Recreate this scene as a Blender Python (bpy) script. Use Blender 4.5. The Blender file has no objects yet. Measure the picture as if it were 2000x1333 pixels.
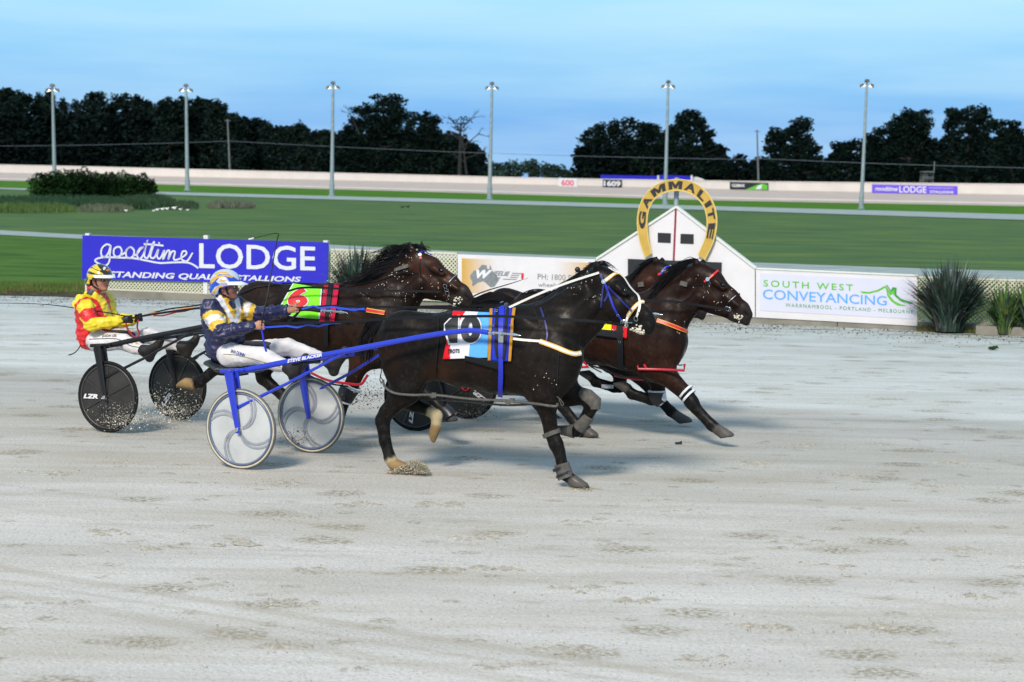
import bpy, bmesh, math, random
import numpy as np
from mathutils import Vector, Matrix, Quaternion
from mathutils.bvhtree import BVHTree

# ------------------------------------------------------------ camera
scene = bpy.context.scene
COL = scene.collection
FPX = 4000.0
CAM_H = 2.55
PITCH = math.atan(325.5 / FPX)
ROLL = 0.018
cam_d = bpy.data.cameras.new('camera')
cam = bpy.data.objects.new('camera', cam_d)
COL.objects.link(cam)
cam_d.sensor_width = 36.0
cam_d.lens = FPX / 2000.0 * 36.0
cam_d.clip_start = 0.1
cam_d.clip_end = 3000
CM = Matrix.Rotation(math.pi / 2 - PITCH, 3, 'X') @ Matrix.Rotation(ROLL, 3, 'Z')
cam.matrix_world = Matrix.Translation((0, 0, CAM_H)) @ CM.to_4x4()
scene.camera = cam
cam_d.dof.use_dof = True
cam_d.dof.focus_distance = 18.0
cam_d.dof.aperture_fstop = 4.0
CPOS = Vector((0, 0, CAM_H))
CMI = CM.inverted()

# ------------------------------------------------------------ sky
W = bpy.data.worlds.new('World')
scene.world = W
W.use_nodes = True
nt = W.node_tree
nt.nodes.clear()
N = nt.nodes.new
L = nt.links.new
SUN_EL, SUN_AZ = math.radians(38), math.radians(200)   # az: direction the light comes from, clockwise from +Y
wo = N('ShaderNodeOutputWorld')
bg = N('ShaderNodeBackground')
sky = N('ShaderNodeTexSky')
sky.sky_type = 'NISHITA'
sky.sun_disc = False
sky.sun_elevation = math.radians(9)
sky.sun_rotation = SUN_AZ
sky.air_density = 1.4
sky.dust_density = 0.6
tc = N('ShaderNodeTexCoord')
sep = N('ShaderNodeSeparateXYZ')
L(tc.outputs['Generated'], sep.inputs[0])
# cloud veil laid over the clear sky: ramp by height plus streaky noise
ramp = N('ShaderNodeValToRGB')
e = ramp.color_ramp.elements
e[0].position = 0.0; e[0].color = (0.13, 0.39, 0.84, 1)
e[1].position = 0.16; e[1].color = (0.46, 0.80, 0.98, 1)
for p, c in ((0.36, (0.38, 0.57, 0.80, 1)), (0.9, (0.30, 0.43, 0.60, 1)), (0.02, (0.145, 0.41, 0.84, 1)), (0.045, (0.21, 0.53, 0.90, 1)), (0.085, (0.35, 0.70, 0.96, 1))):
    x = e.new(p); x.color = c
L(sep.outputs['Z'], ramp.inputs[0])
mp = N('ShaderNodeMapping')
mp.inputs['Scale'].default_value = (3.0, 3.0, 26.0)
mp.inputs['Rotation'].default_value = (0.0, 0.05, 0.0)
L(tc.outputs['Generated'], mp.inputs[0])
nz = N('ShaderNodeTexNoise')
nz.inputs['Scale'].default_value = 1.7
nz.inputs['Detail'].default_value = 6
nz.inputs['Roughness'].default_value = 0.5
L(mp.outputs[0], nz.inputs[0])
nr = N('ShaderNodeMapRange')
nr.inputs['From Min'].default_value = 0.38
nr.inputs['From Max'].default_value = 0.66
nr.inputs['To Min'].default_value = 0.0
nr.inputs['To Max'].default_value = 0.38
L(nz.outputs[0], nr.inputs[0])
mxc = N('ShaderNodeMix'); mxc.data_type = 'RGBA'
L(nr.outputs[0], mxc.inputs[0])
L(ramp.outputs[0], mxc.inputs[6])
mxc.inputs[7].default_value = (0.58, 0.84, 0.95, 1)
vs = N('ShaderNodeVectorMath'); vs.operation = 'SCALE'
L(sky.outputs[0], vs.inputs[0]); vs.inputs['Scale'].default_value = 0.10
mx2 = N('ShaderNodeMix'); mx2.data_type = 'RGBA'
mx2.inputs[0].default_value = 0.92
L(vs.outputs[0], mx2.inputs[6])
L(mxc.outputs[2], mx2.inputs[7])
L(mx2.outputs[2], bg.inputs[0])
bg.inputs[1].default_value = 1.0
L(bg.outputs[0], wo.inputs[0])

# ------------------------------------------------------------ key light (floodlit dusk: soft warm light from behind the camera)
sun_d = bpy.data.lights.new('sun', 'SUN')
sun_d.energy = 3.8
sun_d.angle = math.radians(12.0)
sun_d.color = (1.0, 0.885, 0.755)
sun = bpy.data.objects.new('sun', sun_d)
COL.objects.link(sun)
sdir = Vector((math.sin(SUN_AZ) * math.cos(SUN_EL), math.cos(SUN_AZ) * math.cos(SUN_EL), math.sin(SUN_EL)))
sun.rotation_euler = sdir.to_track_quat('Z', 'Y').to_euler()
sun.location = sdir * 30

vset = scene.view_settings
vset.view_transform = 'Standard'
vset.look = 'None'
vset.exposure = 0.19
vset.gamma = 1.0
scene.cycles.use_adaptive_sampling = True
scene.cycles.adaptive_threshold = 0.02
scene.cycles.max_bounces = 6
scene.cycles.use_denoising = True

# ------------------------------------------------------------ pixel helpers (photo pixels 2000 x 1333 -> places in the world)
def ray(px, py):
    return (CM @ Vector(((px - 1000) / FPX, -(py - 666.5) / FPX, -1.0))).normalized()
def G(px, py, z=0.0):
    r = ray(px, py)
    t = (z - CAM_H) / r.z
    return CPOS + r * t
def AT(px, py, Y):
    r = ray(px, py)
    return CPOS + r * (Y / r.y)
def PX(P):
    v = CMI @ (Vector(P) - CPOS)
    return (1000 + FPX * v.x / -v.z, 666.5 - FPX * v.y / -v.z)
class Frame:
    """vertical plane frame: o ground origin, h heading, n side normal (towards the camera side)"""
    def __init__(s, o, h):
        s.o = Vector((o[0], o[1], 0)); s.h = Vector((h[0], h[1], 0)).normalized(); s.n = Vector((s.h.y, -s.h.x, 0))
    def S(s, px, py, lat=0.0):
        r = ray(px, py)
        t = ((s.o + s.n * lat) - CPOS).dot(s.n) / r.dot(s.n)
        return CPOS + r * t
    def loc(s, P):
        d = Vector(P) - s.o
        return (d.dot(s.h), d.z, d.dot(s.n))
    def W(s, a, z, lat=0.0):
        return s.o + s.h * a + s.n * lat + Vector((0, 0, z))
    def at_lat(s, P, lat):
        d = (Vector(P) - s.o).dot(s.n)
        return Vector(P) + s.n * (lat - d)

# ------------------------------------------------------------ materials
def mat(name, col, rough=0.6, metal=0.0, var=0.12, scale=20.0, bump=0.0, spec=0.5, coords='Object', attr=None, coat=0.0, emit=None, trans=0.0, stretch=None, sheen=0.0):
    m = bpy.data.materials.new(name)
    m.use_nodes = True
    t = m.node_tree
    b = t.nodes['Principled BSDF']
    b.inputs['Roughness'].default_value = rough
    b.inputs['Metallic'].default_value = metal
    b.inputs['Specular IOR Level'].default_value = spec
    b.inputs['Coat Weight'].default_value = coat
    b.inputs['Sheen Weight'].default_value = sheen
    if trans: b.inputs['Transmission Weight'].default_value = trans
    tcn = t.nodes.new('ShaderNodeTexCoord')
    src = tcn.outputs[coords]
    if stretch:
        mpn = t.nodes.new('ShaderNodeMapping')
        mpn.inputs['Scale'].default_value = stretch
        t.links.new(src, mpn.inputs[0]); src = mpn.outputs[0]
    nn = t.nodes.new('ShaderNodeTexNoise')
    nn.inputs['Scale'].default_value = scale
    nn.inputs['Detail'].default_value = 5
    t.links.new(src, nn.inputs[0])
    mr = t.nodes.new('ShaderNodeMapRange')
    mr.inputs['From Min'].default_value = 0.3; mr.inputs['From Max'].default_value = 0.7
    mr.inputs['To Min'].default_value = 1 - var; mr.inputs['To Max'].default_value = 1 + var
    t.links.new(nn.outputs[0], mr.inputs[0])
    vm = t.nodes.new('ShaderNodeVectorMath'); vm.operation = 'SCALE'
    if attr:
        an = t.nodes.new('ShaderNodeAttribute'); an.attribute_name = attr
        t.links.new(an.outputs['Color'], vm.inputs[0])
    else:
        vm.inputs[0].default_value = col[:3]
    t.links.new(mr.outputs[0], vm.inputs['Scale'])
    t.links.new(vm.outputs[0], b.inputs['Base Color'])
    if bump:
        bn = t.nodes.new('ShaderNodeBump'); bn.inputs['Strength'].default_value = bump
        bn.inputs['Distance'].default_value = 0.02
        t.links.new(nn.outputs[0], bn.inputs['Height'])
        t.links.new(bn.outputs[0], b.inputs['Normal'])
    if emit:
        b.inputs['Emission Color'].default_value = (*emit[:3], 1)
        b.inputs['Emission Strength'].default_value = emit[3]
    return m

M = {}
M['white'] = mat('white_paint', (0.60, 0.585, 0.61), 0.45, var=0.04, scale=3)
M['trim'] = mat('white_trim', (0.58, 0.60, 0.57), 0.5, var=0.05)
M['cream'] = mat('cream_lattice', (0.54, 0.52, 0.42), 0.6, var=0.08)
M['signblue'] = mat('sign_blue', (0.014, 0.010, 0.44), 0.45, var=0.07, scale=2)
M['signtext'] = mat('sign_white_lettering', (0.56, 0.58, 0.64), 0.5, var=0.03)
M['black'] = mat('black_paint', (0.012, 0.013, 0.016), 0.5)
M['screen'] = mat('dark_display', (0.006, 0.008, 0.011), 0.45)
M['gold'] = mat('gold_paint', (0.46, 0.295, 0.05), 0.5, var=0.10, scale=8)
M['goldedge'] = mat('pale_gold_edge', (0.66, 0.50, 0.16), 0.5)
M['darkred'] = mat('dark_red_strip', (0.22, 0.008, 0.03), 0.5)
M['galv'] = mat('galvanised_steel', (0.27, 0.33, 0.36), 0.5, 0.4, var=0.15, scale=4)
M['concrete'] = mat('concrete_kerb', (0.20, 0.19, 0.16), 0.85, var=0.25, scale=3, bump=0.4)
M['green'] = mat('logo_green', (0.10, 0.42, 0.03), 0.5)
M['green2'] = mat('logo_dark_green', (0.03, 0.25, 0.05), 0.5)
M['sky_blue'] = mat('logo_blue', (0.09, 0.32, 0.80), 0.5)
M['grey'] = mat('logo_grey', (0.17, 0.19, 0.21), 0.5)
M['red'] = mat('red_paint', (0.55, 0.015, 0.02), 0.4)
M['wood'] = mat('weathered_wood', (0.11, 0.12, 0.13), 0.8, var=0.25, scale=5)
M['chrome'] = mat('chrome', (0.62, 0.64, 0.66), 0.18, 1.0, var=0.1)
M['blacklea'] = mat('black_leather', (0.006, 0.007, 0.010), 0.5, var=0.2, scale=40, spec=0.22)
M['whitelea'] = mat('white_strap', (0.68, 0.68, 0.64), 0.5, var=0.08, scale=30)
M['yellowlea'] = mat('yellow_strap', (0.66, 0.36, 0.03), 0.5)
M['bluelea'] = mat('blue_strap', (0.01, 0.022, 0.42), 0.4)
M['navylea'] = mat('navy_strap', (0.006, 0.010, 0.14), 0.45)
M['rubber'] = mat('black_rubber', (0.009, 0.009, 0.010), 0.7, var=0.25, scale=30, spec=.2)

# ------------------------------------------------------------ mesh helpers
class MB:
    def __init__(s): s.v = []; s.f = []; s.m = []; s.c = None
    def add(s, vs, fs, mi=0):
        o = len(s.v); s.v += [tuple(v) for v in vs]; s.f += [tuple(i + o for i in f) for f in fs]; s.m += [mi] * len(fs)
    def poly(s, pts, mi=0): s.add(pts, [tuple(range(len(pts)))], mi)
    def box(s, c, ax, ay, az, mi=0):
        c = Vector(c); ax, ay, az = Vector(ax), Vector(ay), Vector(az)
        vs = [c + ax * i + ay * j + az * k for k in (-1, 1) for j in (-1, 1) for i in (-1, 1)]
        s.add(vs, [(0, 2, 3, 1), (4, 5, 7, 6), (0, 1, 5, 4), (2, 6, 7, 3), (0, 4, 6, 2), (1, 3, 7, 5)], mi)
    def tube(s, pts, rs, n=8, mi=0, closed=False, flat=1.0, nrm=None):
        pts = [Vector(p) for p in pts]
        if not isinstance(rs, (list, tuple)): rs = [rs] * len(pts)
        o = len(s.v); k = len(pts); up = None
        for i, p in enumerate(pts):
            a = pts[(i - 1) % k] if (i or closed) else pts[0]
            b = pts[(i + 1) % k] if (i < k - 1 or closed) else pts[-1]
            d = (b - a)
            d = d.normalized() if d.length > 1e-9 else Vector((0, 0, 1))
            if nrm is not None: up = nrm - d * nrm.dot(d)
            elif up is None: up = d.orthogonal()
            else: up = up - d * up.dot(d)
            if up.length < 1e-6: up = d.orthogonal()
            up.normalize(); q = d.cross(up)
            for j in range(n):
                t = 2 * math.pi * j / n
                s.v.append(tuple(p + (up * math.cos(t) * flat + q * math.sin(t)) * rs[i]))
        for i in range(k if closed else k - 1):
            i2 = (i + 1) % k
            for j in range(n):
                s.f.append((o + i * n + j, o + i * n + (j + 1) % n, o + i2 * n + (j + 1) % n, o + i2 * n + j)); s.m.append(mi)
        if not closed:
            s.f.append(tuple(o + j for j in range(n))[::-1]); s.f.append(tuple(o + (k - 1) * n + j for j in range(n))); s.m += [mi, mi]
    def ribbon(s, pts, w, nrm, th=0.002, mi=0):
        """flat strap along pts; nrm surface normal(s)"""
        pts = [Vector(p) for p in pts]; k = len(pts); o = len(s.v)
        for i, p in enumerate(pts):
            d = (pts[min(i + 1, k - 1)] - pts[max(i - 1, 0)]).normalized()
            nn = nrm[i] if isinstance(nrm, list) else nrm
            q = d.cross(nn).normalized(); nn = q.cross(d).normalized()
            for a, b in ((-1, -1), (1, -1), (1, 1), (-1, 1)):
                s.v.append(tuple(p + q * (a * w / 2) + nn * (b * th)))
        for i in range(k - 1):
            for j in range(4):
                s.f.append((o + i * 4 + j, o + i * 4 + (j + 1) % 4, o + i * 4 + 4 + (j + 1) % 4, o + i * 4 + 4 + j)); s.m.append(mi)
        s.f.append((o + 3, o + 2, o + 1, o)); e_ = o + (k - 1) * 4; s.f.append((e_, e_ + 1, e_ + 2, e_ + 3)); s.m += [mi, mi]
    def sphere(s, c, r, nu=12, nv=8, sc=(1, 1, 1), R=None, mi=0, vmax=1.0):
        o = len(s.v); c = Vector(c)
        for i in range(nv + 1):
            th = math.pi * i / nv * vmax
            for j in range(nu):
                ph = 2 * math.pi * j / nu
                p = Vector((math.sin(th) * math.cos(ph) * sc[0], math.sin(th) * math.sin(ph) * sc[1], math.cos(th) * sc[2])) * r
                s.v.append(tuple(c + (R @ p if R is not None else p)))
        for i in range(nv):
            for j in range(nu):
                s.f.append((o + i * nu + j, o + (i + 1) * nu + j, o + (i + 1) * nu + (j + 1) % nu, o + i * nu + (j + 1) % nu)); s.m.append(mi)
    def prism(s, pts, th, mi=0):
        """planar polygon pts extruded by vector th"""
        n = len(pts); th = Vector(th)
        vs = [Vector(p) for p in pts] + [Vector(p) + th for p in pts]
        s.add(vs, [tuple(range(n))[::-1], tuple(range(n, 2 * n))] + [(i, (i + 1) % n, n + (i + 1) % n, n + i) for i in range(n)], mi)
    def build(s, name, mats, parent=None, smooth=False, origin=None, colors=None):
        me = bpy.data.meshes.new(name)
        vs = s.v
        inv = parent.matrix_world.inverted() if parent else None
        if parent is None and origin is not None:
            vs = [tuple(Vector(v) - Vector(origin)) for v in vs]
        elif parent is not None:
            o = parent.matrix_world.translation; pp = parent.parent
            vs = [tuple(Vector(v) - o) for v in vs]
        me.from_pydata(vs, [], s.f)
        if not isinstance(mats, (list, tuple)): mats = [mats]
        for m_ in mats: me.materials.append(m_)
        if len(mats) > 1: me.polygons.foreach_set('material_index', s.m)
        if colors is not None:
            ca = me.color_attributes.new('Col', 'FLOAT_COLOR', 'POINT')
            ca.data.foreach_set('color', np.asarray(colors, dtype=np.float32).reshape(-1))
        me.validate(); 
        bm = bmesh.new(); bm.from_mesh(me); bmesh.ops.recalc_face_normals(bm, faces=bm.faces); bm.to_mesh(me); bm.free()
        if smooth:
            me.polygons.foreach_set('use_smooth', [True] * len(me.polygons))
            try: me.set_sharp_from_angle(angle=math.radians(50))
            except Exception: pass
        me.update()
        ob = bpy.data.objects.new(name, me); COL.objects.link(ob)
        if parent is not None:
            ob.parent = parent; ob.matrix_world = Matrix.Translation(parent.matrix_world.translation)
        elif origin is not None:
            ob.location = origin; ob.matrix_world = Matrix.Translation(origin)
        return ob
def tag(o, label=None, cat=None, group=None, kind=None):
    if label: o['label'] = label
    if cat: o['category'] = cat
    if group: o['group'] = group
    if kind: o['kind'] = kind
    return o
def thing(name, loc, label, cat, group=None):
    o = bpy.data.objects.new(name, None); COL.objects.link(o); o.location = loc
    o.matrix_world = Matrix.Translation(loc)
    o.empty_display_size = 0.2
    return tag(o, label, cat, group)
def copy_tree(o, parent=None, delta=None):
    c = o.copy(); COL.objects.link(c)
    if parent is not None: c.parent = parent
    for ch in list(o.children): copy_tree(ch, c)
    return c

def text_geo(s, bold=0.0, shear=0.0, res=3, space=1.0, sub=0):
    cu = bpy.data.curves.new('lettering', 'FONT')
    cu.body = s; cu.size = 1; cu.offset = bold; cu.shear = shear; cu.resolution_u = res; cu.space_character = space
    ob = bpy.data.objects.new('lettering', cu); COL.objects.link(ob)
    dg = bpy.context.evaluated_depsgraph_get()
    me = bpy.data.meshes.new_from_object(ob.evaluated_get(dg))
    bm = bmesh.new(); bm.from_mesh(me); bmesh.ops.remove_doubles(bm, verts=bm.verts, dist=1e-5)
    if sub:
        bmesh.ops.triangulate(bm, faces=bm.faces)
        for _ in range(sub):
            es = [e_ for e_ in bm.edges if e_.calc_length() > 0.09]
            bmesh.ops.subdivide_edges(bm, edges=es, cuts=1); bmesh.ops.triangulate(bm, faces=bm.faces)
    vs = np.array([v.co[:2] for v in bm.verts]); bm.verts.index_update()
    fs = [tuple(v.index for v in f.verts) for f in bm.faces]
    bm.free(); bpy.data.objects.remove(ob); bpy.data.curves.remove(cu); bpy.data.meshes.remove(me)
    mn, mx = vs.min(0), vs.max(0)
    return (vs - mn) / (mx - mn), fs
def bil(q, u, v):
    """q = TL,TR,BR,BL ; u right, v up"""
    TL, TR, BR, BL = q
    x = (1 - v) * ((1 - u) * BL[0] + u * BR[0]) + v * ((1 - u) * TL[0] + u * TR[0])
    y = (1 - v) * ((1 - u) * BL[1] + u * BR[1]) + v * ((1 - u) * TL[1] + u * TR[1])
    return x, y
def text_on(s, quad, fn, material, parent, name='lettering', proud=0.006, bold=0.0, shear=0.0, th=None, space=1.0, sub=0, res=3):
    """fn(px,py)->world point on the carrier; the letters are put proud of it"""
    vs, fs = text_geo(s, bold, shear, res, space, sub)
    pts = [fn(*bil(quad, u, v)) for u, v in vs]
    mb = MB(); mb.add(pts, fs)
    return mb.build(name, material, parent)
# ============================================================ SETTING
def ground_mat(name, stops, scale, stretch=(1, 1, 1), rough=0.9, bump=0.3, detail=8, fine=0.25, rot=0.0, distort=0.3):
    """colour ramp over stretched noise plus fine grain"""
    m = bpy.data.materials.new(name); m.use_nodes = True; t = m.node_tree; b = t.nodes['Principled BSDF']
    b.inputs['Roughness'].default_value = rough; b.inputs['Specular IOR Level'].default_value = 0.06
    g = t.nodes.new('ShaderNodeNewGeometry')
    mpn = t.nodes.new('ShaderNodeMapping'); mpn.vector_type = 'TEXTURE' if False else 'POINT'
    mpn.inputs['Rotation'].default_value = (0, 0, rot); mpn.inputs['Scale'].default_value = stretch
    t.links.new(g.outputs['Position'], mpn.inputs[0])
    n1 = t.nodes.new('ShaderNodeTexNoise'); n1.inputs['Scale'].default_value = scale; n1.inputs['Detail'].default_value = detail
    n1.inputs['Distortion'].default_value = distort
    t.links.new(mpn.outputs[0], n1.inputs[0])
    cr = t.nodes.new('ShaderNodeValToRGB'); cr.color_ramp.elements[0].position = stops[0][0]; cr.color_ramp.elements[0].color = (*stops[0][1], 1)
    cr.color_ramp.elements[1].position = stops[-1][0]; cr.color_ramp.elements[1].color = (*stops[-1][1], 1)
    for p, c in stops[1:-1]:
        x = cr.color_ramp.elements.new(p); x.color = (*c, 1)
    t.links.new(n1.outputs[0], cr.inputs[0])
    n2 = t.nodes.new('ShaderNodeTexNoise'); n2.inputs['Scale'].default_value = 35; n2.inputs['Detail'].default_value = 6
    t.links.new(g.outputs['Position'], n2.inputs[0])
    mr = t.nodes.new('ShaderNodeMapRange'); mr.inputs['From Min'].default_value = .3; mr.inputs['From Max'].default_value = .7
    mr.inputs['To Min'].default_value = 1 - fine; mr.inputs['To Max'].default_value = 1 + fine
    t.links.new(n2.outputs[0], mr.inputs[0])
    vm = t.nodes.new('ShaderNodeVectorMath'); vm.operation = 'SCALE'
    t.links.new(cr.outputs[0], vm.inputs[0]); t.links.new(mr.outputs[0], vm.inputs['Scale'])
    t.links.new(vm.outputs[0], b.inputs['Base Color'])
    bn = t.nodes.new('ShaderNodeBump'); bn.inputs['Strength'].default_value = bump; bn.inputs['Distance'].default_value = 0.03
    t.links.new(n2.outputs[0], bn.inputs['Height']); t.links.new(bn.outputs[0], b.inputs['Normal'])
    return m, t, b, vm, g
HD = math.radians(-23)   # direction of racing in plan
GR = lambda a: (a[0], a[1], a[2])
grass_m, *_ = ground_mat('infield_grass', [(0.3, (0.046, 0.092, 0.038)), (0.46, (0.062, 0.120, 0.046)), (0.56, (0.078, 0.140, 0.046)), (0.70, (0.110, 0.170, 0.040))], 0.30, (.7, 1.7, 1), bump=0.7, fine=0.40, rot=-HD * .5)
bright_m, *_ = ground_mat('bright_grass', [(0.3, (0.035, 0.10, 0.010)), (0.55, (0.060, 0.16, 0.010)), (0.75, (0.075, 0.19, 0.014))], 0.3, (1, 3, 1), bump=0.5, fine=0.3)
verge_m, *_ = ground_mat('verge_grass', [(0.3, (0.034, 0.075, 0.018)), (0.5, (0.058, 0.130, 0.022)), (0.75, (0.090, 0.165, 0.026))], 0.5, (1, 2, 1), bump=0.8, fine=0.45)
path_m, *_ = ground_mat('gravel_path', [(0.3, (0.20, 0.25, 0.25)), (0.6, (0.30, 0.36, 0.36)), (0.8, (0.36, 0.42, 0.41))], 0.7, (1, 3, 1))
far_m, *_ = ground_mat('far_track', [(0.3, (0.36, 0.31, 0.285)), (0.6, (0.43, 0.38, 0.355)), (0.8, (0.47, 0.415, 0.39))], 0.4, (1, 6, 1), fine=0.06)
soil_m, *_ = ground_mat('verge_soil', [(0.3, (0.018, 0.018, 0.014)), (0.55, (0.07, 0.06, 0.035)), (0.75, (0.14, 0.12, 0.075))], 3.0, (1, 2, 1), bump=1.0, fine=0.5)

def sheet(name, px, z, material, kind='structure', world=None):
    pts = world or [G(x, y) for x, y in px]
    mb = MB(); mb.poly([(p[0], p[1], z) for p in pts])
    return tag(mb.build(name, material), kind=kind)

# whole land, reaching the horizon
mb = MB(); mb.poly([(-900, -60, -0.05), (900, -60, -0.05), (900, 1500, -0.05), (-900, 1500, -0.05)])
tag(mb.build('ground', grass_m), kind='structure')

# rail line of the inside of the racing track
RA, RB = G(250, 583), G(1460, 632)
RF = Frame(RA, (RB - RA))
def RP(px, py, lat=0.0): return RF.S(px, py, lat)

# racing track surface with streaks, hoof scuffs and specks
def track_material():
    m, t, b, vm, g = ground_mat('crushed_stone_track', [(0.25, (0.42, 0.415, 0.39)), (0.42, (0.465, 0.46, 0.44)), (0.55, (0.505, 0.503, 0.487)), (0.75, (0.545, 0.545, 0.533))],
                                0.9, (0.5, 1.7, 1), rough=0.92, bump=0.35, fine=0.10, rot=-HD, distort=0.4)
    nd, lk = t.nodes.new, t.links.new
    prev = vm.outputs[0]
    def layer(scale, stretch, lo, hi, colr, amt, detail=6, rough=0.6):
        nonlocal prev
        mp_ = nd('ShaderNodeMapping'); mp_.inputs['Rotation'].default_value = (0, 0, -HD); mp_.inputs['Scale'].default_value = stretch
        lk(g.outputs['Position'], mp_.inputs[0])
        n_ = nd('ShaderNodeTexNoise'); n_.inputs['Scale'].default_value = scale; n_.inputs['Detail'].default_value = detail; n_.inputs['Roughness'].default_value = rough
        lk(mp_.outputs[0], n_.inputs[0])
        r_ = nd('ShaderNodeMapRange'); r_.inputs['From Min'].default_value = lo; r_.inputs['From Max'].default_value = hi; r_.inputs['To Max'].default_value = amt
        lk(n_.outputs[0], r_.inputs[0])
        x_ = nd('ShaderNodeMix'); x_.data_type = 'RGBA'
        lk(r_.outputs[0], x_.inputs[0]); lk(prev, x_.inputs[6]); x_.inputs[7].default_value = (*colr, 1)
        prev = x_.outputs[2]
        return r_
    layer(1.3, (0.10, 2.2, 1), 0.54, 0.72, (0.37, 0.345, 0.29), 0.5)
    layer(5.0, (0.05, 3.0, 1), 0.52, 0.70, (0.36, 0.335, 0.285), 0.35)            # long tan streaks left by wheels
    layer(2.2, (0.55, 1.5, 1), 0.57, 0.70, (0.30, 0.27, 0.205), 0.60, 8, 0.7)
    layer(0.9, (0.4, 1.2, 1), 0.50, 0.68, (0.40, 0.375, 0.325), 0.55, 5, 0.55)   # scuffed patches
    layer(9.0, (0.8, 1.6, 1), 0.62, 0.72, (0.13, 0.12, 0.10), 0.7, 8, 0.75)    # dark crumbs
    layer(46.0, (1, 1.3, 1), 0.60, 0.68, (0.14, 0.14, 0.13), 0.75, 3, 0.6)     # grit
    layer(60.0, (1, 1, 1), 0.64, 0.70, (0.80, 0.80, 0.78), 0.5, 2, 0.5)        # pale grit
    # damp dark crust close to the rail
    sp = nd('ShaderNodeVectorMath'); sp.operation = 'DOT_PRODUCT'; lk(g.outputs['Position'], sp.inputs[0]); sp.inputs[1].default_value = tuple(RF.n)
    base = RF.o.dot(RF.n)
    gr = nd('ShaderNodeMapRange'); gr.inputs['From Min'].default_value = base + 5.5; gr.inputs['From Max'].default_value = base - 0.1; gr.inputs['To Min'].default_value = 0.0; gr.inputs['To Max'].default_value = 1.0
    lk(sp.outputs['Value'], gr.inputs[0])
    mp_ = nd('ShaderNodeMapping'); mp_.inputs['Rotation'].default_value = (0, 0, -HD); mp_.inputs['Scale'].default_value = (0.5, 2.0, 1); lk(g.outputs['Position'], mp_.inputs[0])
    n_ = nd('ShaderNodeTexNoise'); n_.inputs['Scale'].default_value = 1.6; n_.inputs['Detail'].default_value = 9; n_.inputs['Roughness'].default_value = 0.75; lk(mp_.outputs[0], n_.inputs[0])
    ad = nd('ShaderNodeMath'); ad.operation = 'MULTIPLY_ADD'; lk(gr.outputs[0], ad.inputs[0]); ad.inputs[1].default_value = 0.17; lk(n_.outputs[0], ad.inputs[2])
    rr = nd('ShaderNodeMapRange'); rr.inputs['From Min'].default_value = 0.66; rr.inputs['From Max'].default_value = 0.74; rr.inputs['To Max'].default_value = 0.8; lk(ad.outputs[0], rr.inputs[0])
    x_ = nd('ShaderNodeMix'); x_.data_type = 'RGBA'; lk(rr.outputs[0], x_.inputs[0]); lk(prev, x_.inputs[6]); x_.inputs[7].default_value = (0.05, 0.052, 0.045, 1); prev = x_.outputs[2]
    # hoof prints: soft patches of disturbed damp stone
    for vsc, rad, am_, st in ((1.15, .24, .95, (0.75, 1.0, 1)), (2.1, .17, .8, (0.8, 1.0, 1))):
        mp_ = nd('ShaderNodeMapping'); mp_.inputs['Rotation'].default_value = (0, 0, -HD); mp_.inputs['Scale'].default_value = st; lk(g.outputs['Position'], mp_.inputs[0])
        nw = nd('ShaderNodeTexNoise'); nw.inputs['Scale'].default_value = 9; nw.inputs['Detail'].default_value = 6; lk(mp_.outputs[0], nw.inputs[0])
        wa = nd('ShaderNodeVectorMath'); wa.operation = 'MULTIPLY_ADD'; lk(nw.outputs['Color'], wa.inputs[0]); wa.inputs[1].default_value = (.22, .22, 0); lk(mp_.outputs[0], wa.inputs[2])
        vo = nd('ShaderNodeTexVoronoi'); vo.voronoi_dimensions = '2D'; vo.inputs['Scale'].default_value = vsc; lk(wa.outputs[0], vo.inputs['Vector'])
        r1 = nd('ShaderNodeMapRange'); r1.interpolation_type = 'SMOOTHSTEP'; r1.inputs['From Min'].default_value = rad; r1.inputs['From Max'].default_value = rad * .35; r1.inputs['To Max'].default_value = am_; lk(vo.outputs['Distance'], r1.inputs[0])
        sc_ = nd('ShaderNodeSeparateColor'); lk(vo.outputs['Color'], sc_.inputs[0])
        gt_ = nd('ShaderNodeMath'); gt_.operation = 'GREATER_THAN'; gt_.inputs[1].default_value = .42; lk(sc_.outputs[0], gt_.inputs[0])
        ml = nd('ShaderNodeMath'); ml.operation = 'MULTIPLY'; lk(r1.outputs[0], ml.inputs[0]); lk(gt_.outputs[0], ml.inputs[1])
        n3 = nd('ShaderNodeTexNoise'); n3.inputs['Scale'].default_value = 28; n3.inputs['Detail'].default_value = 4; lk(g.outputs['Position'], n3.inputs[0])
        r3 = nd('ShaderNodeMapRange'); r3.inputs['From Min'].default_value = .40; r3.inputs['From Max'].default_value = .60; lk(n3.outputs[0], r3.inputs[0])
        m3 = nd('ShaderNodeMath'); m3.operation = 'MULTIPLY'; lk(ml.outputs[0], m3.inputs[0]); lk(r3.outputs[0], m3.inputs[1])
        x_ = nd('ShaderNodeMix'); x_.data_type = 'RGBA'; lk(m3.outputs[0], x_.inputs[0]); lk(prev, x_.inputs[6]); x_.inputs[7].default_value = (0.25, 0.225, 0.165, 1); prev = x_.outputs[2]
    # faint tan wheel lines
    dvec = (G(1000, 1280) - G(0, 1120)); dvec.normalize(); nv = Vector((dvec.y, -dvec.x, 0)); dp = nd('ShaderNodeVectorMath'); dp.operation = 'DOT_PRODUCT'; lk(g.outputs['Position'], dp.inputs[0]); dp.inputs[1].default_value = tuple(nv)
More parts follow.
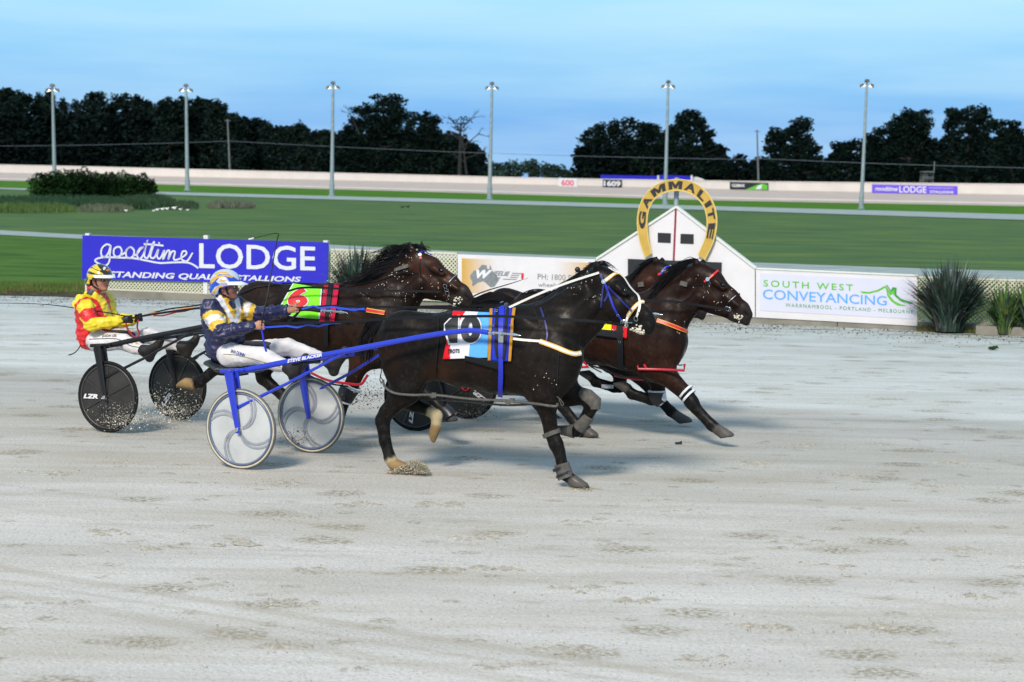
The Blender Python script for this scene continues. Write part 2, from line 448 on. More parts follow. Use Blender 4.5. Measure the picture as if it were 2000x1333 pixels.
    for o_, wd, am_ in ((G(500, 1190).dot(nv), .10, .7), (G(500, 1215).dot(nv), .05, .55), (G(500, 1245).dot(nv), .13, .6), (G(500, 1010).dot(nv), .05, .35), (G(500, 1060).dot(nv), .04, .3)):
        sb = nd('ShaderNodeMath'); sb.operation = 'SUBTRACT'; lk(dp.outputs['Value'], sb.inputs[0]); sb.inputs[1].default_value = o_
        ab = nd('ShaderNodeMath'); ab.operation = 'ABSOLUTE'; lk(sb.outputs[0], ab.inputs[0])
        r1 = nd('ShaderNodeMapRange'); r1.interpolation_type = 'SMOOTHSTEP'; r1.inputs['From Min'].default_value = wd; r1.inputs['From Max'].default_value = wd * .3; r1.inputs['To Max'].default_value = am_; lk(ab.outputs[0], r1.inputs[0])
        m3 = nd('ShaderNodeMath'); m3.operation = 'MULTIPLY'; lk(r1.outputs[0], m3.inputs[0]); lk(n_.outputs[0], m3.inputs[1])
        x_ = nd('ShaderNodeMix'); x_.data_type = 'RGBA'; lk(m3.outputs[0], x_.inputs[0]); lk(prev, x_.inputs[6]); x_.inputs[7].default_value = (0.33, 0.30, 0.24, 1); prev = x_.outputs[2]
    # lighting zones painted into the stone colour: cool pale, dim tan, paler again
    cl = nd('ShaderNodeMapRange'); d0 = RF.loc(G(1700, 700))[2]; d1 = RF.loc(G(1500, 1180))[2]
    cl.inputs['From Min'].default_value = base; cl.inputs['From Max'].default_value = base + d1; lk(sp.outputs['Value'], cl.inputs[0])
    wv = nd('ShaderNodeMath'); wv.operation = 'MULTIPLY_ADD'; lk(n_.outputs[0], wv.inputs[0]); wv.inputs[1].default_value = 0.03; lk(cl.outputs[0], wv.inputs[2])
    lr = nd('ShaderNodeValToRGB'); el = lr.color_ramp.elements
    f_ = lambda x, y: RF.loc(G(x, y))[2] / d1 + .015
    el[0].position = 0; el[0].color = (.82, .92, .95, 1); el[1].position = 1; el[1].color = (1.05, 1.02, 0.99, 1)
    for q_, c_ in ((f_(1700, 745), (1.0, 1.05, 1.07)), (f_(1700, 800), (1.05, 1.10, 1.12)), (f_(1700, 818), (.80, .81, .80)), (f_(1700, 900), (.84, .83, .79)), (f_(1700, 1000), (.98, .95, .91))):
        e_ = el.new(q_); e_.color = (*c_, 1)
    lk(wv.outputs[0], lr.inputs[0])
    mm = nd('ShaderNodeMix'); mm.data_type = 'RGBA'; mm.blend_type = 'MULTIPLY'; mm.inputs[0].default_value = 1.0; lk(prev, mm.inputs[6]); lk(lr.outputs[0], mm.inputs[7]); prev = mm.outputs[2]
    lk(prev, b.inputs['Base Color'])
    return m
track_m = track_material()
far_l, far_r = RF.W(-60, 0), RF.W(70, 0)
# gently uneven surface: real relief, finer near the camera
def track_mesh():
    rs = np.random.RandomState(4)
    nx, ny = 300, 150
    mb = MB()
    ph = rs.rand(40) * 6.28; fx = rs.randn(40) * 3.0; fy = rs.randn(40) * 4.2; am = 0.0016 / (1 + np.hypot(fx, fy) * .25)
    # rows: lateral distance from rail (near side), cols: along rail
    lats = (np.linspace(0, 1, ny) ** 1.0) * 52.0
    al = np.linspace(-46, 60, nx)
    A, B = np.meshgrid(al, lats)
    P = np.array(RF.o)[None, None, :2] + A[..., None] * np.array(RF.h)[:2] + B[..., None] * np.array(RF.n)[:2]
    X, Y = P[..., 0], P[..., 1]
    ch, sh = math.cos(HD), math.sin(HD)
    U, V = X * ch + Y * sh, -X * sh + Y * ch
    Z = sum(a * np.sin(U * f1 * .6 + V * f2 + p) for a, f1, f2, p in zip(am, fx, fy, ph))
    Z = Z * np.clip(B / 2, 0, 1) * 0.9
    vs = np.stack([X, Y, Z], -1).reshape(-1, 3)
    idx = np.arange(nx * ny).reshape(ny, nx)
    fs = np.stack([idx[:-1, :-1], idx[:-1, 1:], idx[1:, 1:], idx[1:, :-1]], -1).reshape(-1, 4)
    mb.v = vs.tolist(); mb.f = fs.tolist(); mb.m = [0] * len(fs)
    return tag(mb.build('racing_track', track_m, smooth=True), kind='structure')
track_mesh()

# strips behind the rail
sheet('verge', None, 0.0, verge_m, world=[RF.W(-60, 0, -0.15), RF.W(70, 0, -0.15), G(2400, 541), G(1200, 522), G(640, 492), G(160, 466), G(-500, 440)])
sheet('gravel_path', [(-400, 455), (0, 459), (160, 467), (700, 496), (1200, 521), (2300, 556), (2300, 536), (1860, 527), (1200, 504), (900, 492), (500, 471), (160, 459), (0, 450), (-400, 440)], 0.004, path_m)
sheet('service_path', [(-300, 367), (0, 369.5), (60, 372), (320, 380.5), (900, 397), (1400, 411), (2000, 430), (2300, 441), (2300, 428), (2000, 419), (1400, 403), (900, 389.5), (320, 375), (0, 367), (-300, 363)], -0.004, path_m)
sheet('bright_grass_strip', [(-300, 363), (0, 367), (320, 375), (900, 389.5), (1400, 403), (2000, 419), (2300, 428), (2300, 408), (2000, 402.5), (1400, 392), (900, 377), (320, 361), (0, 353), (-300, 346)], -0.006, bright_m)
# soil edging at the left where the fence has not begun
sheet('soil_edge', [(-300, 560), (-300, 580), (0, 578), (110, 580), (215, 586), (215, 566), (150, 560), (60, 563), (0, 562)], 0.008, soil_m)

# kerb in segments
kerb = MB(); KSH = RF.loc(RP(1790, 640))[0]
a = RF.loc(RP(205, 583))[0]
while a < 32:
    l_ = 2.4
    kerb.box(RF.W(a + l_ / 2, 0.07, -0.08 if a < KSH else 0.30), RF.h * (l_ / 2 - 0.006), RF.n * 0.09, Vector((0, 0, 0.075)))
    a += l_
kb = kerb.build('kerb', M['concrete']); tag(kb, kind='structure')

# far banked track and outer fence
FA_ = [G(-400, 341), G(0, 353.0), G(320, 361), G(900, 377), G(1400, 392), G(2000, 403), G(2400, 410)]
def off(i, dist, z):
    a = FA_[max(i - 1, 0)]; b = FA_[min(i + 1, len(FA_) - 1)]
    d = (b - a); d.z = 0; d.normalize(); n = Vector((-d.y, d.x, 0))
    p = FA_[i] + n * dist; return Vector((p.x, p.y, z))
mb = MB()
rows = [(0, 0.0), (1.0, 0.14), (17, 1.05), (17.2, 1.05)]
for i in range(len(FA_) - 1):
    for (d0, z0), (d1, z1) in zip(rows[:-1], rows[1:]):
        mb.poly([off(i, d0, z0), off(i + 1, d0, z0), off(i + 1, d1, z1), off(i, d1, z1)])
tag(mb.build('far_track', far_m), kind='structure')
mb = MB(); 
for i in range(len(FA_) - 1):
    mb.poly([off(i, 17.2, 1.04), off(i + 1, 17.2, 1.04), off(i + 1, 40, 0.3), off(i, 40, 0.3)])
tag(mb.build('bank', grass_m), kind='structure')
def fence_top(i):   # keep the top edge just where it stands: about eye level
    p = off(i, 17, 0); return 2.62
M['fencew'] = mat('outer_fence_panel', (0.60, 0.555, 0.53), 0.6, var=0.04, scale=0.6)
M['fencer'] = mat('outer_fence_rail', (0.38, 0.36, 0.33), 0.6, var=0.06, scale=1)
ft = thing('fence', off(3, 17, 1.0), 'long pale running fence round the far side of the track', 'fence')
mb = MB(); mr_ = MB(); mc_ = MB()
FEN = [off(i, 17.0, 0) for i in range(len(FA_))]
def ztop(p):
    x = PX((p.x, p.y, 2.4))[0]; y = float(np.interp(x, [-900, 0, 320, 650, 1100, 1400, 2000, 2400], [305, 320.5, 329, 337.5, 348.5, 353.5, 359.5, 364]))
    return AT(x, y, p.y).z
ZT = [ztop(p) for p in FEN]
for i in range(len(FEN) - 1):
    a, b = FEN[i], FEN[i + 1]; d = (b - a).normalized(); n = Vector((-d.y, d.x, 0)) * 0.04
    mb.prism([a + Vector((0, 0, 1.06)), b + Vector((0, 0, 1.06)), b + Vector((0, 0, ZT[i + 1] - .08)), a + Vector((0, 0, ZT[i] - .08))], n)
    a2, b2 = a + Vector((0, 0, ZT[i] - .045)), b + Vector((0, 0, ZT[i + 1] - .045)); mc_.box((a2 + b2) / 2, (b2 - a2) / 2, n * 1.6, Vector((0, 0, 0.045)))
    mr_.box((a + b) / 2 + Vector((0, 0, 1.12)) - n * 1.2, (b - a) / 2, n * 0.5, Vector((0, 0, 0.07)))
mb.build('panel', M['fencew'], ft); mc_.build('cap_rail', M['fencew'], ft); mr_.build('kick_rail', M['fencer'], ft)
# low running rail at the foot of the far track
ft2 = thing('running_rail', off(3, 0.4, 0), 'low pale running rail along the grass edge of the far track', 'rail')
mb = MB(); mp_ = MB()
for i in range(len(FA_) - 1):
    a, b = off(i, 0.3, 0.32), off(i + 1, 0.3, 0.32); d = (b - a).normalized(); n = Vector((-d.y, d.x, 0)) * 0.03
    mb.box((a + b) / 2, (b - a) / 2, n, Vector((0, 0, 0.05)))
    k = int((b - a).length / 12)
    for j in range(k):
        p = a.lerp(b, (j + .5) / k); mp_.tube([p + Vector((0, 0, -.32)), p + Vector((0, 0, 0.0))], 0.03, 6)
mb.build('rail_tube', M['fencew'], ft2); tag(mp_.build('rail_post', M['galv'], ft2), kind='stuff')

def FP(px, py):
    """point on the face of the outer fence"""
    r = ray(px, py); best = None
    for i in range(len(FEN) - 1):
        a, b = FEN[i], FEN[i + 1]; d = (b - a).normalized(); n = Vector((d.y, -d.x, 0))
        t = (a + n * 0.05 - CPOS).dot(n) / r.dot(n); P = CPOS + r * t
        s = (P - a).dot(d)
        if -0.01 <= s <= (b - a).length: return P, n
    return P, n
def fence_sign(name, label, quad, face, texts, frame=None):
    c, n = FP(*bil(quad, .5, .5))
    t = thing(name, (c.x, c.y, 1.2), label, 'sign')
    mb = MB(); mb.prism([FP(*bil(quad, u, v))[0] + n * 0.03 for u, v in ((0, 0), (1, 0), (1, 1), (0, 1))], n * 0.03)
    mb.build('panel', face, t)
    for s_, q, m_, kw in texts:
        text_on(s_, q, lambda x, y: FP(x, y)[0] + n * kw.get('pr', 0.075), m_, t, name=kw.get('nm', 'lettering'), bold=kw.get('b', 0.02), shear=kw.get('sh', 0))
    return t
M['pink'] = mat('pink_lettering', (0.60, 0.10, 0.16), 0.5)
M['purple'] = mat('far_sign_violet', (0.13, 0.07, 0.62), 0.5)
M['farwhite'] = mat('far_sign_white', (0.62, 0.62, 0.65), 0.5, var=0.02)
fence_sign('distance_sign', 'small white distance sign reading 600 in pink on the far fence', [(1092, 348), (1128, 349), (1128, 366), (1092, 365)], M['farwhite'],
           [('600', [(1097, 351), (1122, 352), (1122, 364), (1097, 363)], M['pink'], {'b': 0.03})])
fence_sign('distance_sign', 'black distance sign reading 1609 in white on the far fence', [(1178, 351), (1215, 352), (1215, 367), (1178, 366)], M['black'],
           [('1609', [(1180, 353), (1213, 354), (1213, 365), (1180, 364)], M['farwhite'], {'b': 0.04})])
t_ = fence_sign('advertising_sign', 'small black and green advertising sign on the far fence', [(1426, 356), (1501, 358), (1501, 372), (1426, 370)], M['black'],
                [('CLIMAX', [(1430, 359.5), (1456, 360), (1456, 366), (1430, 365.5)], M['farwhite'], {'b': 0.05})])
n_ = FP(1480, 365)[1]
mb = MB(); mb.poly([FP(x, y)[0] + n_ * 0.07 for x, y in ((1456, 371), (1478, 362), (1490, 359), (1500, 362), (1500, 371))]); mb.build('green_print', M['green'], t_)
mb = MB(); mb.poly([FP(x, y)[0] + n_ * 0.08 for x, y in ((1476, 370), (1482, 363), (1490, 361), (1487, 370))]); mb.build('pale_print', M['farwhite'], t_)
fence_sign('advertising_sign', 'violet banner reading goodtime LODGE standing quality stallions on the far fence', [(1703, 360.5), (1870, 364), (1870, 380.5), (1703, 377)], M['purple'],
           [('goodtime', [(1707, 364), (1753, 365), (1753, 376.5), (1707, 375.5)], M['farwhite'], {'sh': 0.3}),
            ('LODGE', [(1756, 363.5), (1809, 364.5), (1809, 377.5), (1756, 376.5)], M['farwhite'], {'b': 0.02}),
            ('STANDING QUALITY', [(1815, 366), (1862, 367), (1862, 370), (1815, 369)], M['farwhite'], {'b': 0.0}),
            ('STALLIONS', [(1816, 372.5), (1862, 373.5), (1862, 378.5), (1816, 377.5)], M['farwhite'], {'b': 0.03})])
# banner and vehicle roof behind the fence
def behind(px, py, d=8):
    P, n = FP(px, py); Q = P - n * d
    return AT(px, py, Q.y)
t_ = thing('banner', behind(1260, 350), 'long blue banner standing behind the far fence by the winning post', 'banner')
for (x0, x1) in ((1173, 1283), (1288, 1349)):
    mb = MB(); mb.prism([behind(x0, 342), behind(x1, 344), behind(x1, 356), behind(x0, 354)], (0, 0.06, 0)); mb.build('panel', M['signblue'], t_)
for x in (1285.5, 1351):
    mb = MB(); mb.tube([behind(x, 343), behind(x, 358)], 0.14, 6); mb.build('post', M['farwhite'], t_)
t_ = thing('parked_van', behind(1372, 352, 10), 'white vehicle roof showing over the far fence beside the blue banner', 'van')
mb = MB(); mb.prism([behind(x, y, 10) for x, y in ((1356, 347), (1361, 346), (1371, 349), (1380, 354), (1381, 362), (1356, 362))], (0, 2, 0)); mb.build('body', M['farwhite'], t_)

# ---------------------------------------------------------- inner rail fence
def lattice(name, label, x0, x1, ytop, ybot, group=None, pit=0.075, ytop2=None, ybot2=None):
    P0 = RP(x0, ytop, -0.04); P1 = RP(x1, ytop2 or ytop, -0.04); a0, z1, _ = RF.loc(P0); a1, z1b, _ = RF.loc(P1); z0 = RF.loc(RP(x0, ybot, -0.04))[1]
    z1 = (z1 + z1b) / 2
    t = thing(name, RF.W((a0 + a1) / 2, z0, -0.04), label, 'fence panel', group)
    mb = MB(); w = 0.0105; z0 = max(z0, 0.13)
    H = z1 - z0; L_ = a1 - a0
    s = -H
    while s < L_:
        for dr in (1, -1):
            # strip from (s, z0) to (s+H, z1)
            u0, u1 = s, s + H; k0, k1 = max(0, -u0) / H, min(1, (L_ - u0) / H)
            if k1 <= k0: continue
            A_ = (u0 + k0 * H, k0 * H); B_ = (u0 + k1 * H, k1 * H)
            if dr < 0: A_, B_ = (L_ - A_[0], A_[1]), (L_ - B_[0], B_[1])
            pa = RF.W(a0 + A_[0], z0 + A_[1], -0.04 + dr * 0.004); pb = RF.W(a0 + B_[0], z0 + B_[1], -0.04 + dr * 0.004)
            d = (pb - pa).normalized(); q = d.cross(RF.n)
            mb.box((pa + pb) / 2, (pb - pa) / 2, q * w, RF.n * 0.0035)
        s += pit
    mb.build('lattice', M['cream'], t)
    fr = MB()
    for zz in (z0 + .015, z1):
        fr.box(RF.W((a0 + a1) / 2, zz, -0.04), RF.h * (L_ / 2), RF.n * 0.014, Vector((0, 0, 0.016)))
    fr.build('frame', M['cream'], t)
    return t
lattice('lattice_panel', 'cream lattice strip between the large blue sign and the concrete kerb', 205, 641, 543, 571, ytop2=556)
lattice('lattice_panel', 'cream lattice panel behind the flax bush between the blue and white signs', 646, 893, 486, 580, ytop2=497)
lattice('lattice_panel', 'cream lattice panel behind the flax bushes at the right edge', 1792, 2160, 541, 645, ytop2=554)

# big blue sign
sgn = thing('advertising_sign', RP(400, 575, 0), 'large blue sign reading goodtime LODGE standing quality stallions beside the track', 'sign')
def SB(px, py): return RP(px, py, 0.028)
mb = MB(); mb.prism([RP(x, y, 0.0) for x, y in ((162, 460), (642, 474), (641, 556.5), (161, 545))], RF.n * 0.02); mb.build('panel', M['signblue'], sgn)
for x, y in ((172.5, 456), (403.5, 460), (637.5, 470)):
    mb = MB(); p = RP(x, y, -0.05); mb.box((p.x, p.y, p.z / 2), RF.h * 0.045, RF.n * 0.045, Vector((0, 0, p.z / 2))); mb.build('post', M['trim'], sgn)
text_on('LODGE', [(389, 475), (616, 482), (616, 529.5), (389, 524.5)], SB, M['signtext'], sgn, bold=0.012)
text_on('STANDING QUALITY STALLIONS', [(213, 530), (588, 541), (588, 553), (213, 544)], SB, M['signtext'], sgn, bold=0.03, shear=0.2)
# script word drawn as pen strokes
def strokes(paths, r, fn, material, parent, name='script_lettering'):
    mb = MB()
    for p in paths:
        q = []
        n = len(p)
        for i in range(n - 1):   # catmull-rom
            p0, p1, p2, p3 = p[max(i - 1, 0)], p[i], p[i + 1], p[min(i + 2, n - 1)]
            for k in range(5):
                t = k / 5
                q.append(tuple(0.5 * (2 * p1[j] + (p2[j] - p0[j]) * t + (2 * p0[j] - 5 * p1[j] + 4 * p2[j] - p3[j]) * t * t + (3 * p1[j] - p0[j] - 3 * p2[j] + p3[j]) * t ** 3) for j in (0, 1)))
        q.append(p[-1]); mb.ribbon([fn(*x) for x in q], r * 2, RF.n, 0.003)
    return mb.build(name, material, parent)
gz = lambda l: [(x / 3.846, 330 + y / 3.846) for x, y in l]     # traced in a 3.846x enlargement
strokes([gz(p) for p in [
    [(832, 578), (800, 568), (765, 600), (762, 650), (790, 662), (815, 630), (832, 580), (826, 640), (820, 700), (790, 728), (740, 712), (714, 690), (740, 672), (800, 664), (900, 668), (1000, 672), (1100, 690), (1200, 708), (1300, 704), (1400, 704), (1450, 720), (1490, 748)],
    [(890, 585), (860, 600), (855, 640), (875, 662), (905, 650), (915, 615), (900, 588), (888, 590)],
    [(905, 650), (940, 630), (960, 600), (985, 585), (950, 610), (948, 655), (970, 672), (1000, 655), (1008, 615), (985, 588)],
    [(1000, 655), (1030, 640), (1060, 600), (1080, 590), (1050, 600), (1030, 640), (1040, 675), (1060, 670), (1085, 625), (1108, 535), (1085, 640), (1095, 670), (1115, 660), (1150, 560), (1158, 560), (1130, 650), (1145, 672), (1165, 660), (1190, 605), (1180, 650), (1190, 675), (1210, 665), (1235, 612), (1225, 680), (1255, 620), (1275, 620), (1265, 680), (1290, 625), (1315, 625), (1305, 675), (1325, 685), (1370, 665), (1400, 640), (1395, 620), (1370, 625), (1362, 670), (1380, 692), (1410, 690), (1447, 632)],
    [(1080, 566), (1150, 570), (1228, 578)], [(1190, 556), (1200, 560)]]], 0.017, SB, M['signtext'], sgn)

# white boards: 'wheelie' sign
wb = thing('advertising_sign', RP(1040, 600, 0), 'white and gold waste company sign with a phone number left of the winning post', 'sign')
mb = MB(); mb.prism([RP(x, y, 0.0) for x, y in ((895, 497), (1168, 507), (1168, 604), (895, 592))], RF.n * 0.03); mb.build('panel', M['white'], wb)
def SW(px, py, l=0.036): return RP(px, py, l)
gradm = mat('gold_fade', (1, 1, 1), 0.5, attr='Col', var=0.03)
gold = np.array((0.50, 0.28, 0.025)); wh = np.array((0.585, 0.575, 0.61))
for (xa, xb, inv) in ((902, 985, 0), (1085, 1163, 1)):
    mb = MB(); cols = []
    nseg = 16
    for i in range(nseg):
        for j, yy in enumerate((505, 573)):
            pass
    o = len(mb.v)
    for i in range(nseg + 1):
        u = i / nseg; x = xa + (xb - xa) * u; k = (1 - u if not inv else u) ** 1.1
        k = max(0, k * 1.15 - 0.15) if not inv else k
        c = gold * k + wh * (1 - k)
        for y in (505 + (x - 902) * 0.036, 572 + (x - 902) * 0.036):
            mb.v.append(tuple(SW(x, y, 0.033))); cols.append((*c, 1))
    for i in range(nseg): mb.f.append((o + 2 * i, o + 2 * i + 2, o + 2 * i + 3, o + 2 * i + 1)); mb.m.append(0)
    mb.build('gold_print', gradm, wb, colors=cols)
w5 = lambda l: [(880 + x / 3.333, 480 + y / 3.333) for x, y in l]
mb = MB(); mb.poly([SW(x, y, 0.037) for x, y in w5([(128, 195), (150, 165), (175, 158), (205, 125), (235, 128), (238, 150), (252, 155), (256, 122), (272, 165), (300, 195), (312, 215), (305, 240), (285, 268), (262, 272), (235, 250), (215, 232), (180, 240), (150, 262), (140, 262), (142, 235), (130, 215)])]); mb.build('map_print', M['grey'], wb)
text_on('W', [(930, 527), (962, 528), (958, 545), (930, 544)], lambda x, y: SW(x, y, 0.041), M['farwhite'], wb, bold=0.06, shear=0.3)
text_on('HEELIE', [(958, 529), (996, 531), (994, 539.5), (957, 537.5)], lambda x, y: SW(x, y, 0.041), M['grey'], wb, bold=0.015, shear=0.3)
text_on('ASTE', [(952, 541), (978, 542), (976, 549.5), (951, 548.5)], lambda x, y: SW(x, y, 0.041), M['grey'], wb, bold=0.015, shear=0.3)
mb = MB()
for k, (xa, xb) in enumerate(((1000, 1018), (998, 1014), (996, 1011), (982, 1009))):
    mb.ribbon([SW(xa, 534 + k * 3.8, 0.038), SW(xb, 534.6 + k * 3.8, 0.038)], 0.010, RF.n, 0.002)
mb.build('speed_lines', M['grey'], wb)
mb = MB(); mb.ribbon([SW(1020.5, 534, 0.038), SW(1020.3, 545, 0.038)], 0.045, RF.n, 0.002); mb.build('red_mark', M['red'], wb)
text_on('PH: 1800 999 000', [(1050, 535), (1158, 539), (1158, 550.5), (1050, 546)], SW, M['grey'], wb)
text_on('wheeliewaste.com', [(1051, 552), (1150, 556), (1150, 564), (1051, 560.5)], SW, M['grey'], wb)

# winning post board
wp = thing('winning_post', RP(1320, 628, 0), 'white gabled winning post board with red line, dark display and gold horseshoe', 'winning post')
mb = MB(); mb.prism([RP(x, y, 0.0) for x, y in ((1168, 507), (1322, 405), (1475, 524), (1475, 620), (1168, 604))], RF.n * 0.032); mb.build('panel', M['white'], wp)
mb = MB()
for (a, b) in (((1166, 506), (1322, 404)), ((1322, 404), (1477, 524))):
    A_, B_ = RP(*a, 0.0), RP(*b, 0.0); d = (B_ - A_).normalized(); q = d.cross(RF.n)
    mb.box((A_ + B_) / 2, (B_ - A_) / 2, q * 0.02, RF.n * 0.06)
mb.build('gable_trim', M['trim'], wp)
mb = MB(); mb.ribbon([RP(1320, 409, 0.036), RP(1315.8, 509, 0.036)], 0.036, RF.n, 0.002); mb.build('finish_line_strip', M['darkred'], wp)
for q in ([(1285, 455), (1310.5, 456), (1310, 475), (1285, 474)], [(1329.5, 457), (1355, 458), (1355, 477), (1329, 476)]):
    mb = MB(); mb.prism([RP(x, y, 0.03) for x, y in q], RF.n * 0.012); w_ = mb.build('window', M['screen'], wp)
mb = MB(); mb.prism([RP(x, y, 0.03) for x, y in ((1227, 506), (1410, 513), (1409, 588), (1227, 580))], RF.n * 0.03); mb.build('display', M['screen'], wp)
mb = MB(); mb.tube([RP(1322, 347, -0.10), RP(1318, 500, -0.10)], 0.045, 12); mb.build('post', M['galv'], wp, smooth=True)
# horseshoe
import bisect
hs_o = [(1260.6, 504), (1249, 470), (1244.6, 431), (1251, 398), (1269, 371), (1295, 355.5), (1323.6, 351), (1352, 356), (1377, 373), (1394, 399), (1400.3, 433), (1394, 470), (1376, 509)]
hs_i = [(1272.3, 496), (1266, 465), (1263.8, 431), (1268, 407), (1280, 388), (1299, 376.5), (1322.6, 372.5), (1345, 377), (1364, 390), (1376.5, 409), (1381, 435), (1377, 466), (1363.5, 498.5)]
def cr(p, u):
    n = len(p) - 1; i = min(int(u * n), n - 1); t = u * n - i
    p0, p1, p2, p3 = p[max(i - 1, 0)], p[i], p[i + 1], p[min(i + 2, n)]
    return tuple(0.5 * (2 * p1[j] + (p2[j] - p0[j]) * t + (2 * p0[j] - 5 * p1[j] + 4 * p2[j] - p3[j]) * t * t + (3 * p1[j] - p0[j] - 3 * p2[j] + p3[j]) * t ** 3) for j in (0, 1))
hs = thing('horseshoe_sign', RP(1322, 505, 0.07), 'gold horseshoe arch with black lettering mounted on the winning post', 'sign')
hs_pl = 0.085
mb = MB(); n_ = 64; o = 0
for k in range(n_ + 1):
    u = k / n_
    a, b = cr(hs_o, u), cr(hs_i, u)
    for l in (hs_pl, hs_pl + 0.03):
        mb.v.append(tuple(RP(*a, l))); mb.v.append(tuple(RP(*b, l)))
for k in range(n_):
    b0, b1 = 4 * k, 4 * k + 4
    for f in ((0, 1, 5, 4), (2, 6, 7, 3), (0, 4, 6, 2), (1, 3, 7, 5)):
        mb.f.append(tuple(b0 + i for i in f)); mb.m.append(0)
mb.f += [(0, 2, 3, 1), (4 * n_, 4 * n_ + 1, 4 * n_ + 3, 4 * n_ + 2)]; mb.m += [0, 0]
mb.build('arch_panel', M['gold'], hs)
mb = MB()
for cv in (hs_o, hs_i): mb.tube([RP(*cr(cv, k / 64), hs_pl + 0.03) for k in range(65)], 0.009, 6)
mb.build('arch_edge', M['goldedge'], hs)
# letters: (char, u0, u1)
LU = [('G', .128, .215), ('A', .235, .315), ('M', .33, .425), ('M', .445, .53), ('A', .545, .625), ('L', .64, .70), ('I', .72, .748), ('T', .765, .82), ('E', .84, .915)]
for ch_, u0, u1 in LU:
    vs, fs = text_geo(ch_, 0.045)
    if ch_ == 'M': vs = [(0, 0), (0, 1), (.32, 1), (.5, .52), (.68, 1), (1, 1), (1, 0), (.73, 0), (.73, .58), (.60, .08), (.40, .08), (.27, .58), (.27, 0)]; fs = [(0, 1, 2, 11, 12), (2, 3, 10, 11), (3, 9, 10), (3, 4, 8, 9), (4, 5, 6, 7, 8)]
    pts = []
    for x, y in vs:
        u = u0 + (u1 - u0) * x; a = cr(hs_o, u); b = cr(hs_i, u); v = 0.14 + 0.72 * y
        pts.append(RP(b[0] + (a[0] - b[0]) * v, b[1] + (a[1] - b[1]) * v, hs_pl + 0.036))
    mb = MB(); mb.add(pts, fs); mb.build('lettering', M['black'], hs)

# conveyancing board
cb = thing('advertising_sign', RP(1630, 635, 0), 'white sign reading SOUTH WEST CONVEYANCING right of the winning post', 'sign')
mb = MB(); mb.prism([RP(x, y, 0.0) for x, y in ((1477, 526), (1792, 540), (1792, 637), (1477, 620))], RF.n * 0.03); mb.build('panel', M['white'], cb)
mb = MB(); A_, B_ = RP(1477, 524.5, 0.0), RP(1793, 538.5, 0.0); mb.box((A_ + B_) / 2, (B_ - A_) / 2, RF.n * 0.045, Vector((0, 0, 0.014))); mb.build('top_trim', M['trim'], cb)
M['poster'] = mat('poster_face', (0.53, 0.545, 0.66), 0.45, var=0.03, scale=2)
mb = MB(); mb.prism([RP(x, y, 0.03) for x, y in ((1485, 534), (1786, 548), (1786, 624), (1484, 607))], RF.n * 0.006); mb.build('printed_face', M['poster'], cb)
def SC(px, py): return RP(px, py, 0.040)
text_on('SOUTH WEST', [(1491, 547), (1666, 556), (1666, 569), (1491, 560)], SC, M['green'], cb, space=1.35, bold=0.012)
text_on('CONVEYANCING', [(1490, 565), (1732, 579), (1732, 597.5), (1490, 584.5)], SC, M['sky_blue'], cb, bold=0.008)
text_on('WARRNAMBOOL - PORTLAND - MELBOURNE', [(1534, 592.5), (1783, 606.5), (1783, 613.5), (1534, 599.5)], SC, M['green2'], cb, space=1.3)
w6 = lambda l: [(1460 + x / 3.7, 480 + y / 3.7) for x, y in l]
for nm, pl, m_ in (('roof_print', [(812, 330), (880, 335), (940, 320), (985, 295), (1000, 290), (1030, 335), (1050, 300), (1075, 305), (1070, 350), (1100, 390), (1150, 425), (1100, 400), (1050, 350), (1030, 360), (995, 305), (950, 330), (880, 348), (830, 345)], M['green']),
                   ('roof_print', [(1000, 310), (1025, 360), (1060, 400), (1110, 425), (1150, 432), (1120, 438), (1080, 432), (1040, 405), (1010, 365)], M['green']),
                   ('ridge_print', [(1000, 283), (1010, 285), (1035, 322), (1050, 300), (1078, 305), (1075, 355), (1110, 385), (1195, 412), (1180, 425), (1110, 400), (1065, 365), (1060, 320), (1035, 335)], M['green2'])):
    mb = MB(); mb.poly([SC(x, y) + RF.n * (0.001 if nm == 'ridge_print' else 0) for x, y in w6(pl)])
    me_ = mb.build(nm, m_, cb)
# ============================================================ POLES, TREES, PLANTS
def leafmat(name, var=0.35):
    m = mat(name, (1, 1, 1), 0.8, var=var, scale=1.2, attr='Col', spec=0.04)
    return m
M['foliage'] = leafmat('foliage')
M['blade'] = mat('flax_blade', (1, 1, 1), 0.45, var=0.3, scale=9, attr='Col', spec=0.4)
M['bark'] = mat('bark', (0.014, 0.014, 0.016), 0.9, var=0.3, scale=3)
M['lamp'] = mat('lit_lamp', (0.9, 0.85, 0.7), 0.5, emit=(1.0, 0.86, 0.66, 2.2))
M['housing'] = mat('lamp_housing', (0.05, 0.055, 0.065), 0.5, 0.2)

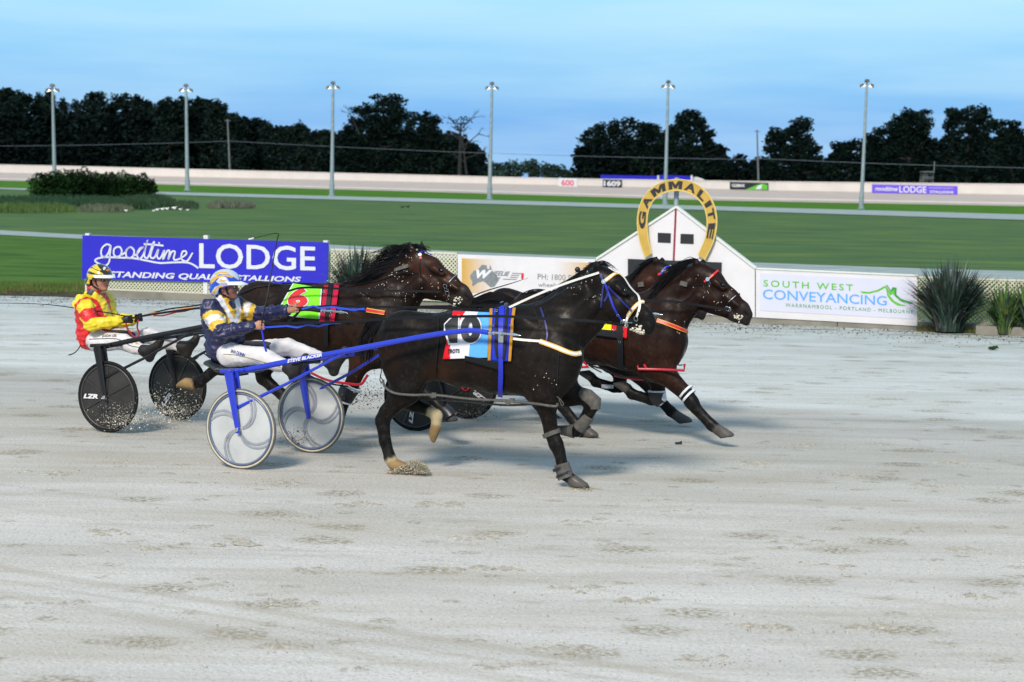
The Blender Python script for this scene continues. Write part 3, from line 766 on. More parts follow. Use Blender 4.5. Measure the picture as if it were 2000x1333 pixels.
def light_pole(xb, yb, xt, yt, label):
    B = G(xb, yb); T = AT(xt, yt + 9, B.y)
    t = thing('light_pole', B, label, 'light pole', 'floodlight poles round the infield')
    k = B.y / FPX
    mb = MB(); mb.tube([B, B.lerp(T, .5), T], [4.2 * k, 3.2 * k, 2.4 * k], 10); mb.build('pole', M['galv'], t, smooth=True)
    mb = MB(); mb.tube([B, B + Vector((0, 0, 0.12))], 7 * k, 10); mb.tube([B, B + Vector((0, 0, 1.2))], 4.9 * k, 10); mb.build('base_sleeve', M['galv'], t)
    mb = MB(); mb.tube([T + Vector((-7 * k, 0, -2 * k)), T + Vector((7 * k, 0, -2 * k))], 1.3 * k, 6); mb.tube([T + Vector((0, 0, -3 * k)), T + Vector((0, 0, 7 * k))], 1.4 * k, 6); mb.build('crossarm', M['galv'], t)
    for dx, dz, ax in ((-9, -2, -0.6), (9, -2, 0.6), (0, 7, 0.0)):
        c = T + Vector((dx * k, -1.5 * k, dz * k)); R = Matrix.Rotation(ax * .55, 3, 'Y')
        mb = MB()
        top = [R @ Vector((sx * 3.0 * k, sy * 3.4 * k, 2.6 * k)) for sx, sy in ((-1, -1), (1, -1), (1, 1), (-1, 1))]
        bot = [R @ Vector((sx * 5.2 * k, sy * 4.4 * k, -2.6 * k)) for sx, sy in ((-1, -1), (1, -1), (1, 1), (-1, 1))]
        mb.add([c + v for v in top + bot], [(0, 1, 2, 3), (0, 4, 5, 1), (1, 5, 6, 2), (2, 6, 7, 3), (3, 7, 4, 0), (4, 7, 6, 5)])
        h = mb.build('floodlight', M['housing'], t)
        mb = MB(); q = [c + (R @ Vector((sx * 3.2 * k - (1 if dx > 0 else -1 if dx < 0 else 0) * 1.5 * k, sy * 3.4 * k, -2.75 * k))) for sx, sy in ((-1, -1), (1, -1), (1, 1), (-1, 1))]
        mb.prism(q, (0, 0, -0.5 * k))
        mb.build('lens', M['lamp'] if dx else M['housing'], h)
        if dx:
            g_ = c + Vector((-dx * 0.42 * k, -3.6 * k, -0.6 * k)); mb = MB(); mb.sphere(g_, 1.3 * k, 10, 8); mb.build('bulb', M['lamp'], h)
    return t
for a in ((107, 363, 102.5, 165, 'leftmost floodlight pole, its foot hidden behind the pond bushes'),
          (366, 372.5, 363.5, 165, 'floodlight pole just right of the round pond bushes'),
          (648, 383, 650.5, 160, 'floodlight pole rising above the right end of the blue sign'),
          (956, 390, 961, 161, 'floodlight pole in the wide gap between the dark trees'),
          (1299, 400, 1305, 158, 'floodlight pole standing behind the gold horseshoe arch'),
          (1682, 408.5, 1693, 156, 'rightmost floodlight pole, left of the violet banner')):
    light_pole(*a)

def util(xb, yb, xt, yt, d, label, arms=True):
    P, n = FP(xb, yb); Y = P.y + d; B = AT(xb, yb + 6, Y); T = AT(xt, yt, Y)
    t = thing('utility_pole', B, label, 'utility pole')
    k = Y / FPX; mb = MB(); mb.tube([B, T], [2.1 * k, 1.4 * k], 8); mb.build('pole', M['wood'], t)
    mb = MB(); c = B.lerp(T, .97 if arms else .45); mb.box(c, Vector((6 * k, 0, 0)), Vector((0, 0.1, 0)), Vector((0, 0, 0.6 * k))); mb.build('crossarm', M['wood'], t)
    return t, Y
u1, Y1 = util(449, 330, 444.5, 233, 5, 'pale leaning utility pole in front of the left tree belt')
u2, Y2 = util(1481.5, 352, 1478.5, 254, 5, 'slim utility pole between dark trees right of the winning post')
M['wire'] = mat('wire', (0.10, 0.12, 0.15), 0.5)
def wire(pts, label):
    mb = MB(); P = [AT(x, y, Y1 + (Y2 - Y1) * (x - 449) / 1033) for x, y in pts]
    mb.tube(P, 0.035, 4); tag(mb.build('overhead_wire', M['wire'], origin=P[0]), label, 'wire')
def sag(a, b, s=5, n=14): return [(a[0] + (b[0] - a[0]) * i / n, a[1] + (b[1] - a[1]) * i / n + s * 4 * (i / n) * (1 - i / n)) for i in range(n + 1)]
wire(sag((449, 276), (1482, 312), 6, 30), 'long overhead wire sagging across the dark trees between the two utility poles')
wire(sag((1482, 310), (2300, 333), 4), 'overhead wire running right from the slim utility pole')
wire(sag((-300, 284), (449, 276), 5), 'overhead wire running left from the pale leaning utility pole')

# wooden stewards tower
P, n_ = FP(1812, 360); Y = P.y + 6
t = thing('lookout_tower', AT(1812, 362, Y), 'small weathered timber lookout tower behind the violet banner', 'tower')
mb = MB(); k = Y / FPX
for (a, b) in (((1801, 362), (1804, 336)), ((1822, 362), (1823, 335)), ((1810, 362), (1811, 336)), ((1801, 362), (1809, 337)), ((1804, 346), (1823, 346)), ((1804, 340), (1824, 340)), ((1803, 352), (1823, 352))):
    mb.tube([AT(*a, Y), AT(*b, Y)], 0.75 * k, 5)
    mb.tube([AT(*a, Y) + Vector((0, 1.6, 0)), AT(*b, Y) + Vector((0, 1.6, 0))], 0.7 * k, 5)
mb.build('frame', M['wood'], t)
mb = MB(); mb.box(AT(1813, 336, Y) + Vector((0, .8, 0)), (11 * k, 0, 0), (0, 1.1, 0), (0, 0, 1.0 * k)); mb.box(AT(1814, 349, Y) + Vector((0, .8, 0)), (9 * k, 0, 0), (0, 1.0, 0), (0, 0, .8 * k)); mb.build('deck', M['wood'], t)
mb = MB(); mb.tube([AT(1824, 340, Y), AT(1825, 316, Y)], 0.6 * k, 5); mb.build('mast', M['galv'], t)

rnd = random.Random(11)
rs = np.random.RandomState(5)
def clumps(blobs, Y, density, size, cols, flat=0.6, dup=1.0, thick=1.0, seed=0):
    """leaf clumps: small ragged faces filling ellipsoids given as (px,py,rx,ry) at depth Y"""
    r = np.random.RandomState(seed)
    k = Y / FPX; V = []; F = []; C = []
    for bl in blobs:
        cx, cy, rx, ry = bl[:4]; dk = (bl[4] if len(bl) > 4 else 1.0) * r.uniform(.6, 1.7)
        c = AT(cx, cy, Y); n = max(6, int(math.pi * rx * ry * density))
        d = r.randn(n, 3); d /= np.linalg.norm(d, axis=1)[:, None]
        rad = r.rand(n) ** 0.45
        lump = 1 + 0.22 * np.sin(d[:, 0] * 5 + cx) * np.sin(d[:, 2] * 6 + cy)
        P = d * (rad * lump)[:, None] * np.array((rx, max(rx * .8, ry) * thick, ry)) * k + np.array(c)
        s = size * k * (0.5 + r.rand(n))
        a = r.randn(n, 3) * np.array((1, 1, flat)); a /= np.linalg.norm(a, axis=1)[:, None]
        b = np.cross(a, r.randn(n, 3)); b /= np.linalg.norm(b, axis=1)[:, None]
        base = np.array(cols)[r.randint(0, len(cols), n)] * (0.75 + 0.5 * r.rand(n))[:, None] * dk
        o = len(V)
        w = 0.45 + 0.4 * r.rand(n)
        q = np.stack([P - a * s[:, None], P + b * (s * w)[:, None] - a * (s * .2)[:, None], P + a * s[:, None], P - b * (s * w)[:, None] + a * (s * .25)[:, None]], 1)
        V.extend(q.reshape(-1, 3).tolist()); F.extend([(o + 4 * i, o + 4 * i + 1, o + 4 * i + 2, o + 4 * i + 3) for i in range(n)])
        C.append(np.repeat(np.concatenate([base, np.ones((n, 1))], 1), 4, axis=0))
    return V, F, np.concatenate(C)
def quickmesh(name, V, F, material, parent=None, cols=None, origin=None):
    me = bpy.data.meshes.new(name)
    o = np.array(parent.matrix_world.translation if parent else (origin if origin is not None else (0, 0, 0)))
    me.from_pydata((np.array(V) - o).tolist(), [], F); me.materials.append(material)
    if cols is not None:
        ca = me.color_attributes.new('Col', 'FLOAT_COLOR', 'POINT'); ca.data.foreach_set('color', np.asarray(cols, np.float32).reshape(-1))
    ob = bpy.data.objects.new(name, me); COL.objects.link(ob)
    if parent: ob.parent = parent
    ob.matrix_world = Matrix.Translation(o)
    return ob
CY = [(0.0045, 0.012, 0.011), (0.006, 0.015, 0.012), (0.0035, 0.009, 0.010), (0.008, 0.017, 0.011)]
EU = [(0.0055, 0.014, 0.013), (0.008, 0.018, 0.014), (0.0045, 0.011, 0.012), (0.012, 0.022, 0.015)]
def tree(name, label, tiers, base, Y, cols=CY, ry=12, size=3.4, dens=0.16, fill=True, sparse=False, seed=0, group='trees behind the far fence'):
    cxs = [(a + b) / 2 for a, b, _ in tiers]
    cx = cxs[-1]; B = AT(cx, base + 6, Y); Tp = AT(cxs[0], tiers[0][2] + 6, Y)
    t = thing(name, (B.x, B.y, 0.0), label, 'tree', group)
    r = random.Random(seed * 7 + 3); blobs = []
    for (a, b, y) in tiers:
        w = (b - a) / 2; n = max(1, int(w / 13)); 
        for i in range(n * 2 + 1):
            u = -1 + 2 * (i + .5) / (n * 2 + 1)
            blobs.append(((a + b) / 2 + u * w * .88 + r.uniform(-3, 3), y + ry * .75 + abs(u) ** 1.6 * ry * 0.8 + r.uniform(-3, 3), r.uniform(.55, 1.0) * (w / (n + 1) + 4), r.uniform(.55, .9) * ry))
    if fill:
        y0 = tiers[0][2] + ry * 1.4; y = y0
        while y < base - 2:
            # width at y
            prev = tiers[0]
            for tt in tiers:
                if tt[2] <= y: prev = tt
            a, b = prev[0], prev[1]; w = (b - a) / 2 * (0.95 if not sparse else .3)
            for i in range(max(1, int(w / 8))):
                blobs.append((r.uniform((a + b) / 2 - w, (a + b) / 2 + w), y + r.uniform(-5, 5), r.uniform(10, 17), r.uniform(8, 13), 0.85))
            y += 9
    V, F, C = clumps(blobs, Y, dens if not sparse else dens * .45, size, cols, seed=seed)
    # fine outlying sprays that break the outline
    quickmesh('crown', V, F, M['foliage'], t, C)
    k = Y / FPX; mb = MB(); mid = B.lerp(Tp, .55)
    mb.tube([Vector((B.x, B.y, 0)), B, mid, Tp], [5 * k, 4.4 * k, 2.8 * k, .6 * k], 7)
    for (a, b, y) in tiers:
        for e_ in (a + 3, b - 3, (a + b) / 2 + r.uniform(-8, 8)):
            q = B.lerp(Tp, min(.95, max(.15, (base - (y + ry * 1.6)) / (base - tiers[0][2]))))
            e3 = AT(e_, y + ry * .7, Y) + Vector((0, r.uniform(-10, 10) * k, 0))
            m_ = q.lerp(e3, .5) + Vector((0, 0, -2.5 * k)); mb.tube([q, m_, e3], [1.7 * k, 1.1 * k, .25 * k], 5)
    mb.build('trunk', M['bark'], t)
    return t
def YT(x): return 455 - x * 0.085
def eu(cx, top, hw, seed, base=None):
    b = base or 330 + cx * .018
    ts = [(cx - hw * .6, cx + hw * .5, top), (cx - hw, cx + hw * .8, top + 14), (cx - hw * .9, cx + hw, top + 30), (cx - hw * .8, cx + hw * .8, top + 52)]
    return ts, b
# rounded gum trees of the left belt
left = [(12, 167, 22), (38, 172, 22), (78, 178, 16), (100, 174, 14), (122, 190, 12), (150, 193, 16), (186, 176, 22), (216, 196, 14), (250, 179, 26), (286, 190, 16), (332, 188, 28), (430, 196, 26), (462, 218, 18), (496, 232, 18), (526, 237, 20), (552, 245, 16), (587, 236, 18), (616, 249, 18), (650, 254, 20)]
words = ['first', 'second', 'third', 'fourth', 'fifth', 'sixth', 'seventh', 'eighth', 'ninth', 'tenth', 'eleventh', 'twelfth', 'thirteenth', 'fourteenth', 'fifteenth', 'sixteenth', 'seventeenth', 'eighteenth', 'nineteenth']
for i, (cx, top, hw) in enumerate(left):
    hw *= 1.15
    ts, b = eu(cx, top, hw, i)
    ts.append((cx - hw - 6, cx + hw + 6, top + 74)); ts.append((cx - hw - 8, cx + hw + 8, 290))
    hl = {0: 'dark gum tree filling the top left corner of the belt', 1: 'dark round gum tree left of the leftmost floodlight pole', 2: 'narrow gum crown touching the left side of the leftmost floodlight pole', 3: 'gum crown directly behind the head of the leftmost floodlight pole'}.get(i)
    tree('gum_tree', hl or '%s dark gum tree from the left in the tree belt behind the far fence' % words[i], ts, b, YT(cx) + rnd.uniform(-12, 12), EU, ry=13, size=2.8, seed=i + 1, dens=.30)
# cypresses
cyp = [
 ('broad cypress behind the second floodlight pole from the left', [(364, 408, 190), (355, 426, 203), (350, 440, 226), (345, 450, 255), (345, 455, 285)], 338),
 ('tall layered cypress with twin tops right of the third floodlight pole', [(722, 756, 180), (758, 783, 181), (728, 784, 194), (690, 790, 208), (680, 796, 226), (672, 800, 246), (662, 812, 268), (655, 820, 292)], 343),
 ('flat topped cypress right of the twin topped cypress', [(812, 856, 218), (798, 862, 226), (790, 862, 246), (792, 880, 268), (795, 900, 292)], 344),
 ('dark bushy cypress at the left edge of the wide gap in the trees', [(880, 912, 262), (862, 925, 276), (858, 938, 296), (855, 943, 316)], 346),
 ('left cypress of the right group with its low spreading limb', [(1208, 1243, 229), (1196, 1246, 240), (1146, 1214, 248), (1132, 1236, 266), (1118, 1240, 284), (1115, 1240, 300), (1135, 1245, 318)], 350),
 ('cypress between the spreading cypress and the floodlight pole at the arch', [(1256, 1292, 238), (1247, 1302, 248), (1244, 1304, 266), (1246, 1304, 290), (1244, 1304, 314)], 350),
 ('tall cone shaped cypress right of the floodlight pole behind the arch', [(1330, 1362, 213), (1316, 1374, 221), (1306, 1388, 236), (1300, 1392, 250), (1302, 1396, 266), (1300, 1405, 283), (1298, 1412, 300), (1300, 1420, 322)], 352),
 ('cypress with a ragged leaning top right of the slim utility pole', [(1545, 1590, 229), (1538, 1582, 240), (1504, 1588, 254), (1492, 1592, 266), (1484, 1604, 280), (1476, 1606, 300), (1470, 1615, 322)], 354),
 ('low dark cypress just left of the rightmost floodlight pole', [(1648, 1682, 269), (1630, 1688, 280), (1620, 1690, 296), (1616, 1700, 318)], 356),
 ('wide cypress right of the rightmost floodlight pole', [(1788, 1820, 212), (1752, 1822, 222), (1726, 1824, 234), (1700, 1820, 247), (1694, 1815, 266), (1692, 1815, 290), (1695, 1830, 316)], 357),
 ('tallest cypress of the right group above the violet banner', [(1880, 1918, 206), (1846, 1938, 214), (1840, 1942, 230), (1850, 1936, 248), (1846, 1930, 272), (1840, 1925, 300), (1836, 1930, 322)], 358),
 ('cypress cut by the right edge of the picture', [(1950, 1976, 233), (1942, 1995, 246), (1936, 2010, 262), (1930, 2020, 286), (1932, 2030, 312)], 359),
]
for i, (lab, ts, b) in enumerate(cyp):
    cx = (ts[-1][0] + ts[-1][1]) / 2
    tree('cypress_tree', lab, ts, b, YT(cx) + rnd.uniform(-8, 8), CY, ry=9.5, size=2.5, dens=.34, seed=40 + i)
tree('bare_tree', 'half bare tree with thin spreading branches left of the central floodlight pole', [(872, 928, 226), (878, 920, 240), (880, 915, 256)], 345, YT(900) - 6, CY, ry=7, size=2.6, dens=.10, fill=False, sparse=True, seed=77)
# extra bare limbs of that tree
k = YT(900) / FPX
tb = thing('dead_branches', AT(920, 345, YT(905) - 9), 'bare twisted dead limbs reaching right towards the central floodlight pole', 'dead tree', 'trees behind the far fence')
mb = MB(); r_ = random.Random(5)
def limb(a, b, w, dpt):
    A_, B_ = AT(*a, YT(905) - 9), AT(*b, YT(905) - 9); m_ = A_.lerp(B_, .5) + Vector((0, 0, r_.uniform(-1, 1) * 2 * k))
    mb.tube([A_, m_, B_], [w * k, w * .75 * k, w * .4 * k], 5)
    if dpt:
        for _ in range(3):
            u = r_.uniform(.4, 1); p = (a[0] + (b[0] - a[0]) * u, a[1] + (b[1] - a[1]) * u); L_ = math.hypot(b[0] - a[0], b[1] - a[1]) * .45
            an = math.atan2(b[1] - a[1], b[0] - a[0]) + r_.uniform(-.8, .8); limb(p, (p[0] + math.cos(an) * L_, p[1] + math.sin(an) * L_), w * .5, dpt - 1)
for a, b, w in (((912, 345), (905, 290), 2.6), ((905, 290), (898, 250), 2.0), ((905, 285), (935, 262), 1.4), ((935, 262), (953, 267), 1), ((898, 255), (928, 228), 1.2), ((898, 255), (876, 230), 1.1), ((908, 310), (940, 297), 1.2), ((905, 275), (880, 262), 1.1), ((702, 262), (684, 222), 1.5)):
    limb(a, b, w, 2)
mb.build('branches', M['bark'], tb)
# small far trees in the gap
for i, (x0, x1, y) in enumerate(((950, 966, 320), (964, 984, 317), (984, 1003, 322), (998, 1024, 317), (1022, 1056, 312), (1056, 1078, 320), (1072, 1094, 319), (1092, 1112, 328), (1108, 1126, 331))):
    tree('distant_tree', '%s small distant tree from the left in the gap above the fence' % words[i], [(x0 + 4, x1 - 4, y), (x0, x1, y + 7), (x0, x1, y + 15)], 350, 620, [(0.030, 0.055, 0.045), (0.022, 0.045, 0.040)], ry=7, size=2.4, dens=.3, seed=100 + i, group='small distant trees in the gap')
# dark understorey along the fence
bl = []
for x in range(-20, 660, 10):
    t0 = 236 + max(0, x - 430) * .16
    for yy in range(int(t0), 330, 13): bl.append((x + rnd.uniform(-5, 5), yy + rnd.uniform(-5, 5), 14, 12))
for x in range(655, 945, 10):
    for yy in range(int(268 + max(0, x - 890) * .7), 338, 12): bl.append((x, yy + rnd.uniform(-4, 4), 13, 11))
for x in range(-20, 945, 9): bl.append((x, 300 + x * .015 + rnd.uniform(-14, 12), 13, 16)); bl.append((x + 3, 322 + x * .018, 12, 12)); bl.append((x, 336 + x * .014, 12, 10))
V, F, C = clumps(bl, 420, .17, 4.2, [(0.003, 0.007, 0.008), (0.0045, 0.010, 0.009)], seed=9)
tag(quickmesh('undergrowth', V, F, M['foliage'], None, C), 'dark mass of undergrowth below the left tree belt', 'undergrowth', kind='stuff')
bl = []
for x in range(1130, 1420, 10):
    for yy in range(296, 358, 12): bl.append((x, yy + rnd.uniform(-4, 4), 13, 11))
for x in range(1690, 2030, 10):
    for yy in range(280, 345, 13): bl.append((x, yy + rnd.uniform(-5, 5), 13, 12))
for x in range(1240, 2030, 9): bl.append((x, 318 + (x - 1240) * .012 + rnd.uniform(-12, 10), 12, 14)); bl.append((x + 4, 338 + (x - 1240) * .015, 12, 12)); bl.append((x, 352 + (x - 1240) * .015, 12, 10))
V, F, C = clumps(bl, 345, .17, 4.2, [(0.003, 0.007, 0.008), (0.0045, 0.010, 0.009)], seed=19)
tag(quickmesh('undergrowth', V, F, M['foliage'], None, C), 'dark mass of undergrowth below the right group of cypresses', 'undergrowth', kind='stuff')

# pond bushes
PB = [(0.010, 0.030, 0.010), (0.014, 0.038, 0.011), (0.007, 0.021, 0.009), (0.018, 0.045, 0.012)]
for i, (bs, lab) in enumerate(((((78, 362, 20, 20), (100, 356, 22, 20), (118, 360, 20, 22)), 'left round dark bush by the infield pond'),
                               (((140, 353, 24, 20), (165, 355, 24, 22), (150, 366, 26, 18)), 'tallest dark bush in the middle of the pond clump'),
                               (((196, 358, 22, 20), (215, 362, 22, 20), (205, 370, 26, 14)), 'dark bush right of the middle of the pond clump'),
                               (((245, 358, 24, 20), (270, 362, 24, 20), (288, 368, 17, 16)), 'right round dark bush of the pond clump'))):
    Y = 160; B = G(bs[1][0], 388)
    t = thing('bush', B, lab, 'bush', 'bushes by the infield pond')
    V, F, C = clumps([(q[0], q[1] - 1, q[2] * 1.2, q[3] * 1.1) for q in bs] + [(q[0], 374, q[2] * 1.2, 13) for q in bs], B.y, .8, 2.2, PB, seed=200 + i); quickmesh('foliage', V, F, M['foliage'], t, C)
    mb = MB()
    for dx in (-10, 0, 10): mb.tube([AT(bs[1][0] + dx, 388, B.y), AT(bs[1][0] + dx * 1.6, 362, B.y)], 0.06, 5)
    mb.build('stem', M['bark'], t)
# reeds and tussocks round the pond
def blades(regions, name, label, cat='grass'):
    V = []; F = []; C = []; r = np.random.RandomState(len(name) + len(label))
    for (x0, x1, y0, y1, h, n, col) in regions:
        for _ in range(n):
            x = r.uniform(x0, x1); y = r.uniform(y0, y1); e_ = 1 - abs((x - (x0 + x1) / 2) / ((x1 - x0) / 2)) ** 4
            P = G(x, y + x * .0); k = P.y / FPX; hh = h * k * (0.6 + .6 * r.rand()) * (0.4 + .6 * e_); w = 0.9 * k; dx = r.randn() * hh * .25; dy = r.randn() * hh * .25
            o = len(V); V += [(P.x - w, P.y, 0), (P.x + w, P.y, 0), (P.x + dx * .4 + w * .7, P.y + dy * .4, hh * .6), (P.x + dx, P.y + dy, hh), (P.x + dx * .4 - w * .7, P.y + dy * .4, hh * .6)]
            F.append((o, o + 1, o + 2, o + 3, o + 4)); c = np.array(col) * (0.7 + .6 * r.rand()); C += [(*c, 1)] * 5
    return tag(quickmesh(name, V, F, M['foliage'], None, np.array(C)), label, cat, kind='stuff')
blades([(-40, 260, 392, 406, 13, 5200, (0.024, 0.055, 0.032)), (230, 345, 398, 409, 20, 2200, (0.030, 0.060, 0.034)), (-40, 150, 408, 416, 15, 1500, (0.060, 0.105, 0.035)), (150, 260, 408, 414, 12, 900, (0.085, 0.105, 0.070)), (340, 388, 402, 409, 12, 500, (0.035, 0.06, 0.038)), (405, 500, 402, 407, 12, 1100, (0.10, 0.115, 0.09))],
       'reeds', 'dark reeds and pale tussocks around the infield pond')
# birds
M['birdw'] = mat('white_plumage', (0.75, 0.75, 0.75), 0.7, var=0.05)
M['birdb'] = mat('black_plumage', (0.01, 0.01, 0.012), 0.6)
def bird(x, y, s, m_, label, grp):
    P = G(x, y); k = s * .62; mb = MB()
    R = Matrix.Rotation(0.35, 3, 'Y')
    mb.sphere(P + Vector((0, 0, .16 * k)), .13 * k, 12, 8, (1.5, .75, .8), R); mb.tube([P + Vector((.12, 0, .18)) * k, P + Vector((.2, 0, .27)) * k], [.06 * k, .04 * k], 7)
    mb.sphere(P + Vector((.21, 0, .29)) * k, .055 * k, 8, 6); mb.tube([P + Vector((.25, 0, .29)) * k, P + Vector((.31, 0, .27)) * k], [.018 * k, .004 * k], 5)
    mb.tube([P + Vector((-.15, 0, .17)) * k, P + Vector((-.33, 0, .17)) * k], [.06 * k, .02 * k], 6, flat=.5)
    for d in (-.03, .03): mb.tube([P + Vector((0, d, 0)) * k, P + Vector((0, d, .1)) * k], .012 * k, 5)
    tag(mb.build('bird', m_, None, smooth=True, origin=P), label, 'bird', grp)
for i, (x, y, s) in enumerate(((246, 414, .8), (300, 414, .7), (307, 412.5, .9), (317, 411.5, 1.0), (326, 411, 1.0), (340, 410, 1.2), (352, 411.5, .8), (366, 412.5, .7))):
    bird(x, y, s * .85, M['birdw'], '%s white bird from the left on the grass before the pond reeds' % words[i], 'white birds by the pond')
bird(786, 407, 0.9, M['birdb'], 'left one of two black birds on the open infield grass', 'black birds on the infield')
bird(796, 406.5, 1.0, M['birdb'], 'right one of two black birds on the open infield grass', 'black birds on the infield')

# flax bushes
def flax(name, label, bx, by, lat, tips, n, cols, seed, w=0.028, up=1.0):
    """tips = (x0,x1,ytop) spread of the blade ends"""
    B = RP(bx, by, lat); B.z = 0.03; r = random.Random(seed); t = thing(name, B, label, 'bush', 'flax bushes along the rail')
    V = []; F = []; C = []
    P0 = RP(tips[0], tips[2], lat); P1 = RP(tips[1], tips[2], lat); rad = (P1 - P0).length / 2; H = P0.z
    for i in range(n):
        an = r.uniform(0, 2 * math.pi); lean = r.random() ** 0.8; 
        out = Vector((math.cos(an), math.sin(an) * .7, 0)); b0 = B + out * r.uniform(0, rad * .3) 
        L_ = H * r.uniform(.6, 1.12) * (1 - .15 * lean); sp = rad * lean * 1.05; drop = lean * r.uniform(0.1, .55)
        col = np.array(cols[r.randrange(len(cols))]) * r.uniform(.7, 1.3); o = len(V); tw = r.uniform(-.6, .6)
        side = Vector((-out.y, out.x, 0)).normalized(); side = (side * math.cos(tw) + out * math.sin(tw)); ww = w * r.uniform(.7, 1.3)
        N_ = 7
        for j in range(N_ + 1):
            u = j / N_; p = b0 + out * (sp * u ** 1.5) + Vector((0, 0, L_ * (u - drop * u ** 2.6)))
            wd = ww * (0.75 + .6 * u) * (1 - u ** 3) + .001
            V += [tuple(p - side * wd), tuple(p - out * wd * .35), tuple(p + side * wd)]; cc = col * (1 + .25 * u) ; C += [(*cc, 1)] * 3
        for j in range(N_):
            a = o + 3 * j; F += [(a, a + 1, a + 4, a + 3), (a + 1, a + 2, a + 5, a + 4)]
    quickmesh('leaf_blades', V, F, M['blade'], t, np.array(C))
    mb = MB(); 
    for i in range(14):
        an = i * .9; p = B + Vector((math.cos(an), math.sin(an) * .7, 0)) * rad * .2 * ((i % 3) / 2); mb.tube([p, p + Vector((math.cos(an) * .05, 0, .10))], [.03, .02], 6)
    mb.build('crown_base', mat('dead_flax_base', (0.06, 0.05, 0.03), .9, var=.4), t)
    return t
DG = [(0.022, 0.046, 0.036), (0.032, 0.058, 0.046), (0.016, 0.032, 0.024), (0.070, 0.098, 0.095), (0.045, 0.035, 0.030), (0.020, 0.040, 0.030)]
LG = [(0.06, 0.13, 0.03), (0.085, 0.16, 0.035), (0.04, 0.085, 0.025), (0.12, 0.16, 0.05)]
flax('flax_bush', 'dark flax bush between the blue sign and the white waste sign', 695, 588, 0.45, (632, 762, 474), 420, DG, 3, w=0.020)
flax('flax_bush', 'small yellow green flax behind the brown horse mane', 738, 590, 0.2, (705, 772, 508), 60, LG, 8)
flax('flax_bush', 'large dark flax bush overlapping the right end of the conveyancing sign', 1852, 646, 0.38, (1758, 1938, 502), 640, DG, 4, w=0.021)
flax('flax_bush', 'yellow green flax bush at the right edge of the picture', 1962, 652, 0.35, (1905, 2010, 552), 340, LG + DG[:2], 5, w=0.020)
flax('flax_bush', 'green flax bush partly cut by the right edge', 2012, 655, 0.3, (1965, 2070, 535), 300, LG + DG, 6, w=0.020)
# weed on the track edge
t = thing('weed', G(1940, 684), 'small bright green weed growing on the track below the right flax', 'weed')
V, F, C = clumps([(1937, 680, 7, 2.5), (1944, 679, 6, 3)], G(1940, 684).y, 1.2, 2.5, [(0.04, .10, .03), (0.03, .07, .02)], seed=3); quickmesh('leaves', V, F, M['foliage'], t, C)
# grass tufts along the fence foot and path edges
V = []; F = []; C = []; r = np.random.RandomState(8)
for _ in range(5200):
    q = r.rand()
    if q < .45: x = r.uniform(-40, 215); y = r.uniform(556, 574); P = G(x, y); h = r.uniform(.04, .13); c = (0.05, .12, .02) if r.rand() < .6 else (.13, .11, .05)
    elif q < .75: x = r.uniform(205, 900); P = RP(x, 600, r.uniform(-.6, -.2)); h = r.uniform(.08, .3); c = (.05, .12, .025) if r.rand() < .8 else (.16, .14, .07)
    else: x = r.uniform(1790, 2020); P = RP(x, 650, r.uniform(.05, .28)); h = r.uniform(.03, .14); c = (.05, .10, .03) if r.rand() < .5 else (.12, .09, .05)
    P.z = 0; w = .006; dx, dy = r.randn(2) * h * .3; o = len(V)
    V += [(P.x - w, P.y, 0), (P.x + w, P.y, 0), (P.x + dx, P.y + dy, h)]; F.append((o, o + 1, o + 2)); c = np.array(c) * r.uniform(.6, 1.3); C += [(*c, 1)] * 3
tag(quickmesh('grass_tufts', V, F, M['foliage'], None, np.array(C)), 'rough grass tufts along the kerb and verge', 'grass', kind='stuff')
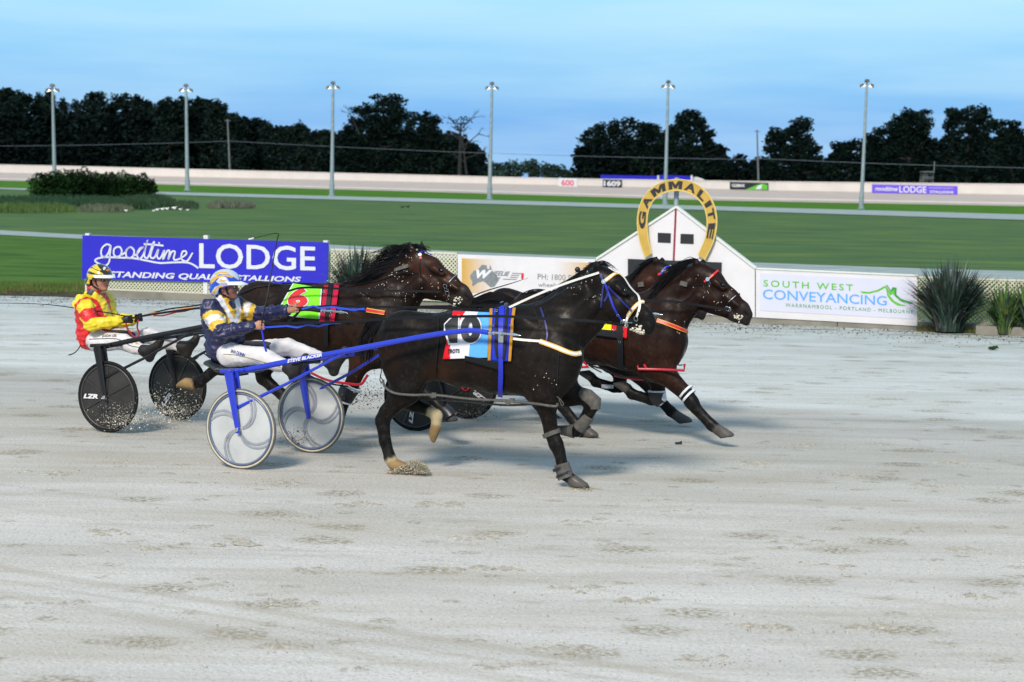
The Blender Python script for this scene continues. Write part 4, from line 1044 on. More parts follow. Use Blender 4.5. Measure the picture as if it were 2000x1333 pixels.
# ============================================================ SDF MODELLER (smooth unions of tapered capsules -> one continuous skin)
class SDF:
    def __init__(s, n, h=0.012):
        s.P = []; s.n = np.array(n, float); s.h = h
    def cap(s, a, b, r0, r1, k=0.03, sc=1.0, tag=0, cut=None, neg=False):
        s.P.append(('c', np.array(a, float), np.array(b, float), r0, r1, k, sc, tag, cut, neg)); return s
    def ell(s, c, R, k=0.03, tag=0, M_=None, neg=False, cut=None):
        s.P.append(('e', np.array(c, float), R, None, None, k, M_, tag, cut, neg)); return s
    def mesh(s):
        h = s.h; lo = np.full(3, 1e9); hi = -lo
        for p in s.P:
            if p[9]: continue
            if p[0] == 'c':
                m = max(p[3], p[4]) * max(1, p[6]) + .03; lo = np.minimum(lo, np.minimum(p[1], p[2]) - m); hi = np.maximum(hi, np.maximum(p[1], p[2]) + m)
            else:
                m = max(p[2]) + .03; lo = np.minimum(lo, p[1] - m); hi = np.maximum(hi, p[1] + m)
        dim = np.ceil((hi - lo) / h).astype(int) + 2
        F = np.full(dim, 1.0, np.float32); D = np.full(dim, 9.0, np.float32); T = np.zeros(dim, np.int16)
        ax = [lo[i] + h * np.arange(dim[i]) for i in range(3)]
        for p in s.P:
            k = p[5]; mg = k + .03
            if p[0] == 'c':
                m = max(p[3], p[4]) * max(1, p[6]) + mg; l2 = np.minimum(p[1], p[2]) - m; h2 = np.maximum(p[1], p[2]) + m
            else: m = max(p[2]) + mg; l2 = p[1] - m; h2 = p[1] + m
            i0 = np.clip(((l2 - lo) / h).astype(int), 0, dim - 1); i1 = np.clip(((h2 - lo) / h).astype(int) + 2, 1, dim)
            sl = tuple(slice(a, b) for a, b in zip(i0, i1))
            X = np.stack(np.meshgrid(ax[0][sl[0]], ax[1][sl[1]], ax[2][sl[2]], indexing='ij'), -1)
            if p[0] == 'c':
                a, b, sc = p[1], p[2], p[6]; v = X - a; ab = b - a; L2 = max((ab @ ab), 1e-9)
                t = np.clip((v @ ab) / L2, 0, 1); w = v - t[..., None] * ab
                if sc != 1.0:
                    l = w @ s.n; w = w + ((l / sc - l)[..., None]) * s.n
                d = (np.sqrt((w * w).sum(-1)) - (p[3] + (p[4] - p[3]) * t)) * min(1, sc)
            else:
                w = X - p[1]
                R = np.array(p[2]); Mt = p[6] if p[6] is not None else np.eye(3)
                u = (w @ Mt.T) / R   # rows of Mt = local axes
                q = np.sqrt((u * u).sum(-1)); q2 = np.sqrt(((u / R) ** 2).sum(-1)) + 1e-9
                d = q * (q - 1) / q2
            if p[8] is not None:
                cp, cn = p[8]; d = np.maximum(d, (X - np.array(cp)) @ np.array(cn))
            f = F[sl]
            if p[9]:
                hh = np.maximum(k - np.abs(-d - f), 0) / k; F[sl] = np.maximum(f, -d) + hh * hh * k / 4
                m_ = d < h; T[sl] = np.where(m_, p[7], T[sl]); continue
            hh = np.maximum(k - np.abs(d - f), 0) / k; F[sl] = np.minimum(f, d) - hh * hh * k / 4
            m_ = d < D[sl]; D[sl] = np.where(m_, d, D[sl]); T[sl] = np.where(m_, p[7], T[sl])
        # surface nets
        S = F < 0
        c = [S[a:dim[0] - 1 + a, b:dim[1] - 1 + b, e_:dim[2] - 1 + e_] for a in (0, 1) for b in (0, 1) for e_ in (0, 1)]
        n = sum(x.astype(np.int8) for x in c); act = (n > 0) & (n < 8)
        I = np.argwhere(act); idx = np.full(act.shape, -1, np.int64); idx[act] = np.arange(len(I))
        acc = np.zeros((len(I), 3)); cnt = np.zeros(len(I))
        C = [(a, b, e_) for a in (0, 1) for b in (0, 1) for e_ in (0, 1)]
        for i in range(8):
            for j in range(i + 1, 8):
                df = np.abs(np.array(C[i]) - np.array(C[j]))
                if df.sum() != 1: continue
                A = F[tuple((I + C[i]).T)]; B = F[tuple((I + C[j]).T)]; m_ = (A < 0) != (B < 0)
                t = np.where(m_, A / np.where(A == B, 1, A - B), 0)
                pt = I + np.array(C[i]) + t[:, None] * (np.array(C[j]) - np.array(C[i])); acc[m_] += pt[m_]; cnt[m_] += 1
        V = lo + h * acc / cnt[:, None]
        Q = []
        for a in range(3):
            b, e_ = (a + 1) % 3, (a + 2) % 3
            s0 = [slice(1, -1)] * 3; s1 = [slice(1, -1)] * 3; s0[a] = slice(0, -1); s1[a] = slice(1, None)
            A = S[tuple(s0)]; B = S[tuple(s1)]
            off_ = np.array([1, 1, 1]); off_[a] = 0
            for m_, fl in ((A & ~B, False), (~A & B, True)):
                J = np.argwhere(m_) + off_
                ub = np.eye(3, dtype=int)[b]; ue = np.eye(3, dtype=int)[e_]
                q = np.stack([idx[tuple((J - ub - ue).T)], idx[tuple((J - ue).T)], idx[tuple(J.T)], idx[tuple((J - ub).T)]], -1)
                Q.append(q[:, ::-1] if fl else q)
        Q = np.concatenate(Q); Q = Q[(Q >= 0).all(1)]
        tg = T[tuple((I + (np.clip(acc / cnt[:, None] - I, 0, 1) > .5)).T)]
        # light smoothing
        E = np.concatenate([Q[:, [0, 1]], Q[:, [1, 2]], Q[:, [2, 3]], Q[:, [3, 0]]]); E = np.concatenate([E, E[:, ::-1]])
        for _ in range(2):
            sm = np.zeros_like(V); ct = np.zeros(len(V)); np.add.at(sm, E[:, 0], V[E[:, 1]]); np.add.at(ct, E[:, 0], 1)
            V = V * .5 + .5 * sm / np.maximum(ct, 1)[:, None]
        s.E = E
        return V, Q, tg
def smooth_cols(Cc, E, it=2):
    for _ in range(it):
        sm = np.zeros_like(Cc); ct = np.zeros(len(Cc)); np.add.at(sm, E[:, 0], Cc[E[:, 1]]); np.add.at(ct, E[:, 0], 1); Cc = Cc * .5 + .5 * sm / np.maximum(ct, 1)[:, None]
    return Cc
def skin(name, V, Q, cols, material, parent=None, origin=None):
    me = bpy.data.meshes.new(name)
    o = np.array(parent.matrix_world.translation if parent is not None else origin)
    me.from_pydata((V - o).tolist(), [], Q.tolist()); me.materials.append(material)
    me.polygons.foreach_set('use_smooth', [True] * len(me.polygons))
    if cols is not None:
        if cols.shape[1] == 3: cols = np.concatenate([cols, np.ones((len(cols), 1))], 1)
        ca = me.color_attributes.new('Col', 'FLOAT_COLOR', 'POINT'); ca.data.foreach_set('color', cols.astype(np.float32).reshape(-1))
    bm = bmesh.new(); bm.from_mesh(me); bmesh.ops.recalc_face_normals(bm, faces=bm.faces); bm.to_mesh(me); bm.free()
    ob = bpy.data.objects.new(name, me); COL.objects.link(ob)
    if parent is not None: ob.parent = parent
    ob.matrix_world = Matrix.Translation(o)
    return ob
def bvh_of(V, Q):
    return BVHTree.FromPolygons([tuple(v) for v in V], [tuple(q) for q in Q])
def pixels(V):
    v = (np.array(V) - np.array(CPOS)) @ np.array(CM)
    return np.stack([1000 + FPX * v[:, 0] / -v[:, 2], 666.5 - FPX * v[:, 1] / -v[:, 2]], -1)
def inpoly(P, poly):
    x, y = P[:, 0], P[:, 1]; r = np.zeros(len(P), bool); n = len(poly)
    for i in range(n):
        x1, y1 = poly[i]; x2, y2 = poly[(i + 1) % n]
        c = ((y1 > y) != (y2 > y)) & (x < (x2 - x1) * (y - y1) / ((y2 - y1) + 1e-12) + x1); r ^= c
    return r

# ============================================================ HORSES
def hide(name, rough, spec):
    m = mat(name, (1, 1, 1), rough, var=0.25, scale=9, attr='Col', spec=spec, bump=0.25)
    t = m.node_tree; nn = t.nodes.new('ShaderNodeTexNoise'); nn.inputs['Scale'].default_value = 14; nn.inputs['Detail'].default_value = 6; g = t.nodes.new('ShaderNodeTexCoord'); t.links.new(g.outputs['Object'], nn.inputs[0])
    r_ = t.nodes.new('ShaderNodeMapRange'); r_.inputs['From Min'].default_value = .35; r_.inputs['From Max'].default_value = .65; r_.inputs['To Min'].default_value = rough - .12; r_.inputs['To Max'].default_value = rough + .22; t.links.new(nn.outputs[0], r_.inputs[0]); t.links.new(r_.outputs[0], t.nodes['Principled BSDF'].inputs['Roughness'])
    b = t.nodes['Principled BSDF']; pv = b.inputs['Base Color'].links[0].from_socket; n2 = t.nodes.new('ShaderNodeTexNoise'); n2.inputs['Scale'].default_value = 30; n2.inputs['Detail'].default_value = 5; t.links.new(g.outputs['Object'], n2.inputs[0])
    sx = t.nodes.new('ShaderNodeSeparateXYZ'); ge = t.nodes.new('ShaderNodeNewGeometry'); t.links.new(ge.outputs['Position'], sx.inputs[0]); rz = t.nodes.new('ShaderNodeMapRange'); rz.inputs['From Min'].default_value = 1.0; rz.inputs['From Max'].default_value = 0.1; rz.inputs['To Min'].default_value = 0.03; rz.inputs['To Max'].default_value = 0.16; t.links.new(sx.outputs['Z'], rz.inputs[0])
    ad = t.nodes.new('ShaderNodeMath'); ad.operation = 'ADD'; t.links.new(n2.outputs[0], ad.inputs[0]); t.links.new(rz.outputs[0], ad.inputs[1]); r2 = t.nodes.new('ShaderNodeMapRange'); r2.inputs['From Min'].default_value = .58; r2.inputs['From Max'].default_value = .80; r2.inputs['To Max'].default_value = .10; t.links.new(ad.outputs[0], r2.inputs[0])
    mx_ = t.nodes.new('ShaderNodeMix'); mx_.data_type = 'RGBA'; t.links.new(r2.outputs[0], mx_.inputs[0]); t.links.new(pv, mx_.inputs[6]); mx_.inputs[7].default_value = (.11, .095, .075, 1); t.links.new(mx_.outputs[2], b.inputs['Base Color'])
    return m
M['coat'] = hide('horse_coat', 0.42, 0.13)
M['hair'] = mat('horse_hair', (0.004, 0.004, 0.006), 0.55, var=0.3, scale=30, spec=0.15)
M['hoof'] = mat('hoof_horn', (0.10, 0.09, 0.08), 0.6, var=0.3, scale=20)
M['eye'] = mat('eye', (0.008, 0.006, 0.005), 0.08, var=0.02, spec=0.8)
M['foam'] = mat('white_foam', (0.62, 0.58, 0.48), 0.7, var=0.3, scale=60, bump=.6)

class Horse:
    pass
HEAD_A = dict(  # traced on the near horse, photo pixels
    poll=(1168, 517), nose=(1279, 628))
def similarity(a0, a1, b0, b1):
    za, zb = complex(a1[0] - a0[0], a1[1] - a0[1]), complex(b1[0] - b0[0], b1[1] - b0[1]); q = zb / za
    def f(p): w = complex(*b0) + q * complex(p[0] - a0[0], p[1] - a0[1]); return (w.real, w.imag)
    return f, abs(q)
def build_horse(name, label, F, K, body, neck, head, legs, pal, prims=(), group='harness racing horses', lat0=0.0, ears=None, eye=True, vox=0.012):
    """F frame; K photo pixels per metre; body [(x,y,r,sc,lat)] chain; neck chain; head=(poll,nose); legs list"""
    H = Horse(); H.F = F; H.K = K; H.lat0 = lat0
    P = lambda x, y, l=0.0: F.S(x, y, l + lat0)
    s = SDF(F.n, vox)
    # tags: 0 body 1 dark leg 2 muzzle 3 sock 4 hoof 5 nostril 6 belly/flank warm 7 hind warm
    for i in range(len(body) - 1):
        a, b = body[i], body[i + 1]
        s.cap(P(a[0], a[1]), P(b[0], b[1]), a[2] / K, b[2] / K, .05, (a[3] + b[3]) / 2, 0)
    for i in range(len(neck) - 1):
        a, b = neck[i], neck[i + 1]
        s.cap(P(a[0], a[1]), P(b[0], b[1]), a[2] / K, b[2] / K, .07, (a[3] + b[3]) / 2, 0)
    for q in prims:   # (x0,y0,x1,y1,r0,r1,lat,sc,tag)
        for sg in (1, -1):
            s.cap(P(q[0], q[1], sg * q[6]), P(q[2], q[3], sg * q[6]), q[4] / K, q[5] / K, q[9] if len(q) > 9 else .075, q[7], q[8])
    # head, transferred from the traced one
    f, sc = similarity(HEAD_A['poll'], HEAD_A['nose'], *head); H.hf = f
    def hc(x0, y0, r0, x1, y1, r1, w, tg=0, k=.03, l=0.0):
        for sg in ((1, -1) if l else (1,)):
            s.cap(P(*f((x0, y0)), l * sg), P(*f((x1, y1)), l * sg), r0 * sc / K, r1 * sc / K, k, w, tg)
    hc(1172, 545, 27, 1198, 560, 25, .74)
    hc(1198, 561, 24, 1236, 596, 18, .62)
    hc(1236, 596, 17.5, 1259, 618, 14.5, .66, 0)
    hc(1261, 620, 15, 1268, 632, 14.5, .80, 2)
    hc(1184, 590, 29, 1198, 599, 25, .48, 0, .02)
    hc(1192, 606, 19, 1238, 634, 9, .5)
    hc(1240, 634, 9, 1252, 643, 8, .9, 2)
    hc(1180, 585, 20, 1200, 600, 18, .4, 0, .03, .055)          # cheeks
    hc(1205, 560, 8, 1222, 573, 7, 1.0, 0, .03, .075)          # brow
    hc(1262, 640, 9, 1268, 648, 8, 1.0, 2)                     # upper lip
    hc(1222, 590, 7, 1250, 612, 5, .7, 0, .02, .055)           # facial crest
    for sg in (1, -1):
        s.cap(P(*f((1270, 634)), sg * .056 * sc), P(*f((1266, 628)), sg * .056 * sc), 4.2 * sc / K, 3 * sc / K, .012, 1.0, 5, None, True)
        s.cap(P(*f((1220, 568)), sg * .088 * sc), P(*f((1222, 568)), sg * .088 * sc), 4.2 * sc / K, 4.2 * sc / K, .02, 1, 5, None, True)
        e = (ears or [(1170, 533, 1163, 508), (1178, 532, 1181, 511)])[0 if sg > 0 else 1]
        e0, e1 = f((e[0], e[1])), f((e[2], e[3])); em = ((e0[0] + e1[0]) / 2, (e0[1] + e1[1]) / 2)
        s.cap(P(*e0, sg * .05), P(*em, sg * .062), 6.5 * sc / K, 8.0 * sc / K, .02, .6, 0)
        s.cap(P(*em, sg * .062), P(*e1, sg * .068), 8.0 * sc / K, 1.5 * sc / K, .015, .6, 1)
    H.hooves = []
    for lg in legs:
        J = lg['J']; R = lg['R']; lat = lg['lat']; dk = lg.get('dark', 2); n = len(J)
        for i in range(n - 1):
            l0 = lat[i] if isinstance(lat, (list, tuple)) else lat; l1 = lat[i + 1] if isinstance(lat, (list, tuple)) else lat
            tg = 1 if i >= dk else 0
            if lg.get('sock') is not None and i >= lg['sock']: tg = 3
            w = lg['W'][i] if 'W' in lg else (.55 if i == 0 else .75)
            s.cap(P(*J[i], l0), P(*J[i + 1], l1), R[i] / K, R[i + 1] / K, .045 if i < 2 else .018, w, tg)
        # hoof: flared cone cut flat at the sole
        l1 = lat[-1] if isinstance(lat, (list, tuple)) else lat
        c0 = P(*J[-1], l1); toe = P(*lg['toe'], l1); heel = P(*lg['heel'], l1)
        mid = (toe + heel) / 2; ax = (toe - heel).normalized(); up = (c0 - mid); nrm = up - ax * up.dot(ax); nrm.normalize()
        cut = (tuple(mid), tuple(-nrm))
        s.cap(c0 - nrm * .0, mid + ax * ((toe - heel).length * .18) , R[-1] / K * 1.05, (toe - heel).length * .40, .006, .85, 4 if not lg.get('palehoof') else 9, cut)
        s.cap(c0 + nrm * .005, toe - ax * .01, R[-1] / K * .9, .018, .02, .9, 4 if not lg.get('palehoof') else 9, cut)
    V, Q, tg = s.mesh()
    tagcol = {0: pal['body'], 1: pal['dark'], 2: pal['muzzle'], 3: (0.46, 0.38, 0.24), 4: (0.075, 0.07, 0.066), 5: (0.006, 0.005, 0.005), 6: pal.get('warm', pal['body']), 7: pal.get('warm', pal['body']), 9: (0.24, 0.16, 0.075)}
    Cc = np.array([tagcol[int(t)] for t in tg])
    Cc = smooth_cols(Cc, s.E, 3)
    # coat: dark topline, warmer flank and behind the elbow - patches of real coat colour
    px = pixels(V)
    for (x, y, r, c, a) in pal.get('patches', ()):
        d = np.hypot(px[:, 0] - x, (px[:, 1] - y)); w = np.clip(1 - d / r, 0, 1)[:, None] ** 1.2 * a * (tg == 0)[:, None]; Cc = Cc * (1 - w) + np.array(c) * w
    o = F.W(F.loc(P(*body[len(body) // 2][:2]))[0], 0, lat0)
    H.V, H.Q = V, Q; H.bvh = bvh_of(V, Q)
    H.ob = skin(name, V, Q, Cc, M['coat'], None, o)
    tag(H.ob, label, 'horse', group)
    for sg in (1, -1) if eye else ():
        c = P(*f((1220.5, 568)), sg * .073 * sc); mb = MB(); mb.sphere(c, .0165, 14, 10); mb.build('eye', M['eye'], H.ob, smooth=True)
    H.P = P; H.sc = sc
    return H
def cast(H, px, py, off_=0.006):
    """the point of the horse's near side seen at a photo pixel, lifted off the coat"""
    r = ray(px, py); hit, nr, i, d = H.bvh.ray_cast(CPOS, r)
    if hit is None:
        # nearest silhouette point
        p = H.P(px, py, 0.0); q, nr, i, d = H.bvh.find_nearest(p)
        return q + nr * off_, nr
    if nr.dot(r) > 0: nr = -nr
    return hit + nr * off_, nr
def strap(H, pts, w, m_, name='strap', off_=0.006, f=None, step=4.0, parent=None, th=0.0022):
    if f: pts = [f(p) for p in pts]
    q = []
    for a, b in zip(pts[:-1], pts[1:]):
        n = max(1, int(math.hypot(b[0] - a[0], b[1] - a[1]) / step))
        q += [(a[0] + (b[0] - a[0]) * i / n, a[1] + (b[1] - a[1]) * i / n) for i in range(n)]
    q.append(pts[-1]); hs_ = [cast(H, *p, off_) for p in q]
    P_ = [h[0] for h in hs_]; Nn = [h[1] for h in hs_]
    for _ in range(2):
        P_ = [P_[0]] + [(P_[i - 1] + P_[i] * 2 + P_[i + 1]) / 4 for i in range(1, len(P_) - 1)] + [P_[-1]]
        Nn = [Nn[0]] + [((Nn[i - 1] + Nn[i] * 2 + Nn[i + 1]) / 4).normalized() for i in range(1, len(Nn) - 1)] + [Nn[-1]]
    P_ = [p + n * .003 for p, n in zip(P_, Nn)]
    mb = MB(); mb.ribbon(P_, w, Nn, th); return mb.build(name, m_, parent or H.ob)
def cloth(H, quad, colf, material, name, off_=0.014, nu=40, nv=34, parent=None, trim=None):
    """rug draped on the horse: photo quad, cast on to the coat; the top edge wraps over the back"""
    Vv = []; C = []; 
    for j in range(nv + 1):
        for i in range(nu + 1):
            u, v = i / nu, j / nv; x, y = bil(quad, u, v)
            p, n = cast(H, x, y, off_); Vv.append(p); c = colf(u, v); C.append((*c, 1))
    A = np.array([tuple(p) for p in Vv]).reshape(nv + 1, nu + 1, 3)
    for _ in range(6):
        B = A.copy(); B[1:-1, 1:-1] = (A[:-2, 1:-1] + A[2:, 1:-1] + A[1:-1, :-2] + A[1:-1, 2:] + A[1:-1, 1:-1] * 2) / 6; A = B
    Vv = A.reshape(-1, 3)
    Fc = [(j * (nu + 1) + i, j * (nu + 1) + i + 1, (j + 1) * (nu + 1) + i + 1, (j + 1) * (nu + 1) + i) for j in range(nv) for i in range(nu)]
    ob = quickmesh(name, Vv, Fc, material, parent or H.ob, C)
    ob.data.polygons.foreach_set('use_smooth', [True] * len(ob.data.polygons))
    so = ob.modifiers.new('thickness', 'SOLIDIFY'); so.thickness = 0.006; so.offset = 0
    return ob
def hairs(name, roots, parent, seed, n_seg=7, w=0.006, material=None):
    """roots: list of (list of control points) guides; strands interpolate between neighbouring guides"""
    mb = MB(); r = random.Random(seed)
    for g0, g1, cnt, jit in roots:
        for _ in range(cnt):
            t = r.random(); L_ = r.uniform(.6, 1.08); j1 = Vector((r.gauss(0, jit), r.gauss(0, jit), r.gauss(0, jit))); j2 = Vector((r.gauss(0, jit), r.gauss(0, jit), r.gauss(0, jit)))
            pts = []
            for k in range(n_seg + 1):
                u = k / n_seg * L_; i = min(int(u * (len(g0) - 1)), len(g0) - 2); f_ = u * (len(g0) - 1) - i
                a = g0[i].lerp(g0[i + 1], f_).lerp(g1[i].lerp(g1[i + 1], f_), t); pts.append(a + j1 * u + j2 * u * math.sin(u * 5))
            mb.tube(pts, [w * (1 - .85 * (k / n_seg)) + .0008 for k in range(n_seg + 1)], 4)
    return mb.build(name, material or M['hair'], parent, smooth=True)
def ringm(mb, c, r, nrm, w=.003):
    nrm = Vector(nrm).normalized(); a = nrm.orthogonal().normalized(); b = nrm.cross(a)
    mb.tube([c + (a * math.cos(t) + b * math.sin(t)) * r for t in [2 * math.pi * i / 14 for i in range(14)]], w, 6, closed=True)

# --- shared frames (from the wheel contacts in the photograph)
WA = (G(470, 915.5) + G(607, 886)) / 2
WBm = (G(213, 843) + G(345, 822)) / 2
WCm = (G(830, 838) + G(893, 822)) / 2
HV = (math.cos(math.radians(-24)), math.sin(math.radians(-24)))
FA, FB, FC = Frame(WA, HV), Frame(WBm, HV), Frame(WCm, HV)

KA = 238.0
palA = dict(body=(0.0060, 0.0044, 0.0040), dark=(0.0042, 0.004, 0.0044), muzzle=(0.0055, 0.005, 0.006),
            patches=[(760, 700, 45, (0.020, 0.008, 0.0045), .8), (862, 735, 45, (0.045, 0.018, 0.007), .85), (1000, 760, 90, (0.014, 0.0078, 0.005), .6), (1050, 660, 70, (0.013, 0.0085, 0.006), .55), (1180, 610, 60, (0.010, 0.007, 0.0055), .5), (1245, 600, 26, (0.018, 0.010, 0.006), .6), (935, 720, 70, (0.016, 0.008, 0.005), .6)])
bodyA = [(788, 664, 50, .90), (830, 672, 60, .92), (900, 680, 75, .82), (980, 687, 83, .76), (1050, 692, 84, .66), (1082, 704, 42, .84)]
neckA = [(1052, 660, 64, .52), (1099, 634, 54, .44), (1136, 604, 46, .40), (1163, 568, 37, .42)]
primsA = [(790, 655, 800, 700, 50, 52, .10, .5, 0), (775, 675, 775, 712, 33, 28, .11, .7, 0), (808, 698, 826, 722, 32, 18, .14, .5, 0),
          (1086, 640, 1066, 735, 26, 40, .13, .42, 0), (1074, 700, 1058, 765, 40, 30, .15, .45, 0), (1112, 700, 1100, 735, 24, 24, .09, .7, 0), (990, 715, 920, 706, 48, 40, .12, .7, 0), (1000, 625, 1030, 640, 22, 30, .05, .7, 0),
          (1034, 722, 1058, 768, 26, 20, .215, .35, 0, .025), (1108, 706, 1096, 748, 15, 15, .07, .8, 0, .025), (838, 694, 812, 742, 24, 19, .185, .4, 0, .03), (768, 668, 774, 735, 27, 22, .165, .4, 0, .03),
          (1092, 678, 1158, 596, 19, 13, .105, .5, 0, .03), (1022, 634, 1088, 694, 15, 20, .195, .35, 0, .03), (792, 640, 815, 660, 22, 24, .14, .5, 0, .03), (1052, 618, 1130, 566, 16, 12, .085, .5, 0, .03)]
legsA = [
 dict(J=[(796, 715), (795, 762), (755, 806), (747, 822), (752, 862), (762, 896), (768, 906)], R=[42, 27, 16, 15.5, 12.5, 12.5, 11.5], lat=[.15, .15, .13, .13, .13, .13, .13], toe=(797, 918), heel=(762, 917), dark=2, sock=5, palehoof=1),
 dict(J=[(812, 715), (800, 760), (792, 786), (806, 790), (838, 802), (853, 812), (851, 834)], R=[40, 26, 15, 15, 11.5, 12, 10.5], lat=-.14, toe=(846, 864), heel=(836, 842), dark=2, sock=4, palehoof=1),
 dict(J=[(1078, 735), (1064, 778), (1077, 845), (1086, 868), (1092, 882), (1102, 925), (1120, 940)], R=[35, 20, 14.5, 14.5, 12, 12.5, 11], lat=[.16, .15, .13, .13, .13, .13, .13], toe=(1148, 953), heel=(1117, 953), dark=2),
 dict(J=[(1085, 735), (1104, 768), (1145, 777), (1157, 790), (1150, 806), (1126, 842), (1106, 842)], R=[36, 24, 16, 15, 12, 12, 10], lat=-.14, toe=(1084, 834), heel=(1092, 853), dark=2),
]
HA = build_horse('horse', 'near dark brown horse wearing the red white and blue number 10 cloth', FA, KA, bodyA, neckA, ((1168, 517), (1279, 628)), legsA, palA, primsA)
BAY = dict(body=(0.0125, 0.0060, 0.0040), dark=(0.0050, 0.0048, 0.0056), muzzle=(0.022, 0.017, 0.016))
# ---- brown horse with the green number 6 cloth
KB = 207.0
simB, scB = similarity((1131, 700), (741, 680), (793, 640), (461, 612))
def mapprims(sim, r):
    out = []
    for q in primsA:
        a = sim((q[0], q[1])); b = sim((q[2], q[3])); out.append((a[0], a[1], b[0], b[1], q[4] * r, q[5] * r) + tuple(q[6:]))
    return out
bodyB = [(500, 602, 43, .9), (540, 608, 53, .92), (590, 618, 62, .86), (640, 622, 67, .8), (700, 628, 69, .74), (745, 632, 62, .66), (762, 640, 38, .8)]
neckB = [(735, 610, 56, .52), (768, 585, 44, .44), (791, 557, 36, .40), (807, 528, 30, .42)]
legsB = [
 dict(J=[(520, 640), (512, 682), (462, 690), (448, 700), (420, 722), (390, 747), (376, 751)], R=[36, 23, 14.5, 14, 11.5, 11.5, 10], lat=[.15, .15, .13, .13, .13, .13, .13], toe=(346, 752), heel=(366, 735), palehoof=1),
 dict(J=[(525, 640), (545, 685), (513, 724), (514, 738), (532, 756), (550, 770), (556, 778)], R=[38, 26, 17, 15, 12, 12, 10], lat=-.14, toe=(575, 795), heel=(552, 792)),
 dict(J=[(712, 668), (706, 700), (688, 750), (678, 768), (672, 784), (658, 832), (648, 840)], R=[33, 21, 14.5, 14.5, 11.5, 11.5, 9.5], lat=[.16, .15, .13, .13, .13, .13, .13], toe=(655, 858), heel=(636, 852)),
 dict(J=[(735, 668), (755, 695), (805, 742), (818, 756), (828, 766), (862, 800), (872, 806)], R=[31, 21, 14.5, 14, 11, 11, 10], lat=-.14, toe=(892, 822), heel=(864, 827)),
]
palB = dict(BAY, patches=[(560, 580, 70, (.009, .0055, .0045), .8), (760, 570, 60, (.012, .007, .0055), .7), (850, 530, 60, (.034, .013, .0065), .7), (870, 545, 30, (.060, .020, .009), .7), (825, 515, 35, (.060, .020, .009), .6), (650, 670, 70, (.022, .009, .005), .7), (700, 705, 40, (.045, .016, .007), .8), (640, 590, 60, (.009, .006, .005), .6)])
EARB = [(1170, 535, 1157, 494), (1182, 530, 1187, 497)]
HB = build_horse('horse', 'brown horse with flying black mane wearing the green number 6 cloth', FB, KB, bodyB, neckB, ((809, 490), (921, 576)), legsB, palB, mapprims(simB, .87), ears=EARB)

# ---- leading bay horse with the yellow cloth
KC = 200.0
simC, _ = similarity((1131, 700), (741, 680), (1334, 668), (1003, 625))
bodyC = [(1034, 616, 43, .9), (1068, 624, 54, .92), (1115, 636, 60, .86), (1170, 646, 64, .8), (1235, 654, 69, .74), (1280, 662, 62, .68), (1298, 672, 38, .8)]
neckC = [(1262, 633, 54, .52), (1297, 608, 45, .44), (1328, 580, 37, .40), (1347, 552, 31, .42)]
legsC = [
 dict(J=[(1048, 660), (1072, 700), (1080, 760), (1088, 778), (1098, 794), (1128, 832), (1138, 838)], R=[36, 23, 14.5, 13.5, 11, 11, 10], lat=.13, toe=(1167, 853), heel=(1138, 855)),
 dict(J=[(1030, 655), (1020, 690), (985, 700), (972, 706), (950, 724), (928, 742), (918, 742)], R=[36, 26, 16, 15, 12, 12, 10], lat=-.13, toe=(898, 738), heel=(908, 728)),
 dict(J=[(1285, 690), (1290, 722), (1340, 770), (1351, 786), (1359, 798), (1390, 831), (1401, 839)], R=[32, 22, 14.5, 14, 11, 11, 10], lat=[.16, .15, .13, .13, .13, .13, .13], toe=(1432, 852), heel=(1403, 858)),
 dict(J=[(1268, 690), (1282, 722), (1285, 760), (1284, 778), (1272, 781), (1234, 770), (1225, 759)], R=[30, 20, 14, 14, 11, 10.5, 9.5], lat=-.14, toe=(1200, 749), heel=(1224, 744)),
]
palC = dict(body=(0.0125, 0.0050, 0.0034), dark=(0.0050, 0.0048, 0.0056), muzzle=(0.020, 0.015, 0.015),
            patches=[(1290, 600, 60, (.014, .007, .005), .7), (1400, 570, 45, (.024, .010, .006), .7), (1200, 680, 90, (.024, .0075, .004), .7), (1300, 720, 60, (.030, .0095, .005), .8), (1050, 590, 60, (.006, .005, .005), .8)])
HC = build_horse('horse', 'leading bay horse with a red browband wearing the yellow cloth', FC, KC, bodyC, neckC, ((1362, 512), (1467, 611)), legsC, palC, mapprims(simC, .84))

# ---- fourth horse, mostly hidden beyond the leading one
LD = -1.35
def mD(p, dy=0): return ((p[0] - 1000) * .945 + 1000 - 58, (p[1] - 345) * .945 + 345 + dy)
def mapch(ch, dy): return [(*mD((q[0], q[1]), dy), q[2] * .93, q[3]) for q in ch]
def mapleg(l): 
    d = dict(l); d['J'] = [mD(p, 8 * max(0, 1 - i / 3)) for i, p in enumerate(l['J'])]; d['toe'] = mD(l['toe']); d['heel'] = mD(l['heel']); d['R'] = [r * .95 for r in l['R']]; return d
legsD = [mapleg(l) for l in legsC]
simD = lambda p: mD(simC(p), 8)
palD = dict(body=(0.009, 0.0048, 0.004), dark=(0.005, 0.0048, 0.0055), muzzle=(0.016, 0.013, 0.013), patches=[(1270, 545, 40, (.05, .018, .010), .8)])
HD_ = build_horse('horse', 'dark horse with white star hidden beyond the leading bay horse', FC, 190.0, mapch(bodyC, 12), mapch(neckC, 4), ((1283, 508), (1380, 602)), legsD, palD, mapprims(simD, .79), lat0=LD)

